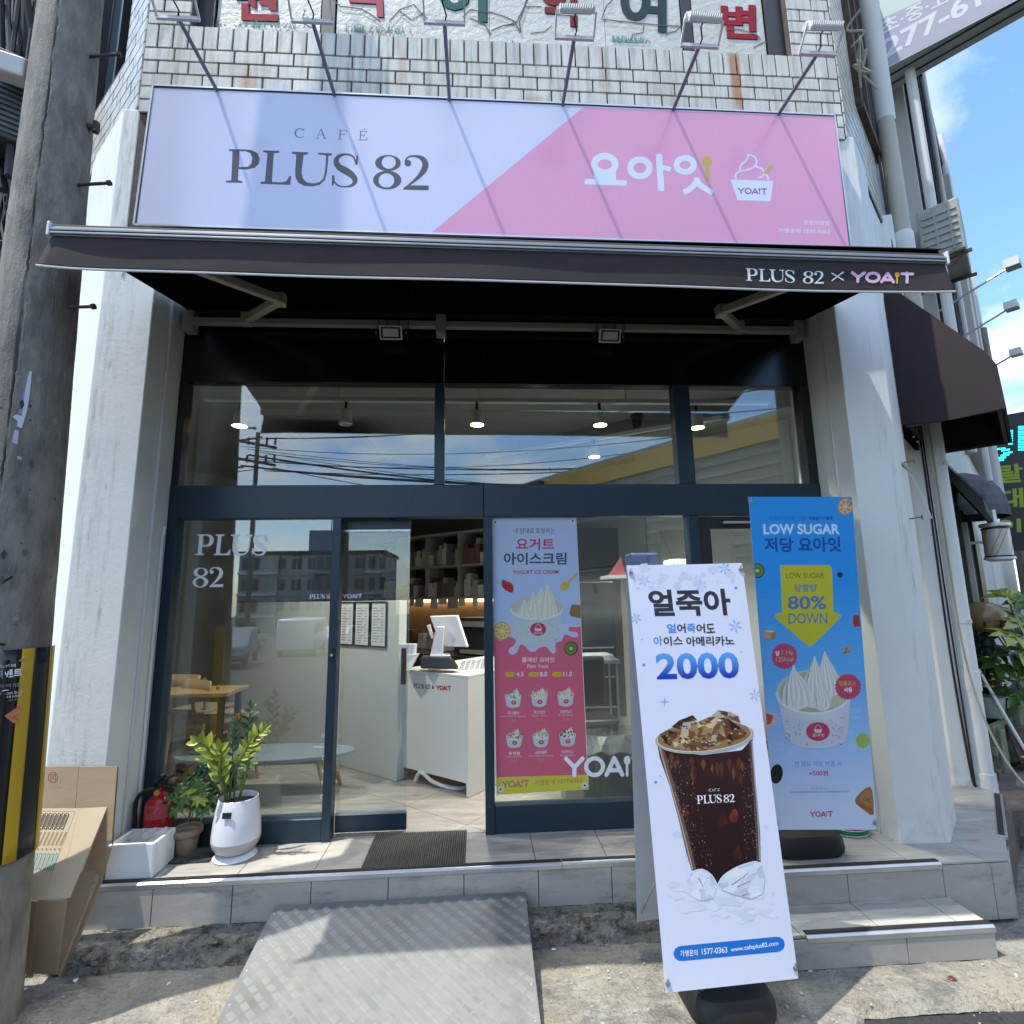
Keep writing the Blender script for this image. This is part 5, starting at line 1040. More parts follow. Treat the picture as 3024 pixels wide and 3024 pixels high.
# ================================================================== UTILITY POLE
up_ = thing('utility_pole', 'thick cracked concrete utility pole with yellow and black wrap at the left', 'utility pole')
px0, py0 = -2.302, -.955; axis = lambda z: Vector((px0-.0160*z, py0-.0115*z, z)); rad = lambda z: .2045-.0113*z
def ring_mesh(z0, z1, r_add, nz, seg, fn=None, th0=0, th1=2*math.pi, thick=0):
    b = MB(); full = abs(th1-th0-2*math.pi) < 1e-6; n = seg if full else seg+1
    for j in range(nz+1):
        z = z0+(z1-z0)*j/nz; c = axis(z)
        for k in range(n):
            a = th0+(th1-th0)*k/seg; r = rad(z)+r_add+(fn(a, z) if fn else 0); b.v.append((c.x+r*math.cos(a), c.y+r*math.sin(a), z))
    for j in range(nz):
        for k in range(seg): k2 = (k+1) % n; b.f.append((j*n+k, j*n+k2, (j+1)*n+k2, (j+1)*n+k))
    return b
crack = lambda z: R(-71)+.06*mn.noise(Vector((0, 0, z*1.3)))+.035*mn.noise(Vector((3, 0, z*9)))+.02*mn.noise(Vector((3, 5, z*30)))
def shaft(a, z):
    d = (a-(crack(z) % (2*math.pi))); d = (d+math.pi) % (2*math.pi)-math.pi; w_ = .026+.02*max(0, mn.noise(Vector((1, 1, z*6))))+(.03 if 3.0 < z < 3.5 else 0)
    return -.022*max(0, 1-(d/w_)**2)*(.55+.45*math.sin(z*13+2*math.sin(z*5)))+.0018*mn.noise(Vector((a*6, z*5, 0)))+.0012*mn.noise(Vector((a*25, z*25, 4)))
ring_mesh(-.1, 10.5, 0, 820, 420, shaft).build('shaft', K['pole'], up_, smooth=True)
# warning wrap: vertical rubber stripes, each its own strip
WZ0, WZ1 = .70, 1.645; ym = mat('yellow_reflective_film', (.55, .34, .01), .35, var=.06, scale=6); bk = mat('black_rubber_film', (.012, .013, .016), .35, var=.1)
am = mat('amber_reflective_patch', (.60, .27, .005), .3, var=.05)
import itertools
sa = R(-180); wd_ = [.50, .22]; a_ = R(-27)
a_ = R(44); n_ = 0
while a_ > R(-190):
    da = (.50, .50, .26, .60)[min(n_, 3)]; m_ = (ym, bk)[n_ % 2]
    s_ = ring_mesh(WZ0+.004*n_, WZ1, .006 if n_ % 2 else .009, 10, 6, None, a_-da, a_).build('wrap_strip', m_, up_, smooth=True); s_.modifiers.new('t', 'SOLIDIFY').thickness = .004
    if n_ % 2 == 0:
        for z in (.78, 1.05, 1.32): q = ring_mesh(z, z+.075, .0105, 2, 5, None, a_-da+.02, a_-.02).build('reflector', am, s_, smooth=True)
    a_ -= da; n_ += 1
# stuck event flyer on the wrap (black sheet)
fly = thing('flyer', 'black event flyer with white Korean lettering wrapped on the striped utility pole', 'flyer')
q = ring_mesh(1.02, 1.60, .0145, 8, 12, None, R(-135), R(-40)).build('sheet', bk, fly, smooth=True); q.modifiers.new('t', 'SOLIDIFY').thickness = .001
fi = Ink((0, 0, 0), (1, 0, 0), (0, 0, 1), None)
def onpole(p, off):   # (crop px) -> pole surface
    d = ray(*crop(0, 1850, 400, 1288)(*p)); lo = None; t = 1.2
    for _ in range(400):
        P_ = CAM+d*t; c = axis(P_.z); 
        if math.hypot(P_.x-c.x, P_.y-c.y) < rad(P_.z)+off: return P_
        t += .004
    return P_
fi.pt = lambda p: onpole(p, .0165); W_ = WHT
fi.N = Vector((.3, -.95, 0)).normalized()
fi.text('동센터', (-5, 396), (148, 388), (-5, 362), W_, 0, .02); fi.text('벤트', (50, 490), (212, 472), (48, 412), W_, 0, .035); fi.text('이', (0, 500), (22, 495), (0, 418), W_, 0, .035)
fi.text('지금이 기회!!', (-10, 590), (212, 574), (-4, 550), (.5, .5, .52), 0, .01); fi.text('GONY 헬스장', (35, 655), (216, 634), (35, 628), W_, 0, .012); fi.text('무료 EVENT', (56, 684), (203, 668), (56, 662), W_, 0, .02); fi.text('헬스 팝업', (82, 712), (180, 698), (82, 694), (.5, .5, .5), 0, .0)
OR = (.60, .22, .12)
for pg in ([(42, 850), (180, 755), (200, 752), (200, 800), (128, 850), (180, 905), (170, 920), (124, 918)], [(130, 845), (198, 800), (200, 828), (162, 856), (190, 885), (180, 905)], [(176, 332), (205, 300), (220, 300), (192, 334)], [(210, 328), (238, 296), (254, 296), (226, 330)], [(208, 440), (236, 425), (236, 458)]): fi.sub += 1; fi.poly(pg, OR, 0)
fi.sub = 0; fi.rib([(5, 650, 8), (10, 622, 8), (40, 608, 9), (85, 606, 5)], W_, 0, 3)
fi.build('lettering', PRM, fly)
# step bolts, torn bills
for (a, z, l) in ((-.12, 4.15, .17), (-.12, 4.98, .17), (-.10, 3.42, .13), (-2.95, 3.78, .16), (.1, 4.55, .05)):
    c = axis(z); d = Vector((math.cos(a), math.sin(a), 0)); p0 = c+d*(rad(z)-.02); p1 = c+d*(rad(z)+l)
    if l > .1: sb = MB().tube([p0, p1], .0085, 8).tube([p1, p1+d*.016], .016, 6).build('step_bolt', K['rust'], up_)
    else: MB().tube([p0, p1], .02, 8).tube([p1-d*.012+Vector((0, 0, -.03)), p1-d*.012+Vector((0, 0, .035))], .018, 6).build('step_bolt', K['rust'], up_)
cb = crop(0, 1000, 1000, 1932)
def bill(pts, col, name='torn_bill'):
    k = Ink((0, 0, 0), (1, 0, 0), (0, 0, 1), None)
    def pt(p):
        d = ray(*cb(*p)); t = 1.2
        for _ in range(900):
            P_ = CAM+d*t; c = axis(P_.z)
            if math.hypot(P_.x-c.x, P_.y-c.y) < rad(P_.z)+.004: return P_
            t += .0025
        return P_
    k.pt = pt; k.N = Vector((.5, -.85, 0)).normalized(); k.poly(pts, col, 0); return k
k = bill([(168, 186), (182, 186), (172, 300), (155, 410), (125, 512), (95, 500), (100, 470), (72, 445), (90, 432), (125, 440), (140, 300)], (.52, .58, .62))
k.sub = 6; k.poly([(128, 300), (142, 296), (138, 345), (124, 350)], (.3, .2, .5), 1); k.poly([(108, 405), (130, 400), (124, 430), (104, 432)], (.35, .22, .45), 1); k.sub = 0
k.poly([(85, 518), (108, 528), (100, 605), (66, 590)], (.50, .46, .58), 0); k.poly([(10, 1385), (72, 1352), (74, 1362), (14, 1400)], (.015, .015, .015), 0); k.poly([(0, 1735), (35, 1742), (30, 1752), (0, 1750)], (.015, .015, .015), 0)
k.poly([(98, 668), (122, 676), (128, 690), (100, 690)], (.4, .4, .38), 0)
rnd = random.Random(31)
for i in range(30):
    x, y = rnd.uniform(-40, 330), rnd.uniform(80, 1700); s_ = rnd.choice([4, 6, 9, 22]); c = rnd.choice([(.11, .105, .095), (.09, .085, .08), (.26, .25, .23), (.12, .11, .10), (.05, .05, .045)])
    if x > 400-y*.075: continue
    k.sub = i*2; k.poly([(x+s_*rnd.uniform(.4, 1.1)*math.cos(t), y+s_*rnd.uniform(.5, 1.4)*math.sin(t)) for t in (0, .9, 1.8, 2.9, 4, 5.1)], c, 0)
k.build('torn_bills', PRM, up_)['kind'] = 'stuff'
# ================================================================== FLATTENED CARTONS
BX = crop(0, 2200, 420, 985)
def board(px, ys, name_mat, par, th=.007, name='panel', corr=True):
    P_ = [onY(BX(*p), y) for p, y in zip(px, ys)]; n = (P_[1]-P_[0]).cross(P_[2]-P_[0]).normalized(); n = n if n.y > 0 else -n
    P_ = P_[:3]+[onP(BX(*p), P_[0], n) for p in px[3:]]
    return MB().prism(P_, n*th).build(name, name_mat, par)
ct = thing('flattened_carton', 'upright brown flattened carton with red round stamp leaning on the left pillar', 'cardboard box', 'flattened cartons behind the pole')
board([(150, 150), (545, 148), (503, 620), (100, 640)], [-.47, -.47, -.52, -.52], K['card'], ct); board([(547, 152), (812, 148), (772, 660), (505, 640)], [-.47, -.462, -.52, -.524], K['card'], ct)
board([(772, 660), (812, 148), (818, 160), (778, 700)], [-.515, -.462, -.448, -.51], mat('carton_edge', (.16, .10, .08), .9), ct, .003, 'edge')
k = Ink((0, -.474, .7), (1, 0, 0), (0, -.10, 1), BX); k.G = .0015; k.N = Vector((0, -1, -.09)).normalized()
k.ell(369, 224, 35, 38, (.45, .09, .06), 0, hole=(30, 33)); k.text('同', (350, 246), (388, 244), (350, 204), (.42, .10, .07), 0, 0)
k.poly([q[:2] for q in smooth([(386, 378), (412, 374), (438, 378), (436, 392), (405, 388)], 3, True)], (.03, .02, .02), 0); k.rib([(390, 432, 6), (392, 406, 7), (417, 404, 7), (416, 434, 6)], (.03, .02, .02), 0, 1); k.rib([(342, 376, 4), (345, 396, 4), (362, 396, 4)], (.03, .02, .02), 0, 1); k.rib([(374, 372, 4), (374, 400, 4)], (.03, .02, .02), 0, 1); k.rib([(334, 412, 4), (378, 410, 4)], (.03, .02, .02), 0, 1); k.rib([(345, 412, 4), (343, 436, 4)], (.03, .02, .02), 0, 1); k.rib([(364, 411, 4), (362, 436, 4)], (.03, .02, .02), 0, 1)
k.build('print', PRM, ct)
c2 = thing('flattened_carton', 'pale folded carton printed with rows of bars, sunlit, in front of the other cartons', 'cardboard box', 'flattened cartons behind the pole')
FY = [-.60, -.56, -.76, -.78]
board([(60, 440), (548, 438), (395, 1064), (30, 1080)], [-.60, -.572, -.765, -.80], K['card2'], c2); board([(549, 438), (742, 428), (482, 1058), (396, 1064)], [-.572, -.56, -.758, -.765], K['card2'], c2)
board([(30, 1092), (262, 1088), (210, 1585), (20, 1590)], [-.77, -.765, -.70, -.70], K['card'], c2); board([(264, 1080), (460, 1086), (390, 1590), (212, 1584)], [-.765, -.758, -.69, -.70], K['card'], c2)
c3 = thing('flattened_carton', 'brown folded carton standing open between the pale carton and the terrace edge', 'cardboard box', 'flattened cartons behind the pole')
cin = mat('carton_inside', (.27, .205, .15), .9, var=.08, scale=3)
board([(742, 440), (735, 880), (690, 905), (600, 900), (560, 900)], [-.56, -.50, -.50, -.52, -.56], K['card'], c3, .004)
board([(565, 882), (672, 878), (402, 1592), (392, 1590), (455, 1090)], [-.62, -.555, -.665, -.67, -.72], cin, c3)
board([(676, 890), (690, 915), (420, 1605), (404, 1590)], [-.55, -.53, -.65, -.66], K['card'], c3, .004); board([(690, 915), (703, 920), (436, 1612), (421, 1604)], [-.53, -.505, -.63, -.648], cin, c3, .004)
c4 = thing('flattened_carton', 'rearmost thin brown carton edge beside the white foam box', 'cardboard box', 'flattened cartons behind the pole')
board([(735, 700), (776, 712), (712, 930), (690, 905)], [-.50, -.48, -.49, -.50], K['card'], c4, .004); board([(703, 920), (716, 930), (448, 1608), (437, 1612)], [-.50, -.485, -.61, -.628], K['card'], c4, .004)
# printed bars on the pale carton: follow its plane
A_, B_, C_ = onY(BX(60, 440), -.60), onY(BX(548, 438), -.572), onY(BX(395, 1064), -.765); nn = (B_-A_).cross(C_-A_).normalized(); nn = nn if nn.y < 0 else -nn
k = Ink(A_, B_-A_, nn.cross(B_-A_), BX); k.N = nn; k.G = .0008
BK = (.06, .05, .04); TL2 = (.16, .34, .33)
for i in range(7):
    x = 298+i*29; k.rib([(x, 474, 24), (x-44, 584, 24)], BK, 0, 1); k.rib([(x-2, 480, 14), (x-41, 578, 14)], (.24, .20, .15), 1, 1)
    for y in (482, 574): k.ell(x-(y-474)*.40, y, 6, 6, (.55, .48, .34), 2, n=8)
    k.rib([(x+18-30, 602, 12), (x-26-30, 696, 12)], (.30, .22, .14), 0, 1); k.rib([(x-60, 716, 10), (x-66, 728, 10)], (.22, .18, .14), 0, 1)
for i in range(6): x = 270+i*28; k.rib([(x-10, 750, 20), (x-52, 866, 20)], TL2, 0, 1); k.rib([(x-14, 762, 9), (x-48, 855, 9)], (.40, .42, .36), 1, 1)
k.rib([(522, 462, 2), (330, 960, 2)], (.25, .2, .14), 0, 1); k.rib([(275, 456, 2), (522, 462, 2)], (.25, .2, .14), 0, 1); k.build('print', PRM, c2)
# ================================================================== SMALL THINGS ON THE TERRACE
fx = thing('foam_box', 'white open foam box on the terrace edge in front of the fire extinguisher', 'foam box', None, (0, 0, 0))
b = MB(); b.box(-2.102, -1.845, -.40, -.378, ZP, .508); b.box(-2.102, -1.845, -.205, -.183, ZP, .508); b.box(-2.102, -2.080, -.378, -.205, ZP, .508); b.box(-1.867, -1.845, -.378, -.205, ZP, .508); b.box(-2.08, -1.867, -.378, -.205, ZP, ZP+.02); b.build('box', K['foam'], fx, .008, seg=3)
b = MB()
for i in range(9):
    c = Vector((-2.05+.02*i, -.29+.03*math.sin(i*2), ZP+.05+.02*(i % 3))); b.prism([c+Vector((x, y, z)) for x, y, z in ((-.03, 0, .1), (.035, .01, .13), (.04, .02, .05), (-.02, .02, .03))], (.005, .012, .004))
b.build('ice_pack', K['cover'], fx)
ex = thing('fire_extinguisher', 'red fire extinguisher with black hose beside the left pillar', 'fire extinguisher')
c = (-2.0, -.105, ZP); S_ = .0
MB().lathe([(0, 0), (.078, 0), (.082, .012), (.082, .05), (.079, .052), (.079, .25), (.077, .28), (.066, .315), (.045, .338), (.026, .352), (.022, .362), (.022, .39), (0, .39)], c, 32).build('cylinder', K['red'], ex, smooth=True)
MB().lathe([(.0835, .0), (.0835, .045)], c, 32).build('skirt', K['rubber'], ex)
k = Ink((-2.0, -.19, .52), (1, 0, 0), (0, 0, 1), crop(0, 2024, 1000, 1932)); k.G = .001
k0 = k.pt
k.pt = lambda p: (lambda P_: Vector((P_.x, -.105-math.sqrt(max(.0001, .0803**2-(P_.x+2.0)**2)), P_.z)))(k0(p))
for i in range(8): k.box(815+i*16, 690, 815+(i+1)*16, 772, (.46, .08, .08), 0)
k.text('소화기', (826, 742), (868, 742), (826, 706), (.36, .03, .03), 1, .02); k.poly([(893, 700), (872, 735), (914, 735)], (.60, .25, .25), 1); 
for i in range(4): k.box(872, 742+i*7, 938, 745+i*7, (.36, .04, .04), 1)
k.build('label', PRM, ex)
MB().lathe([(.02, 0), (.02, .05), (.028, .055), (.028, .075), (.012, .085), (0, .085)], (-2.0, -.105, ZP+.385), 14).build('valve', K['black'], ex)
MB().tube([(-2.0, -.19+.055, .690), (-2.0, -.146, .690)], .017, 14).build('gauge', K['yellow'], ex)
MB().bar((-2.01, -.125, .735), (-1.885, -.16, .800), .018, .010).bar((-2.03, -.12, .742), (-1.885, -.15, .732), .02, .008).bar((-2.03, -.12, .75), (-2.03, -.12, .71), .02, .012).build('handle', K['black'], ex, .003)
MB().tube(smooth([(-2.01, -.12, .705), (-2.05, -.14, .71), (-2.10, -.15, .68), (-2.115, -.15, .62), (-2.108, -.15, .50), (-2.085, -.17, .40)], 5), .0125, 10).build('hose', K['rubber'], ex, smooth=True)
MB().tube([(-1.965, -.12, .707), (-1.90, -.15, .700)], .014, 10).build('nozzle', K['black'], ex)
# mats
def ribmat(name, x0, x1, y0, y1, label, sk=0, n=None):
    t = thing(name, label, 'door mat'); n = n or int((x1-x0)/.0135); M_ = Matrix.Identity(4)
    MB().prism([(x0, y0, ZP), (x1, y0, ZP), (x1+sk, y1, ZP), (x0+sk, y1, ZP)], (0, 0, .006)).build('backing', K['rubber'], t)
    b = MB()
    for i in range(n):
        x = x0+(i+.5)*(x1-x0)/n; pts = [(x+sk*k/10+random.uniform(-.0012, .0012), y0+(y1-y0)*k/10, ZP+.008+random.uniform(-.001, .001)) for k in range(11)]; b.tube(pts, .0042, 5)
    r = b.build('ribs', mat(name+'_pile', (.13, .13, .115), .95, var=.4, scale=80, bump=3, bscale=240), t); r['kind'] = 'stuff'; return t
ribmat('door_mat', -.690, -.095, -.43, .03, 'dark ribbed doormat in front of the open sliding door')
ribmat('small_mat', -1.855, -1.615, -.245, -.04, 'small dark ribbed mat under the clay pot', .01)
rm = thing('round_tin', 'low round green tin with red lid behind the blue banner', 'tin'); c = (2.36, -.185, ZP)
MB().lathe([(0, 0), (.125, 0), (.132, .006), (.134, .032), (.130, .038), (0, .038)], c, 36).build('base', mat('green_tin', (.01, .16, .06), .35), rm, smooth=True); MB().lathe([(.128, .038), (.134, .040), (.134, .046), (.126, .052), (0, .054)], c, 36).build('lid', mat('red_tin', (.35, .03, .05), .35), rm, smooth=True)
for z in (.004, .036): MB().lathe([(.1335, z), (.1365, z+.002), (.1335, z+.005)], c, 36).build('rim', K['white'], rm)
# ---------------------------------------------------------------- plants
def leaf_geo(b, base, dr, nrm, L, W, curl=.25, n=5):
    dr = Vector(dr).normalized(); nrm = Vector(nrm); s_ = dr.cross(nrm)
    if s_.length < 1e-3: s_ = dr.orthogonal()
    s_.normalize(); nrm = s_.cross(dr); p = []; 
    for i in range(n+1):
        t = i/n; w_ = W*.5*math.sin(math.pi*min(1, t**.8*.98+.02))**.8*(1 if t < 1 else 0); c = Vector(base)+dr*(L*t)-nrm*(curl*L*t*t)
        p += [c-s_*w_+nrm*w_*.35, c, c+s_*w_+nrm*w_*.35]
    b.add(p, [(3*i, 3*i+1, 3*i+4, 3*i+3) for i in range(n)]+[(3*i+1, 3*i+2, 3*i+5, 3*i+4) for i in range(n)])
CZ = crop(500, 1500, 600, 1159)
zz = thing('potted_plant', 'zamioculcas with yellow green fronds in a glossy white egg shaped pot', 'potted plant')
PC = Vector((-1.495, -.170, 0))
MB().lathe([(0, ZP), (.118, ZP), (.125, ZP+.006), (.112, ZP+.018), (.080, ZP+.030), (0, ZP+.030)], PC, 36).build('saucer', K['glaze'], zz, smooth=True)
pf = [(.070, .352), (.088, .357), (.112, .372), (.128, .392), (.1365, .415), (.1385, .432)]; pf2 = [(.1388, .432), (.1385, .46), (.1355, .50), (.130, .55), (.1225, .60), (.1155, .64), (.111, .660), (.1085, .662), (.106, .655), (.110, .62), (.08, .615), (0, .615)]
MB().lathe(pf, PC, 40).build('pot_foot', K['grey'], zz, smooth=True); MB().lathe(pf2, PC, 40).build('pot', K['glaze'], zz, smooth=True)
MB().lathe([(0, .628), (.108, .626)], PC, 24).build('soil', K['soil'], zz)
tg_ = MB().box(-.026, .026, -.003, .0, -.016, .016, T((PC.x-.006, -.1700-.1315, .600)) @ Matrix.Rotation(R(-7), 4, 'X')).build('pot_tag', K['black'], zz)
k = Ink((0, PC.y-.1375, .6), (1, 0, 0), (0, 0, 1), crop(0, 2024, 1000, 1932)); k.text('My Gardening', (1352, 732), (1392, 730), (1352, 722), WHT, 0, 0); k.build('lettering', PRM, tg_)
def frond(name, px, ys, mats, n, L, W, par, r0=.008, start=.25, end_leaf=True, sm=K['stem'], alt=True):
    P_ = [onY(CZ(*p), y) for p, y in zip(px, ys)]; q = [Vector(v) for v in smooth([tuple(p) for p in P_], 8)]
    MB().tube(q, [r0*(1-.65*i/(len(q)-1)) for i in range(len(q))], 8).build('stem', sm, par, smooth=True)
    N_ = len(q)-1; bs = {}
    for i in range(n):
        t = start+(1-start)*i/(n-1); k_ = t*N_; a = int(min(k_, N_-1)); p = q[a].lerp(q[a+1], k_-a); d = (q[a+1]-q[a]).normalized(); side = d.cross(Vector((.1, -1, .15))).normalized()*(1 if i % 2 else -1)
        m_ = mats[min(len(mats)-1, int(t*len(mats)))]; sc = (.7+.5*math.sin(math.pi*(t-start)/(1-start)*.9+.2))*random.uniform(.72, 1.12)
        dr = side*random.uniform(.7, 1)+d*random.uniform(.55, .9)+Vector((random.uniform(-.1, .1), random.uniform(-.35, .15), random.uniform(0, .2)))
        b = MB(); leaf_geo(b, p, dr, Vector((random.uniform(-.3, .3), -1, .55)), L*sc, W*sc, random.uniform(.05, .3)); o = b.build('leaf', m_, par, smooth=True)
    if end_leaf:
        b = MB(); leaf_geo(b, q[-1]-d*.01, d, Vector((0, -1, .2)), L*.9, W*.8, .1); b.build('leaf', mats[-1], par, smooth=True)
LY, LG, LD = K['leafy'], K['leaf'], K['leafd']
frond('f', [(405, 1660), (412, 1560), (440, 1440), (446, 1320), (455, 1220), (462, 1130)], [-.17, -.18, -.19, -.2, -.2, -.2], [LG, LD], 17, .062, .026, zz)
frond('f', [(392, 1665), (420, 1590), (448, 1480), (470, 1360), (500, 1300), (545, 1262)], [-.17, -.2, -.23, -.25, -.27, -.28], [LG, LY, LY], 15, .068, .028, zz)
frond('f', [(345, 1670), (352, 1560), (385, 1470), (425, 1400), (460, 1340)], [-.16, -.2, -.24, -.26, -.28], [LG, LY], 11, .065, .028, zz, .007)
frond('f', [(325, 1668), (318, 1600), (285, 1500), (262, 1430), (220, 1370), (170, 1335)], [-.17, -.2, -.24, -.27, -.3, -.32], [LY], 13, .085, .048, zz, .013, .2)
frond('f', [(330, 1672), (305, 1590), (290, 1500), (300, 1420), (290, 1370)], [-.18, -.22, -.26, -.28, -.3], [LY], 9, .085, .05, zz, .010, .35)
frond('f', [(370, 1660), (372, 1540), (362, 1400), (372, 1280), (385, 1210)], [-.1, -.08, -.06, -.05, -.05], [LD, LG], 17, .052, .018, zz, .006, .3)
for p, m_ in (((385, 1212), 'leafo'), ((398, 1218), 'leafr'), ((498, 1300), 'leafr'), ((492, 1392), 'leafr'), ((505, 1355), 'leafr')):
    b = MB(); leaf_geo(b, onY(CZ(*p), -.22), (random.uniform(-.2, .6), -.2, 1), (0, -1, .2), .05, .034, .1); b.build('leaf', K[m_], zz, smooth=True)
sc_ = thing('potted_plant', 'bushy umbrella plant in a small brown clay pot at the left', 'potted plant'); c = (-1.812, -.122, ZP+.008)
MB().lathe([(0, 0), (.052, 0), (.056, .006), (.066, .07), (.073, .105), (.083, .108), (.088, .115), (.088, .138), (.083, .146), (.074, .146), (.070, .125), (0, .122)], c, 32).build('pot', K['clay'], sc_, smooth=True)
MB().lathe([(0, .128), (.072, .126)], c, 16).build('soil', mat('grey_grit', (.28, .26, .24), .9, var=.4, scale=120, bump=4), sc_)
MB().tube([onY(CZ(105, 1790), -.12), onY(CZ(118, 1745), -.125), onY(CZ(130, 1680), -.12), onY(CZ(150, 1560), -.10)], .0065, 8).build('stem', K['stemb'], sc_, smooth=True)
MB().tube([onY(CZ(12, 1840), -.05), onY(CZ(28, 1760), -.06), onY(CZ(45, 1650), -.06)], [.017, .015, .010], 8).build('stem', K['stemb'], sc_, smooth=True)
for (x, y, yy, n, m_) in ((45, 1600, -.14, 8, 'leaf'), (80, 1570, -.09, 8, 'leaf'), (20, 1650, -.16, 7, 'leaf'), (120, 1630, -.16, 8, 'leafy'), (160, 1560, -.10, 8, 'leaf'), (200, 1520, -.06, 8, 'leafd'), (240, 1560, -.08, 8, 'leafd'), (185, 1610, -.17, 8, 'leaf'), (230, 1650, -.14, 8, 'leaf'), (150, 1700, -.19, 8, 'leaf'), (200, 1720, -.19, 8, 'leaf'), (265, 1610, -.07, 8, 'leafd'), (60, 1700, -.18, 7, 'leaf'), (25, 1720, -.14, 7, 'leaf'), (180, 1480, -.05, 8, 'leafd'), (110, 1540, -.05, 8, 'leafd'), (245, 1480, -.04, 7, 'leafd'), (170, 1660, -.20, 8, 'leafy'), (235, 1700, -.12, 7, 'leaf'), (90, 1660, -.2, 7, 'leaf')):
    P_ = onY(CZ(x, y), yy); up3 = Vector((random.uniform(-.3, .3), -.75, .8)).normalized(); st_ = Vector((-1.80, -.10, P_.z-.10)); MB().tube([st_, (st_+P_)/2+Vector((0, 0, .02)), P_], .002, 5).build('stem', K['stem'], sc_)
    e1 = up3.orthogonal().normalized(); e2 = up3.cross(e1)
    for i in range(n):
        a = i*2*math.pi/n+random.uniform(-.2, .2); d = e1*math.cos(a)+e2*math.sin(a)+up3*random.uniform(-.25, .1); b = MB(); l = random.uniform(.048, .066); leaf_geo(b, P_, d, up3, l, l*.42, .35, 4); b.build('leaf', K[m_], sc_, smooth=True)
# ================================================================== CHECKER PLATE RAMP
rp = thing('access_ramp', 'silver checker plate ramp leaning on the terrace step', 'ramp')
r0, r1 = Vector((-1.14, -.462, .184)), Vector((.245, -.462, .190)); dd = Vector((0, -.985, -.188)).normalized(); Lr = 1.25
nr = (r1-r0).cross(dd).normalized(); nr = nr if nr.z > 0 else -nr; xr = (r1-r0).normalized()
MB().prism([r0, r1, r1+dd*Lr, r0+dd*Lr], -nr*.0045).build('plate', K['steel'], rp)
b = MB(); W_r = (r1-r0).length; pit = .082
for i in range(int(W_r/pit)+1):
    for j in range(int(1.0/pit)+1):
        for h in (0, 1):
            cx, cy = (i+.5*h)*pit+.006, (j+.5*h)*pit+.006
            if cx > W_r-.022 or cx < .022 or cy < .022: continue
            wear = mn.noise(Vector((cx*3, cy*3, 7)))
            for k_ in range(5):
                o_ = (k_-2)*.0098; c = r0+xr*(cx+o_*.75)+dd*(cy+o_*.66); d = (xr*.66-dd*.75)*.0165*(.9+.1*wear); s2 = (xr*.75+dd*.66)*.0021; hh = nr*(.0026+.0004*wear)
                v = [c-d, c-d*.75+s2, c+d*.75+s2, c+d, c+d*.75-s2, c-d*.75-s2, c-d*.55+hh, c+d*.55+hh]; b.add(v, [(0, 1, 6), (1, 2, 7, 6), (2, 3, 7), (3, 4, 7), (4, 5, 6, 7), (5, 0, 6)])
tr = b.build('tread', K['steelr'], rp); tr['kind'] = 'stuff'
MB().prism([r0+xr*.0, r0+xr*.0+dd*Lr, r0+dd*Lr-nr*.03, r0-nr*.03], -xr*.003).build('edge', K['steel'], rp); MB().prism([r1, r1+dd*Lr, r1+dd*Lr-nr*.03, r1-nr*.03], xr*.003).build('edge', K['steel'], rp)
for i in range(5):
    for q in (r0+xr*.02, r1-xr*.02): c = q+dd*(.06+i*.17); MB().lathe([(0, .004), (.004, .0035), (.006, 0)], (0, 0, 0), 8, T(c) @ nr.to_track_quat('Z', 'Y').to_matrix().to_4x4()).build('rivet', K['alu'], rp)

# litter on the pavement
ez = crop(2024, 2024, 1000, 1932)
for i, (u, v, cf, r, m_, lb_, nm_) in enumerate(((1500, 1672, ez, .024, 'leafr', 'curled brown dry leaf on the pavement in front of the right step', 'dry_leaf'), (1060, 1790, crop(0, 0, 1, 1), 0, None, '', ''), (1880, 1640, ez, .012, 'foam', 'small white scrap on the pavement beyond the right step', 'paper_scrap'), (700, 1620, ez, .012, 'foam', 'small white scrap beside the base of the iced coffee banner', 'paper_scrap'), (430, 1690, crop(0, 2024, 1000, 1932), .020, 'foam', 'pale torn paper scrap on the pavement in front of the cartons', 'paper_scrap'), (975, 1690, crop(0, 2024, 1000, 1932), .011, 'foam', 'tiny white scrap on the pavement left of the ramp', 'paper_scrap'), (1215, 1510, crop(1000, 2024, 1000, 1932), .012, 'foam', 'cigarette end by the kerb right of the ramp', 'cigarette_end'))):
    if not m_: continue
    P_ = onZ(cf(u, v), .006); P_.z = pz(P_.x, P_.y)+.003; b = MB(); leaf_geo(b, P_, (math.cos(i*2.1), math.sin(i*2.1), .15), (0, -.2, 1), r*2, r*1.1, .3, 4); q = b.build(nm_, K[m_], None, smooth=True); q.modifiers.new('t', 'SOLIDIFY').thickness = .002
    tag(q, lb_, 'litter')
b = MB(); P_ = onZ((25, 2985), .0); v = [P_+Vector((math.cos(a)*.07*random.uniform(.7, 1), math.sin(a)*.045*random.uniform(.7, 1), 0)) for a in [k*.9 for k in range(7)]]; n = len(v)
b.add([q+Vector((0, 0, -.02)) for q in v]+[q.lerp(P_, .25)+Vector((0, 0, random.uniform(.025, .04))) for q in v], [tuple(range(n, 2*n))]+[(i, (i+1) % n, n+(i+1) % n, n+i) for i in range(n)]); tag(b.build('concrete_chunk', K['curb'], None, .006), 'broken lump of concrete at the foot of the utility pole', 'rubble')
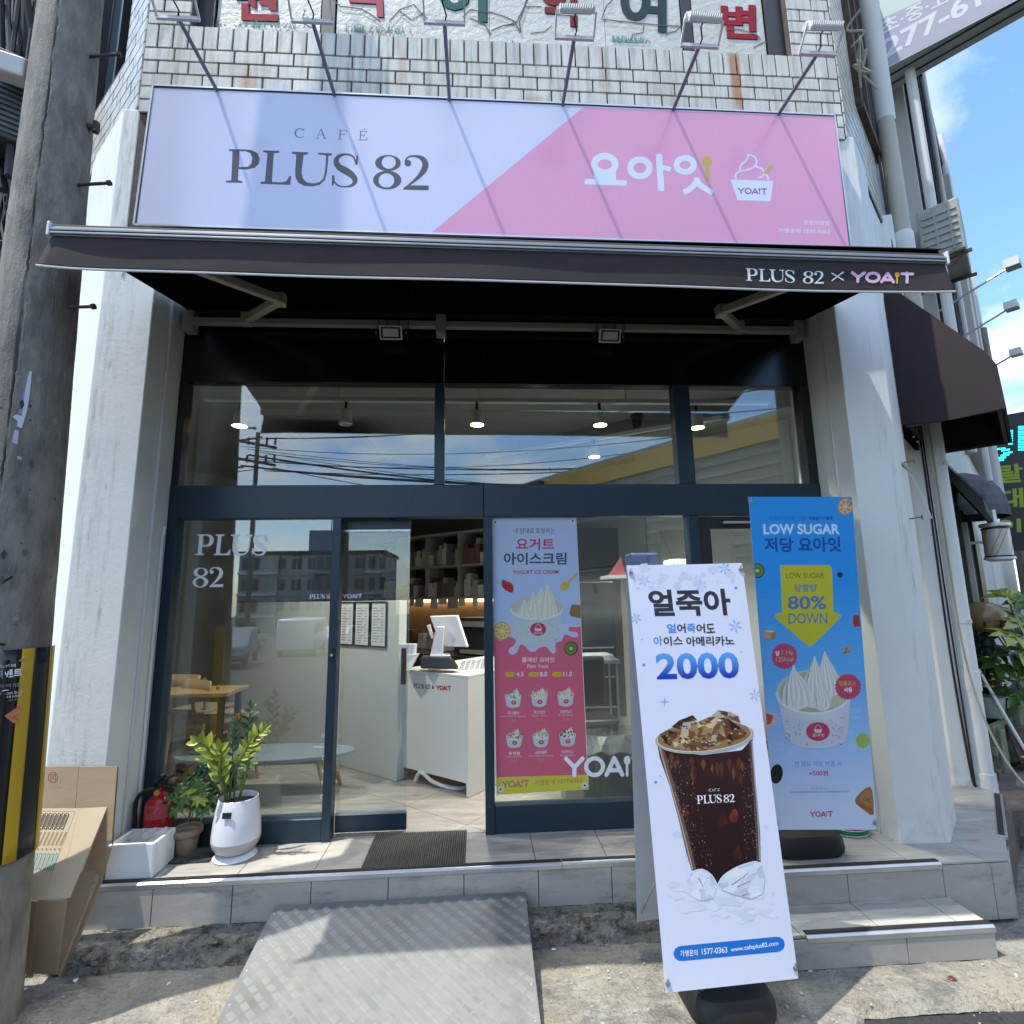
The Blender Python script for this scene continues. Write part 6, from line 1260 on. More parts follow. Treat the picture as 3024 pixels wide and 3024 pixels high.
# ================================================================== RIGHT SIDE STREET
PX = Vector((3.955, .44, 0))
dp = thing('drain_pipe', 'big white vertical drainpipe beside the right pier', 'drainpipe')
MB().lathe([(.070, ZP), (.070, 1.05), (.070, 3.6)], PX, 24).build('pipe', K['paint'], dp, smooth=True); MB().lathe([(.080, ZP+.0), (.080, ZP+.1), (.070, ZP+.1)], PX, 24).build('collar', K['paint'], dp, smooth=True); MB().lathe([(.076, 1.05), (.0765, 1.2), (.070, 1.2)], PX, 24).build('collar', K['paint'], dp, smooth=True)
MB().lathe([(.0725, 3.6), (.0725, 6.35)], PX, 24).build('pipe', mat('rust_streaked_pipe', (.40, .38, .31), .5, var=.06, scale=3, stretch=(4, 4, .3), dark=(.38, .14, .03), dth=(.56, .72)), dp, smooth=True)
MB().lathe([(.082, 4.78), (.084, 4.98), (.084, 5.12), (.0725, 5.14)], PX, 24).build('collar', K['paint2'], dp, smooth=True); MB().lathe([(.0715, 4.2), (.0715, 4.8)], PX, 24).build('pipe', K['paint'], dp, smooth=True)
MB().lathe([(.080, 6.35), (.084, 6.5), (.090, 7.9)], PX+Vector((.04, .04, 0)), 24).build('pipe', K['paint2'], dp, smooth=True)
for z in (1.58, 2.9): MB().lathe([(.0705, z), (.0765, z+.002), (.0765, z+.028), (.0705, z+.03)], PX, 24).box(PX.x-.012, PX.x+.02, PX.y-.09, PX.y-.07, z, z+.03).build('pipe_clamp', K['white'], dp)
hs = tag(MB().tube([Vector(v) for v in smooth([(3.86, .40, 4.2), (3.86, .36, 3.0), (3.86, .36, 1.8), (3.87, .35, 1.3), (3.90, .31, .9), (3.96, .25, .6), (4.02, .18, .42), (4.06, .12, .345)], 6)], .0075, 8).build('hose', K['wirew'], None, smooth=True), 'grey hose running down beside the white drainpipe to the terrace', 'hose')
b = MB(); b.tube([Vector(v) for v in smooth([(3.83, .47, 8.0), (3.835, .44, 5.5), (3.83, .43, 3.0), (3.82, .43, 1.4), (3.84, .42, .45), (3.86, .41, ZP+.01)], 5)], .009, 6); b.tube([Vector(v) for v in smooth([(3.845, .47, 7.9), (3.85, .43, 4.5), (3.845, .42, 2), (3.85, .41, ZP+.01)], 5)], .007, 6)
tag(b.build('cable_run', K['wire'], None), 'dark cable run in the gap between the right pier and the drainpipe', 'cable', kind='stuff')
# nails, hook and cable stub on right pillar
nk = thing('wall_hook', 'white bracket with a cut cable end high on the right pillar', 'hook')
MB().tube([Vector(v) for v in smooth([(3.00, -.31, 2.72), (3.05, -.30, 2.66), (3.12, -.26, 2.60), (3.2, -.22, 2.48), (3.25, -.2, 2.36)], 5)], .006, 6).build('cable', K['white'], nk); MB().bar((2.98, -.32, 2.74), (3.04, -.31, 2.68), .02, .015).build('clip', K['cream'], nk)
for z in (2.74, 2.34): tag(MB().tube([(2.98, -.31, z), (3.02, -.38, z+.005)], .004, 6).tube([(3.02, -.38, z-.015), (3.02, -.38, z+.018)], .004, 6).build('nail_hook', K['rust'], None), 'rusty nail hook in the right pillar, '+('upper one' if z > 2.5 else 'lower one'), 'hook', 'nail hooks in the right pillar')
# maroon side awning
sa_ = thing('side_awning', 'dark maroon box awning on the side wall right of the pillar', 'awning')
def Q(s, o, z): return MR(s, o, z)
s0, s1 = .76, 2.0
prof = [(.0, 4.30), (.10, 4.26), (.34, 3.90), (.55, 3.58), (.60, 3.46), (.61, 3.12), (.59, 3.12), (.58, 3.44), (.53, 3.55), (.32, 3.87), (.09, 4.22), (.0, 4.26)]
MB().prism([Q(s0, o, z) for o, z in prof], UR*(s1-s0)).build('canvas', K['fabricr'], sa_)
MB().prism([Q(s0-.003, o, z) for o, z in [(.0, 4.30), (.10, 4.26), (.34, 3.90), (.55, 3.58), (.60, 3.46), (.61, 3.13), (.3, 3.12), (.0, 3.155)]], UR*.004).build('side_panel', K['fabricr'], sa_)
MB().prism([Q(s1, o, z) for o, z in [(.0, 4.30), (.34, 3.90), (.60, 3.46), (.61, 3.12), (.0, 3.12)]], UR*.004).build('side_panel', K['fabricr'], sa_)
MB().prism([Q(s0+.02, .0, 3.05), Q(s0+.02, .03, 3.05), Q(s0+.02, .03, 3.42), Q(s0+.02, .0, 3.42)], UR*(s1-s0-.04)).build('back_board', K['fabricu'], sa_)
fb = MB(); [fb.bar(Q(a, o, 3.14), Q(c, p, 3.14), .025, .025) for a, o, c, p in ((s0+.02, .02, s0+.02, .58), (s0+.02, .57, s1-.02, .57), (s1-.02, .57, s1-.02, .02), (s0+.02, .05, s1-.02, .05))]; fb.bar(Q(s1-.05, .3, 3.5), Q(s1-.05, .57, 3.14), .02, .02); fb.build('frame', K['black'], sa_)
for i in range(5): MB().tube([Q(1.0+i*.2, .03, 3.10), Q(1.0+i*.2, .045, 3.10)], .012, 10).build('bolt', K['alu'], sa_)
# air conditioner unit on brackets
ac = thing('air_conditioner', 'dirty white outdoor air conditioner unit high on the side street wall', 'air conditioner')
acm = mat('weathered_casing', (.33, .34, .31), .6, var=.15, scale=5, dark=(.17, .165, .14), dth=(.5, .7))
MB().box(2.55, 3.30, -.52, -.16, 5.35, 5.95, BR_).build('housing', acm, ac, .02)
for i in range(6): MB().box(2.535, 2.549, -.49, -.20, 5.42+i*.08, 5.455+i*.08, BR_).build('louvre', acm, ac)
for i in range(2): MB().box(2.538, 2.546, -.44+i*.12, -.42+i*.12, 5.38, 5.92, BR_).build('rib', acm, ac)
fb = MB(); fb.bar(BR_ @ Vector((2.6, 0, 5.33)), BR_ @ Vector((2.6, -.56, 5.33)), .03, .03); fb.bar(BR_ @ Vector((2.6, 0, 4.95)), BR_ @ Vector((2.6, -.5, 5.33)), .03, .03); fb.bar(BR_ @ Vector((3.2, 0, 5.33)), BR_ @ Vector((3.2, -.56, 5.33)), .03, .03); fb.build('bracket', K['rust'], ac)
# projecting academy sign top right
ps_ = thing('projecting_sign', 'large projecting lightbox sign with a phone number at the top right', 'sign')
Ms = BR_ @ T((2.4, 0, 7.72)); MB().box(0, .36, -2.6, -.03, 0, 2.4, Ms).build('casing', mat('sign_shell', (.36, .37, .34), .5, .3), ps_, .01)
for y0 in (.10, .24): MB().box(y0, y0+.012, -2.6, -.04, -.012, -.001, Ms).build('seam', K['black'], ps_)
O_ = Ms @ Vector((-.004, -.05, .05)); Ud = (Ms.to_3x3() @ Vector((0, -1, 0))).normalized()
k = Ink(O_, Ud, (0, 0, 1), crop(2450, 0, 574, 1232)); k.G = .0015
k.poly([(214, -60), (1500, -700), (1400, -110), (290, 470)], (.50, .58, .55), 0); k.poly([(245, 160), (1300, -330), (1260, -45), (290, 462)], (.36, .36, .44), 1)
PK2 = (.60, .62, .64)
k.text('277-612', (350, 378), (1120, -52), (325, 262), PK2, 2, .03); k.text('초·중·고', (330, 232), (760, 20), (315, 140), PK2, 2, .02)
k.build('lettering', PRM, ps_)
tw = tag(MB().tube([Vector(v) for v in smooth([tuple(MR(.5+.07*math.sin(i*1.7+i*i), .09+.06*math.cos(i*2.9), 6.75-.08*i+.09*math.sin(i*3.1))) for i in range(9)], 5)], .009, 6).tube([Vector(v) for v in smooth([tuple(MR(.62+.08*math.cos(i*1.9+i*i), .10+.06*math.sin(i*2.9), 6.5-.05*i+.12*math.sin(i*2.3))) for i in range(8)], 5)], .010, 6).build('tangled_cable', K['wirew'], None, smooth=True), 'tangle of pale cable hanging from the side wall under the projecting sign', 'cable')
# lamps on long arms
for i, (s_, o, z, wd) in enumerate(((3.0, .84, 5.2, 'topmost'), (4.0, .80, 5.15, 'middle'), (5.2, .79, 4.97, 'lowest'))):
    t = thing('arm_light', 'small floodlight on a long thin arm against the sky at the right, '+wd+' of three', 'floodlight', 'arm lights on the side street')
    a = MR(s_-.05, .10, z-.32); c = MR(s_, o, z); MB().tube([a, c], .012, 8).build('arm', K['alu'], t)
    MB().box(-.08, .08, -.06, .06, -.03, .035, T(c) @ rotz(.6)).build('lamp_head', K['cream'], t, .006); MB().box(-.10, -.085, -.06, .06, -.045, .045, T(c) @ rotz(.6)).build('bracket', K['white'], t)
# barber shop front
bs = thing('barber_shop', 'dark green shopfront with sloping canopy and posters right of the drainpipe', 'shop')
MB().box(1.95, 6.5, -.05, -.01, .2, 3.2, BR_).build('shopfront', K['dark'], bs)
cp = MB(); cp.prism([Q(2.15, .02, 3.22), Q(2.15, .35, 2.68), Q(2.15, .36, 2.56), Q(2.15, .32, 2.55), Q(2.15, .02, 3.1)], UR*2.0); cp.build('canopy', K['green'], bs)
for i in range(7): MB().prism([Q(2.16+i*.32, .03, 3.225), Q(2.16+i*.32, .35, 2.70), Q(2.16+i*.32, .36, 2.68), Q(2.16+i*.32, .03, 3.21)], UR*.03).build('seam', K['green'], bs)
for s_ in (2.75, 3.15, 3.6, 4.2): MB().box(s_, s_+.07, -.13, -.05, .3, 2.7, BR_).build('post', K['green'], bs)
MB().box(2.95, 3.02, -.16, -.05, .3, 2.55, BR_).build('post', K['cream'], bs)
pz_ = MB().box(2.15, 2.72, -.075, -.052, .75, 2.45, BR_).build('poster', mat('dark_poster', (.015, .02, .02), .3), bs)
O_ = BR_ @ Vector((2.15, -.078, 1.0)); k = Ink(O_, UR, (0, 0, 1), crop(2620, 1200, 404, 1301)); k.G = .002
k.text('입니다.', (560, 1262), (712, 1255), (556, 1212), WHT, 1, .0)
SK = (.30, .22, .20)
k.poly([q[:2] for q in smooth([(600, 1480), (650, 1470), (700, 1500), (745, 1500), (755, 1540), (738, 1575), (745, 1620), (790, 1650), (820, 1700), (825, 1760), (640, 1760), (640, 1620), (610, 1560)], 3, True)], SK, 1); k.poly([(560, 1300), (680, 1290), (745, 1400), (740, 1500), (700, 1505), (650, 1470), (560, 1480)], (.012, .011, .012), 2)
k.poly([(690, 1640), (745, 1625), (800, 1655), (830, 1765), (660, 1765)], (.22, .15, .16), 2); k.poly([(640, 1762), (840, 1756), (870, 1990), (660, 1990)], (.01, .14, .15), 3)
for i in range(9): k.sub = i; k.poly([(720, 1790+i*24), (820, 1787+i*24), (822, 1795+i*24), (722, 1798+i*24)], (.20, .34, .34), 4)
k.sub = 0; k.build('print', PRM, pz_)
# quarter dome awning and exhaust duct
da_ = thing('dome_awning', 'grey domed tarpaulin awning beyond the dark green canopy', 'awning'); cdm = MR(4.9, .02, 2.78)
n = 10; b = MB()
for i in range(n+1):
    th = math.pi*i/n
    for j in range(7):
        ph = math.pi/2*j/6; r = .52; b.v.append(cdm+UR*(r*math.cos(th)*math.cos(ph)*1.0)+NR*(r*.88*math.sin(th)*math.cos(ph))+Vector((0, 0, .50*math.sin(ph)+.12)))
b.f = [(i*7+j, (i+1)*7+j, (i+1)*7+j+1, i*7+j+1) for i in range(n) for j in range(6)]; q = b.build('canopy', K['dome'], da_); q.modifiers.new('t', 'SOLIDIFY').thickness = .01
b = MB(); b.v = [cdm+UR*(.525*math.cos(math.pi*i/n))+NR*(.465*math.sin(math.pi*i/n))+Vector((0, 0, z)) for i in range(n+1) for z in (.0, .125)]; b.f = [(2*i, 2*i+2, 2*i+3, 2*i+1) for i in range(n)]; q = b.build('valance', K['dome'], da_); q.modifiers.new('t', 'SOLIDIFY').thickness = .01
# barber pole
bp_ = thing('barber_pole', 'white and gold striped barber pole lamp under the dome awning', 'barber pole'); c = MR(3.3, .36, 2.14)
MB().lathe([(.115, .05), (.115, .35)], c, 24).build('drum', mat('cream_drum', (.55, .55, .50), .3), bp_, smooth=True)
for i in range(4):
    b = MB(); n = 14
    for j in range(n+1):
        a = i*math.pi/2+j*.09; z = .05+.30*j/n; b.v += [c+Vector((.117*math.cos(a), .117*math.sin(a), z)), c+Vector((.117*math.cos(a+.55), .117*math.sin(a+.55), z))]
    b.f = [(2*j, 2*j+1, 2*j+3, 2*j+2) for j in range(n)]; b.build('stripe', K['yellow'], bp_)
for z0, z1 in ((.0, .05), (.35, .41)): MB().lathe([(0, z0), (.08, z0), (.13, z0+.02), (.13, z1-.01), (.08, z1), (0, z1)], c, 24).build('cap', K['whitem'], bp_, smooth=True)
for z in (.05, .345): MB().lathe([(.120, z-.006), (.120, z+.008)], c, 24).build('ring', K['black'], bp_)
MB().bar(MR(3.3, .0, 2.35), MR(3.3, .25, 2.35), .03, .03).bar(c+Vector((0, 0, .41)), c+Vector((0, 0, .55)), .04, .04).build('bracket', K['white'], bp_)
# led and lime lettered board
lb = thing('lettered_board', 'black board with cyan led strip and big lime Korean letters at the right edge', 'sign'); Ml = BR_ @ T((7.2, -.30, 2.45)) @ rotz(R(-90))
lbm = MB().box(0, 2.6, 0, .14, 0, 2.2, Ml).build('panel', mat('board_black', (.02, .02, .024), .4), lb, .01)
O_ = Ml @ Vector((0, -.005, 0)) ; nU = (Ml.to_3x3() @ Vector((1, 0, 0))).normalized()
if nU.cross(Vector((0, 0, 1))).dot(CAM-O_) < 0: O_ = Ml @ Vector((0, .145, 0)); nU = -nU
k = Ink(O_, nU, (0, 0, 1), crop(2620, 1200, 404, 1301)); k.G = .004; LM = (.36, .46, .06)
k.text('탈모', (1060, 735), (1560, 700), (1040, 560), LM, 0, .03); k.text('대머', (1070, 975), (1560, 940), (1060, 790), LM, 0, .03); k.text('이용', (1056, 1200), (1560, 1190), (1050, 1070), LM, 0, .03); k.build('lettering', PRM, lb)
k = Ink(O_, nU, (0, 0, 1), crop(2620, 1200, 404, 1301)); k.G = .004
for x0, x1, y, n in ((1150, 1195, 230, 6), (1245, 1330, 190, 10), (1330, 1560, 190, 10)):
    for i in range(n): k.poly([(x0, y+i*24), (x1, y+i*24-4), (x1, y+i*24+10), (x0, y+i*24+13)], (.02, .7, .8), 0)
for (x0, y0, x1) in ((965, 405, 1125), (1085, 415, 1165), (1105, 440, 1190), (1080, 463, 1160), (980, 490, 1130), (985, 514, 1110)): k.poly([(x0, y0), (x1, y0-12), (x1, y0+2), (x0, y0+14)], (.02, .7, .8), 0)
k.build('led_strip', K['cyan'], lb)
MB().box(.2, 2.2, -.05, .0, .95, 2.3, BR_ @ T((9.5, -1.0, 0)) @ rotz(R(-90))).build('banner_print', K['bldA'], lb)
ep = tag(MB().tube([MR(10, .44, 0), MR(10, .44, 7.25)], [.10, .075], 14).build('street_pole', K['pole'], None, smooth=True), 'distant concrete street pole behind the lime lettered board', 'pole')
bg_ = thing('distant_building', 'pale building closing the side street at the far right', 'building'); MB().box(14, 30, -6, -1.4, 0, 3.4, BR_).build('wall', K['bldA'], bg_); MB().box(13.95, 14.0, -4, -1.8, .5, 2.6, BR_).build('shutter', K['win'], bg_)
# globe lamp
gl = thing('globe_lamp', 'amber globe garden lamp on a green post behind the shrub leaves', 'lamp post'); c = MR(2.6, .20, 1.58)
MB().lathe([(0.001, -.15), (.10, -.13), (.165, -.05), (.175, .02), (.14, .10), (.07, .145), (0.001, .15)], c, 20).build('globe', K['amber'], gl, smooth=True)
for i in range(8): a = i*math.pi/4; MB().tube([c+Vector((.05*math.cos(a), .05*math.sin(a), -.20)), c+Vector((.13*math.cos(a), .13*math.sin(a), -.13)), c+Vector((.178*math.cos(a), .178*math.sin(a), -.03))], .008, 5).build('cage_bar', K['green'], gl)
MB().lathe([(.0, -.32), (.06, -.32), (.05, -.28), (.065, -.26), (.05, -.2), (.07, -.16), (0, -.14)], c, 14).build('collar', K['green'], gl, smooth=True); MB().tube([c+Vector((0, 0, -.3)), Vector((c.x-.04, c.y, .1))], [.045, .065], 12).build('post', K['green'], gl, smooth=True)
# timber fence, one picket per part
tf = thing('timber_fence', 'weathered green timber fence with a stout square post at the right edge', 'fence')
def fp(s_, o, w_, z0, z1, name): c = MR(s_, o, 0); return MB().box(-w_/2, w_/2, -w_/2, w_/2, z0, z1, T(c) @ rotz(R(20))).build(name, K['fence'], tf, .01)
p = fp(2.6, .30, .16, -.03, .80, 'post'); c = MR(2.6, .30, .80); MB().add([c+Vector((x, y, 0)) for x, y in ((-.09, -.06), (.06, -.09), (.09, .06), (-.06, .09))]+[c+Vector((-.03, 0, .05)), c+Vector((.03, 0, .05))], [(0, 1, 5, 4), (1, 2, 5), (2, 3, 4, 5), (3, 0, 4)]).build('post_cap', K['fence'], tf)
fp(2.05, .20, .09, -.03, .66, 'post')
for z in (.66, .48, .30):
    MB().bar(MR(1.95, .17, z), MR(2.55, .29, z), .03, .07).build('rail', K['fence'], tf); MB().bar(MR(2.65, .31, z), MR(3.9, .8, z), .03, .07).build('rail', K['fence'], tf)
for i in range(5): fp(2.12+i*.09, .20+i*.015, .045, .0, .60, 'picket')
gn = mat('planter_box_green', (.03, .055, .03), .7, var=.3); MB().box(2.9, 3.6, -.95, -.45, -.03, .42, BR_).build('plank', gn, tf)
for k_, (s_, o, z, r, cl, lb_) in enumerate(((2.35, .16, .70, .12, 'foam', 'grey green planter on the fence'), (3.1, .46, .62, .14, 'purple', 'purple flower pot behind the fence post'))):
    t = thing('flower_pot', lb_+' with small yellow flowers', 'flower pot'); c = MR(s_, o, z); MB().lathe([(0, 0), (r*.75, 0), (r, .18), (r*.9, .18), (0, .15)], c, 18).build('pot', K[cl] if cl != 'foam' else mat('sage_planter', (.25, .32, .26), .6), t, smooth=True)
    b = MB(); f2 = MB(); rnd = random.Random(k_)
    for i in range(170):
        p = c+Vector((rnd.gauss(0, .13), rnd.gauss(0, .1), .2+abs(rnd.gauss(0, .13)))); leaf_geo(b, p, (rnd.uniform(-1, 1), rnd.uniform(-1, 1), rnd.uniform(0, 1)), (0, 0, 1), .06, .025, .3, 2)
        if i % 6 == 0: f2.lathe([(0, .0), (.018, .006), (.012, .014), (0, .012)], p+Vector((0, 0, .05)), 6)
    b.build('foliage', K['leafd'], t)['kind'] = 'stuff'; f2.build('flowers', mat('yellow_petals', (.60, .38, .02), .6), t)['kind'] = 'stuff'
sh = thing('shrub', 'broad leaved fatsia shrub reaching in from the right edge', 'shrub')
for i, (u, v, dy, sz, mk) in enumerate(((2960, 1800, 5.0, .20, 'leafy'), (2900, 1790, 5.1, .13, 'leafy'), (3010, 1840, 4.7, .24, 'leafy'), (2930, 1910, 5.0, .22, 'leaf'), (2990, 1930, 4.8, .26, 'leaf'), (3040, 1890, 4.7, .25, 'leaf'), (2880, 1900, 5.2, .16, 'leaf'), (2960, 2000, 5.2, .14, 'leafd'), (3020, 2000, 4.9, .18, 'leafy'), (3030, 1770, 4.8, .2, 'leaf'), (3035, 2070, 4.9, .2, 'leaf'), (3060, 1960, 4.7, .24, 'leaf'), (2975, 1760, 4.9, .2, 'leafy'), (2925, 1850, 4.9, .2, 'leaf'), (3000, 1880, 4.6, .22, 'leafy'), (2950, 1960, 4.8, .2, 'leaf'), (3010, 2050, 4.7, .2, 'leaf'), (2985, 1820, 5.1, .2, 'leaf'), (3020, 1930, 4.6, .2, 'leafy'), (2905, 1945, 5.2, .18, 'leafd'))):
    P_ = onY((u, v), dy-3.75); st_ = onY((3075, 2080), dy-3.65); MB().tube([st_, (st_+P_)/2+Vector((0, 0, .05)), P_], .008, 5).build('stem', K['stem'], sh)
    upn = Vector((random.uniform(-.3, .3), -.5, .8)).normalized(); e1 = upn.orthogonal().normalized(); e2 = upn.cross(e1)
    b = MB()
    for j in range(7):
        a = -2.2+j*.73+i; d = e1*math.cos(a)+e2*math.sin(a); leaf_geo(b, P_, d, upn, sz, sz*.42, .25, 4)
    b.build('leaf', K[mk], sh, smooth=True)
# broom and dustpan
br = thing('dustpan', 'long handled dustpan leaning by the drainpipe', 'dustpan'); c = MR(2.25, .36, -.02)
MB().prism([c+Vector(v) for v in ((-.12, -.05, .42), (.18, .0, .42), (.16, .1, .66), (-.06, .08, .68))], (0, .02, .0)).build('pan', K['rust'], br); MB().prism([c+Vector(v) for v in ((-.13, -.06, .42), (.18, -.01, .42), (.18, .16, .34), (-.13, .12, .34))], (0, 0, -.02)).build('lip', K['dark'], br)
MB().tube([c+Vector((-.02, -.02, .47)), c+Vector((-.17, .16, 1.15))], .013, 8).build('handle', K['white'], br); MB().tube([c+Vector((-.12, -.06, .45)), c+Vector((.18, -.01, .45))], .008, 6).build('rim', K['cream'], br)
bs2 = thing('stepping_stones', 'stacked brick blocks under the fence beside the dustpan', 'bricks')
for i in range(5): MB().box(1.75, 2.6, -.45, -.25, -.02+i*.062, .036+i*.062, BR_).build('brick', mat('worn_brick_%d' % i, (.22+.02*(i % 2), .20, .16), .9, var=.2), bs2, .006)
gb = tag(MB().box(2.35, 3.0, -.72, -.52, -.03, .40, BR_).build('green_bin', K['green'], None, .02), 'dark green bin standing below the timber fence', 'bin')
# ================================================================== LEFT TOP: AIR CONDITIONER AND WIRES
l2 = thing('air_conditioner', 'dark weathered air conditioner unit half hidden behind the utility pole', 'air conditioner')
P_ = onY((45, 300), .9); Mx = T(P_) @ rotz(R(35)); MB().box(-.42, .42, -.2, .2, -.55, .35, Mx).build('housing', mat('grimy_casing', (.05, .055, .055), .6, var=.2), l2, .02)
for i in range(13): MB().box(-.38, .38, -.215, -.201, -.5+i*.055, -.475+i*.055, Mx).build('louvre', mat('grimy_louvre', (.10, .105, .11), .7, var=.3) if i == 0 else bpy.data.materials['grimy_louvre'], l2)
Pb = onY((35, 205), .6); tag(MB().box(-.11, .11, -.08, .08, -.10, .10, T(Pb) @ rotz(.4)).build('junction_box', K['paint2'], None, .02), 'small white junction box above the left air conditioner', 'junction box')
rnd = random.Random(2); b = MB()
for i in range(70):
    u0, v0 = rnd.uniform(-60, 190), -40; u1 = rnd.uniform(-80, 160); P0, P1 = onY((u0, v0), 1.2+rnd.uniform(-.3, 1.2)), onY((u1, rnd.uniform(500, 1100)), .7+rnd.uniform(0, 1)); m_ = (P0+P1)/2+Vector((rnd.uniform(-.2, .2), 0, rnd.uniform(-.2, .2)))
    b.tube([Vector(v) for v in smooth([tuple(P0), tuple(m_), tuple(P1)], 7)], rnd.choice([.010, .016, .024, .034]), 6)
for i in range(10):
    P0, P1 = onY((-80, rnd.uniform(-40, 230)), 2.5), onY((260, rnd.uniform(-200, 60)), 1.5); b.tube([Vector(v) for v in smooth([tuple(P0), tuple((P0+P1)/2-Vector((0, 0, .15))), tuple(P1)], 6)], .009, 5)
tag(b.build('overhead_cables', K['wire'], None), 'dense bundle of black overhead cables behind the pole at the top left', 'cables', kind='stuff')
# ================================================================== INTERIOR
D45 = Vector((.7637, -.6455, 0)); E45 = Vector((.6455, .7637, 0))     # direction of the counter front, and into the shop
iw = MB(); iw.box(-3.3, 4.3, 5.1, 5.2, .2, 3.9)
tag(MB().prism([(-2.5, .13, .3), (-2.4, .13, .3), (-5.9, 3.05, .3), (-6.0, 2.9, .3)], (0, 0, 3.5)).build('inner_wall', K['inwall'], None), kind='structure')
MB().box(.5, 3.4, 3.2, 3.3, .2, 2.75).build('backdrop_panel', mat('dim_backdrop', (.07, .07, .068), .7, var=.1), thing('dark_backdrop', 'dark wall added to darken the view behind the fridge and right hand glass', 'backdrop'))  # dark wall added so the interior right of the poster reads darker
tag(iw.build('back_wall', K['inwall'], None), kind='structure')
tag(MB().prism([(-2.6, .06, 3.72), (3.3, .06, 3.72), (6.5, 3.0, 3.72), (6.5, 5.3, 3.72), (-6.0, 5.3, 3.72), (-6, 3.0, 3.72)], (0, 0, .08)).build('cafe_ceiling', K['ceil'], None), kind='structure')
tag(MB().prism([(6.0, 2.95, .3), (6.1, 2.9, .3), (6.1, 5.2, .3), (6.0, 5.2, .3)], (0, 0, 3.5)).build('inner_wall', K['inwall'], None), kind='structure')
tag(MB().box(-6, -2.9, 4.9, 5.0, .2, 3.8).box(3.9, 6.1, 5.05, 5.1, .2, 3.8).build('back_wall', K['inwall'], None), kind='structure')
# beams under the ceiling
cb_ = tag(MB().bar((-2.2, 4.6, 3.62), (3.2, .5, 3.62), .22, .2).bar((-.5, 5.0, 3.66), (4.0, 1.6, 3.66), .14, .1).build('ceiling_beam', K['ceil'], None), kind='structure')
# partition with three framed menus
Pc = Vector((-.715, 1.045, ZP)); pa = thing('low_partition', 'waist high white partition wall behind the left glass', 'partition')
MB().prism([Pc, Pc+E45*.09, Pc-D45*3.2+E45*.09, Pc-D45*3.2], (0, 0, 1.51)).build('panel', K['inwallw'], pa, .004)
for i, wd in enumerate(('nearest the counter', 'middle', 'farthest left')):
    t = thing('framed_menu', 'black framed white menu sheet on the partition, '+wd, 'framed menu', 'framed menus on the partition'); a = Pc-D45*(.16+i*.235)-E45*.012+Vector((0, 0, 1.10)); u = -D45
    fb = MB(); w_, h_ = .215, .40
    for p, q in (((0, 0), (w_, 0)), ((0, h_), (w_, h_)), ((0, 0), (0, h_)), ((w_, 0), (w_, h_))): fb.bar(a+u*p[0]+Vector((0, 0, p[1])), a+u*q[0]+Vector((0, 0, q[1])), .012, .012, tuple(E45))
    fb.build('frame', K['black'], t); MB().prism([a+E45*.004, a+u*w_+E45*.004, a+u*w_+Vector((0, 0, h_))+E45*.004, a+Vector((0, 0, h_))+E45*.004], E45*.002).build('sheet', K['decal'], t)
    k = Ink(a+u*w_+E45*.003, -u, (0, 0, 1)); k.G = .001
    for j in range(13): k.box(.03, .04+j*.025, .09+.02*(j % 3), .047+j*.025, (.35, .35, .36), 0); k.box(.14, .04+j*.025, .17, .047+j*.025, (.35, .35, .36), 0)
    k.build('lettering', PRM, t)
# counter
Ct = Vector((-.10, .615, ZP)); cnt = thing('service_counter', 'white service counter lettered PLUS 82 and YOAIT inside the open door', 'counter')
L1 = .80; 
MB().prism([Ct+Vector((0, 0, .885)), Ct-D45*L1+Vector((0, 0, .885)), Ct-D45*L1+E45*1.2+Vector((0, 0, .885)), Ct+E45*1.2+Vector((0, 0, .885))], (0, 0, .025)).build('top', K['inwallw'], cnt, .004)
MB().prism([Ct-D45*.02+Vector((0, 0, .10)), Ct-D45*L1+Vector((0, 0, .10)), Ct-D45*L1+E45*.02+Vector((0, 0, .10)), Ct-D45*.02+E45*.02+Vector((0, 0, .10))], (0, 0, .784)).build('front_panel', K['inwallw'], cnt, .003)
MB().prism([Ct, Ct-D45*.0195, Ct-D45*.0195+E45*1.2, Ct+E45*1.2], (0, 0, .884)).build('side_panel', K['inwallw'], cnt, .003)
k = Ink(Ct-D45*L1+Vector((0, 0, .1))-E45*.001, D45, (0, 0, 1), crop(1100, 1500, 400, 1288)); k.G = .0008
k.serif('PLUS 82', (388, 1712), (545, 1722), (388, 1668), (.02, .02, .02)); k.text('&', (564, 1722), (586, 1722), (564, 1688), (.02, .02, .02), 0, .02); k.yoait((608, 1730), (744, 1738), (608, 1686), (.50, .06, .12), (.5, .3, .03), 0, .24); k.build('lettering', PRM, cnt)
tag(MB().tube([Vector(v) for v in smooth([(-.55, 1.0, .34), (-.5, .95, .42), (-.38, .88, .36), (-.2, .8, .335), (-.1, .9, .34), (-.3, 1.1, .45)], 6)], .016, 8).build('drain_hose', K['white'], None, smooth=True), 'white hose on the floor under the counter', 'hose')
pos = thing('pos_monitor', 'white point of sale monitor on an angled stand on the counter', 'monitor'); tz = ZP+.91
INc = crop(1100, 1500, 400, 1288); yy = 1.0
A4 = [onY(INc(*p), y_) for p, y_ in (((540, 1028), 1.12), ((802, 1018), .98), ((902, 1325), .92), ((650, 1312), 1.06))]
n4 = (A4[1]-A4[0]).cross(A4[3]-A4[0]).normalized(); n4 = n4 if n4.y > 0 else -n4
MB().prism(A4, n4*.035).build('screen', K['screen'], pos, .01); B4 = [onY(INc(*p), .96) for p in ((610, 1125), (684, 1130), (668, 1402), (548, 1402))]; MB().prism(B4, (0, .05, 0)).build('stand', K['screen'], pos, .008)
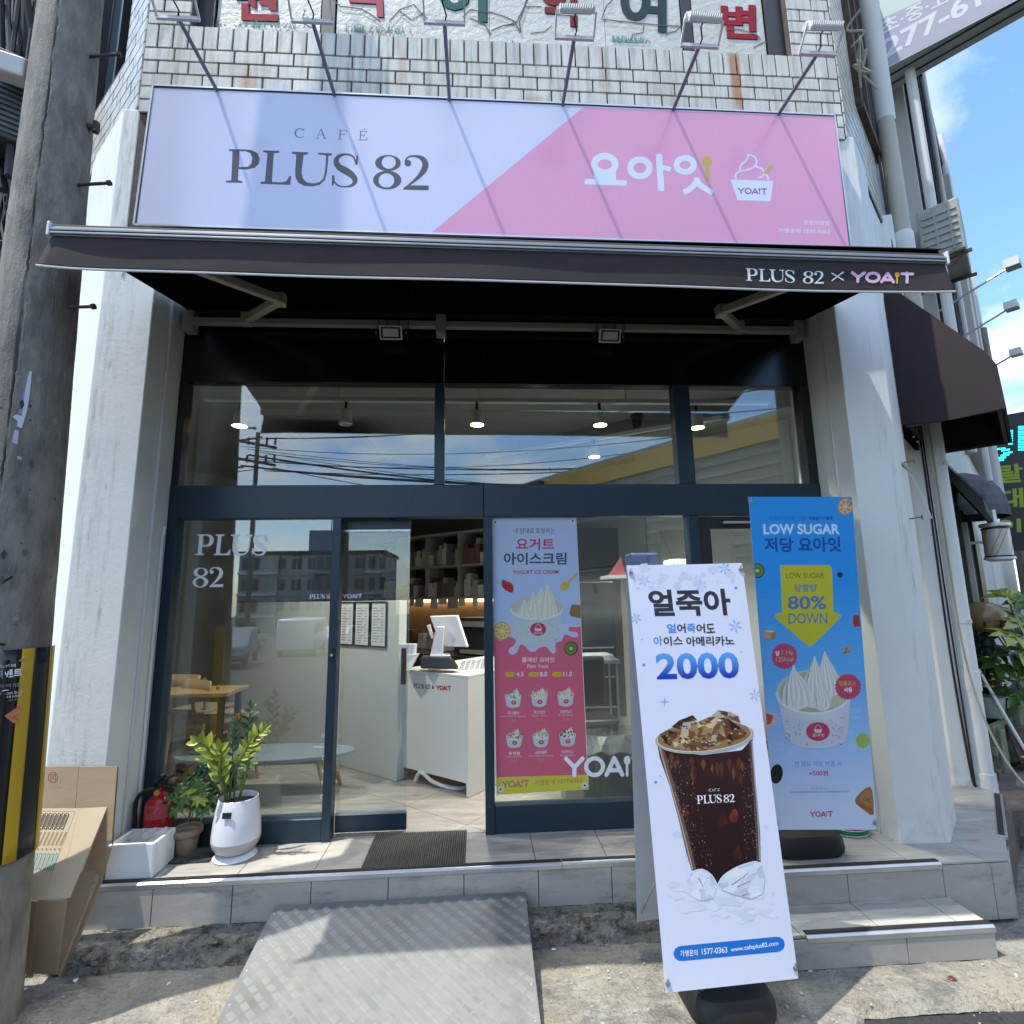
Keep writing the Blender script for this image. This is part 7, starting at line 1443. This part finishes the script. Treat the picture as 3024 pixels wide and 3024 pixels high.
C4 = [onY(INc(*p), y_) for p, y_ in (((548, 1400), .94), ((745, 1404), .94), ((735, 1385), 1.10), ((560, 1385), 1.10))]; MB().prism(C4, (0, 0, -.02)).build('foot', K['screen'], pos, .004); D4 = [onY(INc(*p), .99) for p in ((515, 1120), (548, 1105), (582, 1230), (560, 1248))]; MB().prism(D4, (0, .02, 0)).build('card_reader', K['screen'], pos, .004)
kb = tag(MB().prism([onY(INc(*p), y_) for p, y_ in (((458, 1415), .86), ((740, 1425), .80), ((815, 1535), .76), ((455, 1530), .84))], (0, .16, .0)).build('receipt_printer', K['dark'], None, .012), 'black receipt printer on the counter below the monitor', 'printer')
for i in range(5):
    x = 848+i*50; P4 = [onY(INc(*p), .80+i*.02) for p in ((x, 1460-i*6), (x+42, 1450-i*6), (x+10, 1545-i*3), (x-28, 1548-i*3))]; tag(MB().prism(P4, (0, .03, 0)).build('card_holder', K['screen'], None, .003), 'white leaning card on the counter, %s from the left in its row' % ('first', 'second', 'third', 'fourth', 'fifth')[i], 'card', 'row of white cards on the counter')
tb_ = thing('cup_tray', 'grey tray with paper cups at the left end of the counter', 'tray'); MB().prism([onY(INc(*p), y_) for p, y_ in (((262, 1400), .95), ((440, 1390), .92), ((365, 1530), .88), ((262, 1532), .92))], (0, .10, 0)).build('tray', mat('pale_grey_tray', (.40, .44, .46), .4), tb_, .004)
for i in range(4): c = onY(INc(285+i*34, 1395), .98); MB().lathe([(.0, 0), (.026, 0), (.034, .09), (.031, .09), (0, .01)], c, 14).build('paper_cup', K['foam'], tb_)
# shelving behind the counter
S0_ = Vector((.62, 2.12, 0)); shv = thing('wall_shelving', 'dark shelving of cubby holes packed with boxes and cups behind the counter', 'shelving'); DU = -D45
shm = mat('shelf_board', (.26, .25, .22), .6, var=.1)
def SB(u0, u1, o0, o1, z0, z1, name, m_, par): return MB().prism([S0_+DU*a+E45*o+Vector((0, 0, z0)) for a, o in ((u0, o0), (u1, o0), (u1, o1), (u0, o1))], (0, 0, z1-z0)).build(name, m_, par)
for z in (1.84, 2.24, 2.66): SB(0, 2.9, 0, .34, z, z+.022, 'board', shm, shv)
for i in range(6): SB(i*.575, i*.575+.022, 0, .338, 1.863, 2.239, 'upright', shm, shv); SB(i*.575, i*.575+.022, 0, .338, 2.263, 2.659, 'upright', shm, shv)
SB(0, 2.9, .34, .36, 1.84, 2.68, 'back_panel', K['dark'], shv); SB(0, 2.9, .36, .40, .33, 3.7, 'wall_panel', mat('dark_wall', (.06, .06, .055), .8), shv)
rnd = random.Random(12); pal = [(.40, .40, .38), (.30, .28, .24), (.10, .10, .10), (.45, .42, .38), (.15, .065, .055), (.34, .30, .20)]
pmats = [mat('carton_%d' % i, c, .6, var=.1) for i, c in enumerate(pal)]
for i in range(5):
    for row in (0, 1):
        u = i*.575+.05; z = 1.864 if row == 0 else 2.264
        while u < i*.575+.52:
            w_ = rnd.uniform(.05, .12) if i != 0 else .42; h_ = rnd.uniform(.12, .26); mk = rnd.choice(pmats)
            if i == 0:
                for q in range(4): t_ = SB(u, u+w_, .03+q*.01, .28, z+q*.075, z+q*.075+.068, 'packed_bag', pmats[0 if q % 2 else 3], None); tag(t_, 'pale packed bag, %s from bottom, %s right end cubby' % (('first', 'second', 'third', 'topmost')[q], ('lower', 'upper')[row]), 'bag', 'bags stacked in the shelving'); t_.modifiers.new('b', 'BEVEL').width = .025
                break
            t_ = SB(u, u+w_*.92, .04, .24, z, z+h_, 'packed_box', mk, None); kk = int((u-i*.575)/.1); od = ('first', 'second', 'third', 'fourth', 'fifth', 'sixth')[min(kk, 5)]; rw_ = ('lower', 'upper')[row]; cn_ = ('light grey', 'brown grey', 'black', 'cream', 'dark red', 'tan')[pmats.index(mk)]; lab_ = '%s box, %s from right, %s row, shelving cubby %s' % (cn_, od, rw_, ('', 'second from right', 'third from right', 'second from left', 'at far left')[i]); tag(t_, lab_, 'box', 'boxes on the back shelving')
            if rnd.random() < .5: t2 = SB(u+.01, u+w_*.8, .06, .20, z+h_+.001, z+h_+.07, 'packed_box', rnd.choice(pmats), None); tag(t2, 'small carton stacked on top: '+lab_ if False else lab_.replace(' box,', ' carton stacked on another,'), 'box', 'boxes on the back shelving')
            u += w_
tag(SB(.1, 2.8, .24, .30, 1.80, 1.835, 'under_shelf_light', K['strip'], None), 'warm strip light under the back shelving', 'strip light')
rnd2 = random.Random(4); u = .05
while u < 2.75:
    w_ = rnd2.uniform(.08, .26); SB(u, u+w_*.93, -.012, -.006, 1.84-rnd2.uniform(.06, .15), 1.838, 'hanging_card', rnd2.choice([pmats[0], pmats[1], pmats[3], K['inwallw']]), shv); u += w_ if rnd2.random() < .8 else w_+.12
SB(0, 2.9, .30, .34, 1.30, 1.80, 'splashback', mat('tan_splashback', (.30, .20, .11), .5), shv)
wk = thing('work_bench', 'dark work bench with espresso machine behind the counter', 'work bench'); SB(-.1, 2.9, -.35, .33, ZP, 1.20, 'cabinet', K['dark'], wk); 
em = thing('espresso_machine', 'black espresso machine on the work bench', 'coffee machine'); SB(.35, 1.0, -.2, .25, 1.21, 1.62, 'body', K['dark'], em); SB(.4, .95, -.24, -.2, 1.52, 1.58, 'panel', K['alu'], em); SB(.45, .9, -.26, -.2, 1.22, 1.26, 'drip_tray', K['alu'], em)
for i in range(9):
    u = 1.15+i*.17; h_ = rnd.uniform(.12, .3); tag(SB(u, u+rnd.uniform(.05, .12), -.1+rnd.uniform(0, .2), .15, 1.205, 1.205+h_, 'kitchen_jar', rnd.choice(pmats+[K['dark'], K['screen']]), None), 'kitchen jar on the dark work bench, %s counted from the right' % ('first', 'second', 'third', 'fourth', 'fifth', 'sixth', 'seventh', 'eighth', 'ninth')[i], 'jar', 'jars on the work bench')
# right room: fridge, chairs, bags on a high shelf
fg = thing('display_fridge', 'tall dark display fridge behind the right hand glass', 'fridge'); MB().box(.78, 1.45, 1.9, 2.5, ZP, 2.0).build('cabinet', K['dark'], fg, .01); MB().box(.80, 1.43, 1.885, 1.899, ZP+.2, 1.7).build('door', mat('smoked_door', (.02, .025, .03), .15), fg); MB().box(.78, 1.45, 1.88, 1.9, 1.78, 1.98).build('header', K['black'], fg)
for z in (.7, 1.0, 1.3): MB().box(.82, 1.41, 1.878, 1.885, z, z+.015).build('shelf_edge', K['alu'], fg)
ps2 = thing('steel_stand', 'pale steel stand behind the iced coffee banner', 'stand'); fb = MB(); [fb.box(x, x+.02, y, y+.02, ZP, 1.25) for x in (.85, 1.25) for y in (1.2, 1.5)]; fb.box(.83, 1.29, 1.18, 1.54, 1.23, 1.26); fb.build('frame', K['alu'], ps2); MB().box(.86, 1.24, 1.22, 1.5, 1.26, 1.30).build('tray', K['screen'], ps2)
oc = thing('office_chair', 'black chair draped with clear plastic behind the right glass', 'chair'); MB().box(.72, 1.12, .62, 1.0, .80, .86).build('seat', K['dark'], oc, .03); MB().box(.74, 1.10, .98, 1.05, .9, 1.32).build('backrest', K['dark'], oc, .03); MB().tube([(.92, .8, ZP+.05), (.92, .8, .8)], .03, 10).build('stem', K['black'], oc)
for i in range(5): a = i*1.2566; MB().bar((.92, .8, ZP+.05), (.92+.25*math.cos(a), .8+.25*math.sin(a), ZP+.03), .03, .03).build('leg', K['black'], oc)
cbn = thing('black_crates', 'stack of black crates on the floor behind the right glass', 'crate')
for i in range(3): MB().box(.62+i*.26, .85+i*.26, .35, .60, ZP, .75).build('crate', K['dark'], cbn, .006)
plm = glassm('crinkled_film', (.62, .64, .65), .25, .25); b = MB()
for i in range(13):
    for j in range(5): b.v.append((.60+i*.07, .30+j*.09, .80+.04*mn.noise(Vector((i*.9, j*.9, 0)))-(.1 if j == 0 else 0)))
b.f = [(i*5+j, i*5+5+j, i*5+6+j, i*5+1+j) for i in range(12) for j in range(4)]; tag(b.build('plastic_sheet', plm, None), 'crumpled clear plastic sheet over the black crates', 'plastic sheet')
hb = thing('high_shelf', 'high white shelf behind the right glass', 'shelf'); MB().box(1.15, 2.4, .9, 1.25, 2.0, 2.03).build('board', K['inwallw'], hb)
for i, (x, c, lb_, n_) in enumerate(((1.20, mat('dull_red_film', (.22, .05, .05), .4), 'red and clear packet', 'packet'), (1.38, mat('blue_cloth', (.02, .05, .16), .7), 'dark blue folded cloth', 'cloth'), (1.75, K['foam'], 'white paper box', 'box'), (2.0, mat('navy_brush', (.02, .03, .08), .5), 'blue bottle lying down', 'bottle'))):
    if i == 0: q = MB().add([(x, 1, 2.03), (x+.13, 1, 2.03), (x+.10, 1.02, 2.20), (x, 1.15, 2.03), (x+.13, 1.15, 2.03)], [(0, 1, 2), (3, 2, 4), (0, 2, 3), (1, 4, 2), (0, 3, 4, 1)]).build('packet', c, None)
    else: q = MB().box(x, x+.26, .98, 1.2, 2.031, 2.031+(.16, .2, .14, .06)[i]).build(n_, c, None, .02)
    tag(q, lb_+' on the high shelf behind the right glass', n_)
# tables and stools on the left
tbl = thing('cafe_table', 'low oval table with pale blue top behind the left glass', 'table'); c = Vector((-1.72, .82, 0))
b = MB(); n = 36; 
for z in (1.0, 1.028): b.v += [Vector((c.x+.70*math.cos(i*2*math.pi/n), c.y+.25*math.sin(i*2*math.pi/n), z-.37)) for i in range(n)]
b.f = [tuple(range(n-1, -1, -1)), tuple(range(n, 2*n))]+[(i, (i+1) % n, n+(i+1) % n, n+i) for i in range(n)]; b.build('top', mat('pale_blue_laminate', (.24, .30, .35), .25), tbl, .004)
for sx in (-1, 1):
    for sy in (-1, 1): MB().tube([(c.x+sx*.46, c.y+sy*.14, .628), (c.x+sx*.55, c.y+sy*.2, ZP)], [.026, .017], 10).build('leg', K['wood'], tbl, smooth=True)
MB().box(c.x-.45, c.x+.45, c.y-.02, c.y+.02, .56, .626).build('rail', K['wood'], tbl)
def stool(x, y, rz, lb_):
    t = thing('bar_chair', lb_, 'chair', 'wooden bar chairs at the left'); M_ = T((x, y, ZP)) @ rotz(rz)
    for sx in (-1, 1):
        for sy in (-1, 1): MB().tube([M_ @ Vector((sx*.15, sy*.15, .52)), M_ @ Vector((sx*.2, sy*.2, 0))], .016, 8).build('leg', K['wood'], t)
        MB().tube([M_ @ Vector((sx*.17, .16, .50)), M_ @ Vector((sx*.19, .22, .84))], .015, 8).build('back_post', K['wood'], t)
    MB().box(-.2, .2, -.19, .2, .52, .56, M_).build('seat', mat('beige_seat', (.36, .31, .24), .6), t, .015); b = MB(); [b.tube([M_ @ Vector((s*.18, -.18, .3)), M_ @ Vector((s*.18, .18, .3))], .011, 6) for s in (-1, 1)]; b.build('footrest', K['wood'], t)
    b = MB(); 
    for i in range(9):
        a = -.6+i*.15; p = M_ @ Vector((math.sin(a)*.34, .42-.2*math.cos(a)+.02, 0)); b.v += [p+Vector((0, 0, z)) for z in (.72, .88)]
    b.f = [(2*i, 2*i+2, 2*i+3, 2*i+1) for i in range(8)]; q = b.build('backrest', K['wood'], t, smooth=True); q.modifiers.new('t', 'SOLIDIFY').thickness = .02
stool(-2.22, 1.20, 2.6, 'pale wooden bar chair nearer the centre behind the left glass'); stool(-2.62, 1.60, 2.9, 'pale wooden bar chair farther left behind the left glass')
ht = thing('high_table', 'high table with pale oak top and black legs behind the left glass', 'table'); MB().box(-2.75, -2.02, .75, 1.15, 1.10, 1.13).build('top', K['wood'], ht, .004); [MB().box(x, x+.04, y, y+.04, ZP, 1.10).build('leg', K['black'], ht) for x in (-2.7, -2.1) for y in (.78, 1.08)]
# track lights
tr_ = thing('lighting_track', 'long white lighting track under the ceiling behind the upper glass', 'track'); MB().box(-2.3, 2.6, .58, .63, 3.52, 3.555).build('track', K['white'], tr_); [MB().tube([(x, .605, 3.555), (x, .605, 3.72)], .006, 6).build('rod', K['white'], tr_) for x in (-1.2, .0, 1.3)]
t2_ = thing('lighting_track', 'second white lighting track running diagonally farther inside', 'track'); MB().bar((.1, 2.3, 3.5), (2.3, .9, 3.5), .05, .035).build('track', K['white'], t2_)
for i, (x, y, z, on, wd) in enumerate(((-1.13, .605, 3.52, 0, 'unlit one left of the middle mullion'), (-.015, .605, 3.52, 1, 'lit one right of the middle mullion'), (1.06, .605, 3.52, 1, 'lit one at the right of the middle pane'), (1.22, 1.58, 3.5, 1, 'small lit one farther back'), (1.93, .605, 3.50, 1, 'lit one behind the right pane'), (-2.0, .605, 3.5, 1, 'lit one at the far left pane'))):
    t = thing('track_spotlight', 'white cylinder track spotlight, '+wd, 'spotlight', 'track spotlights in the cafe'); M_ = T((x, y, z))
    MB().tube([(x, y, z), (x, y, z-.07)], .012, 8).build('stem', K['black'], t); MB().lathe([(0, -.07), (.045, -.075), (.05, -.10), (.052, -.16), (.058, -.2), (.046, -.2), (.042, -.18), (0, -.18)], (x, y, z), 20).build('shade', K['white'], t, smooth=True)
    if on:
        lt = bpy.data.lights.new('spot_glow', 'SPOT'); lt.energy = 60; lt.color = (1, .93, .82); lt.spot_size = R(120); lt.spot_blend = .6; lt.shadow_soft_size = .04; lo_ = bpy.data.objects.new('spot_glow', lt); COL.objects.link(lo_); lo_.location = (0, 0, 0); lo_.matrix_world = T((x, y, z-.215)); lo_.parent = t
    if on: MB().lathe([(0, -.186), (.040, -.186), (.04, -.183)], (x, y, z), 16).build('bulb', K['bulb'], t); MB().lathe([(.0575, -.201), (.047, -.203)], (x, y, z), 20).build('glow_rim', K['bulb'], t)
hd_ = [onY(p, 1.6) for p in ((803, 1347), (1112, 1347), (1112, 1320), (1075, 1276), (862, 1274), (803, 1310))]
tag(MB().prism(hd_, (0, .5, 0)).build('hanging_hood', K['black'], None), 'black hanging ventilation hood behind the upper left glass', 'hood')
tag(MB().lathe([(0, -.10), (.03, -.09), (.045, -.05), (.05, 0), (.06, 0), (.06, .03)], (1.42, .70, 3.42), 18).build('security_camera', K['dark'], None, smooth=True), 'dark dome security camera behind the top right of the middle pane', 'camera')
# ================================================================== ACROSS THE STREET (seen mirrored in the glass)
def apartment(name, x0, x1, y, zb, zt, m_, label, floors=4, cols=6, dep=10, wm='win', bal=False):
    t = thing(name, label, 'building', 'buildings across the street'); MB().box(x0, x1, y-dep, y, zb-1, zt).build('wall', K[m_], t); MB().box(x0-.3, x1+.3, y-dep, y+.25, zt, zt+.45).build('roof', K['roof'], t)
    fh = (zt-zb)/floors; cw = (x1-x0)/cols
    for i in range(floors):
        for j in range(cols):
            f = MB().box(x0+cw*(j+.2), x0+cw*(j+.8), y+.001, y+.04, zb+fh*(i+.32), zb+fh*(i+.82)).build('window', K[wm], t); MB().box(x0+cw*(j+.49), x0+cw*(j+.51), y+.04, y+.07, zb+fh*(i+.32), zb+fh*(i+.82)).build('mullion', K['whitem'], f)
        MB().box(x0, x1, y+.001, y+.10, zb+fh*i+.02, zb+fh*i+.12).build('ledge', K['bldA'], t)
    return t
a1_ = apartment('apartment_block', -28, -11.5, -60, -2.6, 7.2, 'bldA', 'four storey pale apartment block with brown roof across the street, mirrored in the left glass', 4, 9)
for x0_, x1_, m2, pr in ((-28, -23.6, 'carw', .5), (-19.4, -16.6, 'bldB', .35), (-13.4, -11.5, 'carw', .6)):
    MB().box(x0_, x1_, -60, -60+pr, -3, 7.15).build('wall_bay', K['bldA'] if m2 == 'carw' else K[m2], a1_)
    for fz in range(4):
        for q_ in range(3 if m2 == 'bldB' else 2): f = MB().box(x0_+.35+q_*1.0*(1 if m2 == 'bldB' else 1.3), x0_+1.0+q_*1.0*(1 if m2 == 'bldB' else 1.3), -60+pr+.01, -60+pr+.05, -1.9+fz*2.45, -.5+fz*2.45).build('window', K['win'], a1_)
        MB().box(x0_-.02, x1_+.02, -60+pr, -60+pr+.35, -2.45+fz*2.45, -2.2+fz*2.45).build('balcony', K['whitem'] if m2 == 'carw' else K['bldC'], a1_)
MB().box(-20.5, -16.5, -61.5, -60.6, 7.6, 10.2).build('stair_tower', K['bldB'], a1_); MB().tube([(-18, -61, 10.2), (-18, -61, 13.2)], .06, 6).build('mast', K['black'], a1_)
apartment('apartment_block', -52, -31, -52, -2.4, 6.2, 'bldB', 'blue grey apartment block farther left across the street', 3, 8)
apartment('apartment_block', -9.5, -4, -110, -4.8, 8.5, 'bldA', 'distant pale tower block between the nearer buildings across the street', 6, 4)
apartment('apartment_block', -2.5, 2.2, -34, -1.4, 8.6, 'bldB', 'narrow blue grey house beside the corrugated hall across the street', 3, 3)
apartment('apartment_block', 9, 16, -26, -1, 9.6, 'bldB', 'tall blue house behind the corrugated hall across the street', 4, 3)
hall = thing('corrugated_hall', 'grey corrugated hall with yellow fascia across the street, mirrored in the right glass', 'building', 'buildings across the street')
h0, h1 = Vector((.9, -13.5, -.5)), Vector((9.2, -3.0, -.1)); hd = (h1-h0).normalized(); hn = Vector((hd.y, -hd.x, 0)).normalized(); hn = hn if hn.x > 0 else -hn
MB().prism([h0, h1, h1+hn*6, h0+hn*6], (0, 0, 5.95)).build('wall', K['bldC'], hall); MB().prism([h0-hn*.10, h1-hn*.10, h1-hn*.001, h0-hn*.001], (0, 0, .5)).build('fascia', K['yellow'], hall).location.z = 5.3
for i in range(19): MB().prism([h0-hn*.045, h1-hn*.045, h1-hn*.001, h0-hn*.001], (0, 0, .06)).build('corrugation', K['bldC'], hall).location.z = .2+i*.27
MB().prism([h0+hd*3-hn*.06, h0+hd*5.4-hn*.06, h0+hd*5.4-hn*.002, h0+hd*3-hn*.002], (0, 0, 1.3)).build('window', K['win'], hall).location.z = 3.0
MB().prism([h0+hd*1.2-hn*.3, h0+hd*1.9-hn*.3, h0+hd*1.9-hn*.12, h0+hd*1.2-hn*.12], (0, 0, 4.2)).build('vertical_sign', K['black'], hall).location.z = 1.6
def car(x, y, rz, m_, lb_, van=False):
    z = gz(x, y)-.03; t = thing('parked_car', lb_, 'car', 'cars parked across the street'); M_ = T((x, y, z)) @ rotz(rz)
    body = [(-2.15, .35), (-2.2, .6), (-2.05, .85), (-1.35, .95), (-.75, 1.38), (.75, 1.42), (1.55, 1.0), (2.1, .9), (2.2, .6), (2.15, .35)] if not van else [(-2.2, .35), (-2.25, .9), (-2.1, 1.1), (-1.6, 1.75), (-1.3, 1.86), (2.1, 1.88), (2.2, 1.2), (2.2, .35)]
    MB().prism([M_ @ Vector((a, -.86, b_)) for a, b_ in body], M_.to_3x3() @ Vector((0, 1.72, 0))).build('body', K[m_], t, .10, smooth=True, seg=3)
    gl_ = [(-1.2, .97), (-.7, 1.31), (.7, 1.35), (1.35, 1.0)] if not van else [(-1.75, 1.15), (-1.4, 1.62), (1.9, 1.66), (1.9, 1.15)]
    MB().prism([M_ @ Vector((a, -.872, b_)) for a, b_ in gl_], M_.to_3x3() @ Vector((0, 1.744, 0))).build('window', K['win'], t, .02)
    ws = [(-1.36, .99), (-.80, 1.345)] if not van else [(-2.04, 1.15), (-1.62, 1.70)]
    MB().prism([M_ @ Vector((a-.03, s, b_+.03)) for (a, b_), s in ((ws[0], -.7), (ws[0], .7), (ws[1], .62), (ws[1], -.62))], M_.to_3x3() @ Vector((.03, 0, -.03))).build('windscreen', K['win'], t)
    for a in (-1.35, 1.35):
        for s in (-.8, .8):
            w_ = MB().tube([M_ @ Vector((a, s-.09, .32)), M_ @ Vector((a, s+.09, .32))], .32, 18).build('wheel', K['rubber'], t); MB().tube([M_ @ Vector((a, s-.1, .32)), M_ @ Vector((a, s+.1, .32))], .19, 12).build('rim', K['alu'], w_)
    for s in (-.62, .62): MB().box(-2.215, -2.1, s-.16, s+.16, .66, .8, M_).build('headlight', K['whitem'], t, .02)
car(-9.4, -17.0, 1.3, 'cars', 'silver car parked nearest, across the street'); car(-9.2, -25, 1.45, 'carw', 'white van parked across the street', True)
for i, (x, m_, wd) in enumerate(((-14.8, 'carw', 'first in the row'), (-12.2, 'cars', 'second in the row'), (-9.9, 'carw', 'third in the row'), (-5.2, 'carw', 'fourth in the row'))): car(x*1.35-2, -31-.3*i, 1.62, m_, wd+' of cars parked across the street')
tag(MB().tube([(-13.4, -28, -1.6), (-13.45, -28, 12.0)], [.17, .12], 14).build('street_pole', K['pole'], None, smooth=True), 'concrete street pole across the street, mirrored in the upper left glass', 'pole')
xp = thing('pole_crossarm', 'pair of timber crossarms with insulators on the street pole', 'crossarm')
for z in (10.1, 11.2): MB().bar((-14.9, -28, z+.35), (-12.3, -28, z-.15), .12, .15).build('crossarm', K['black'], xp); [MB().tube([(x, -28, z+.05), (x, -28, z+.5)], .07, 8).build('insulator', K['black'], xp) for x in (-14.7, -14.0, -12.9, -12.4)]
b = MB(); rnd = random.Random(8)
for i in range(18):
    z0 = rnd.uniform(9.4, 11.8); x1 = rnd.choice([-60, 26, 20, 14]); P0 = Vector((-13.4+rnd.uniform(-1.2, 1), -28, z0)); P1 = Vector((x1, -28+rnd.uniform(-16, 17), z0+rnd.uniform(-3.2, 3))); sag = rnd.uniform(.3, 1.6)
    b.tube([P0.lerp(P1, k/14)-Vector((0, 0, sag*4*(k/14)*(1-k/14))) for k in range(15)], rnd.choice([.02, .03, .06]), 5)
tag(b.build('overhead_wires', K['wire'], None), 'sagging black overhead wires across the street', 'wires', kind='stuff')
sheet('road', [-60, 60], [-7.2, -1.75], lambda x, y: -.031, K['asphalt'])
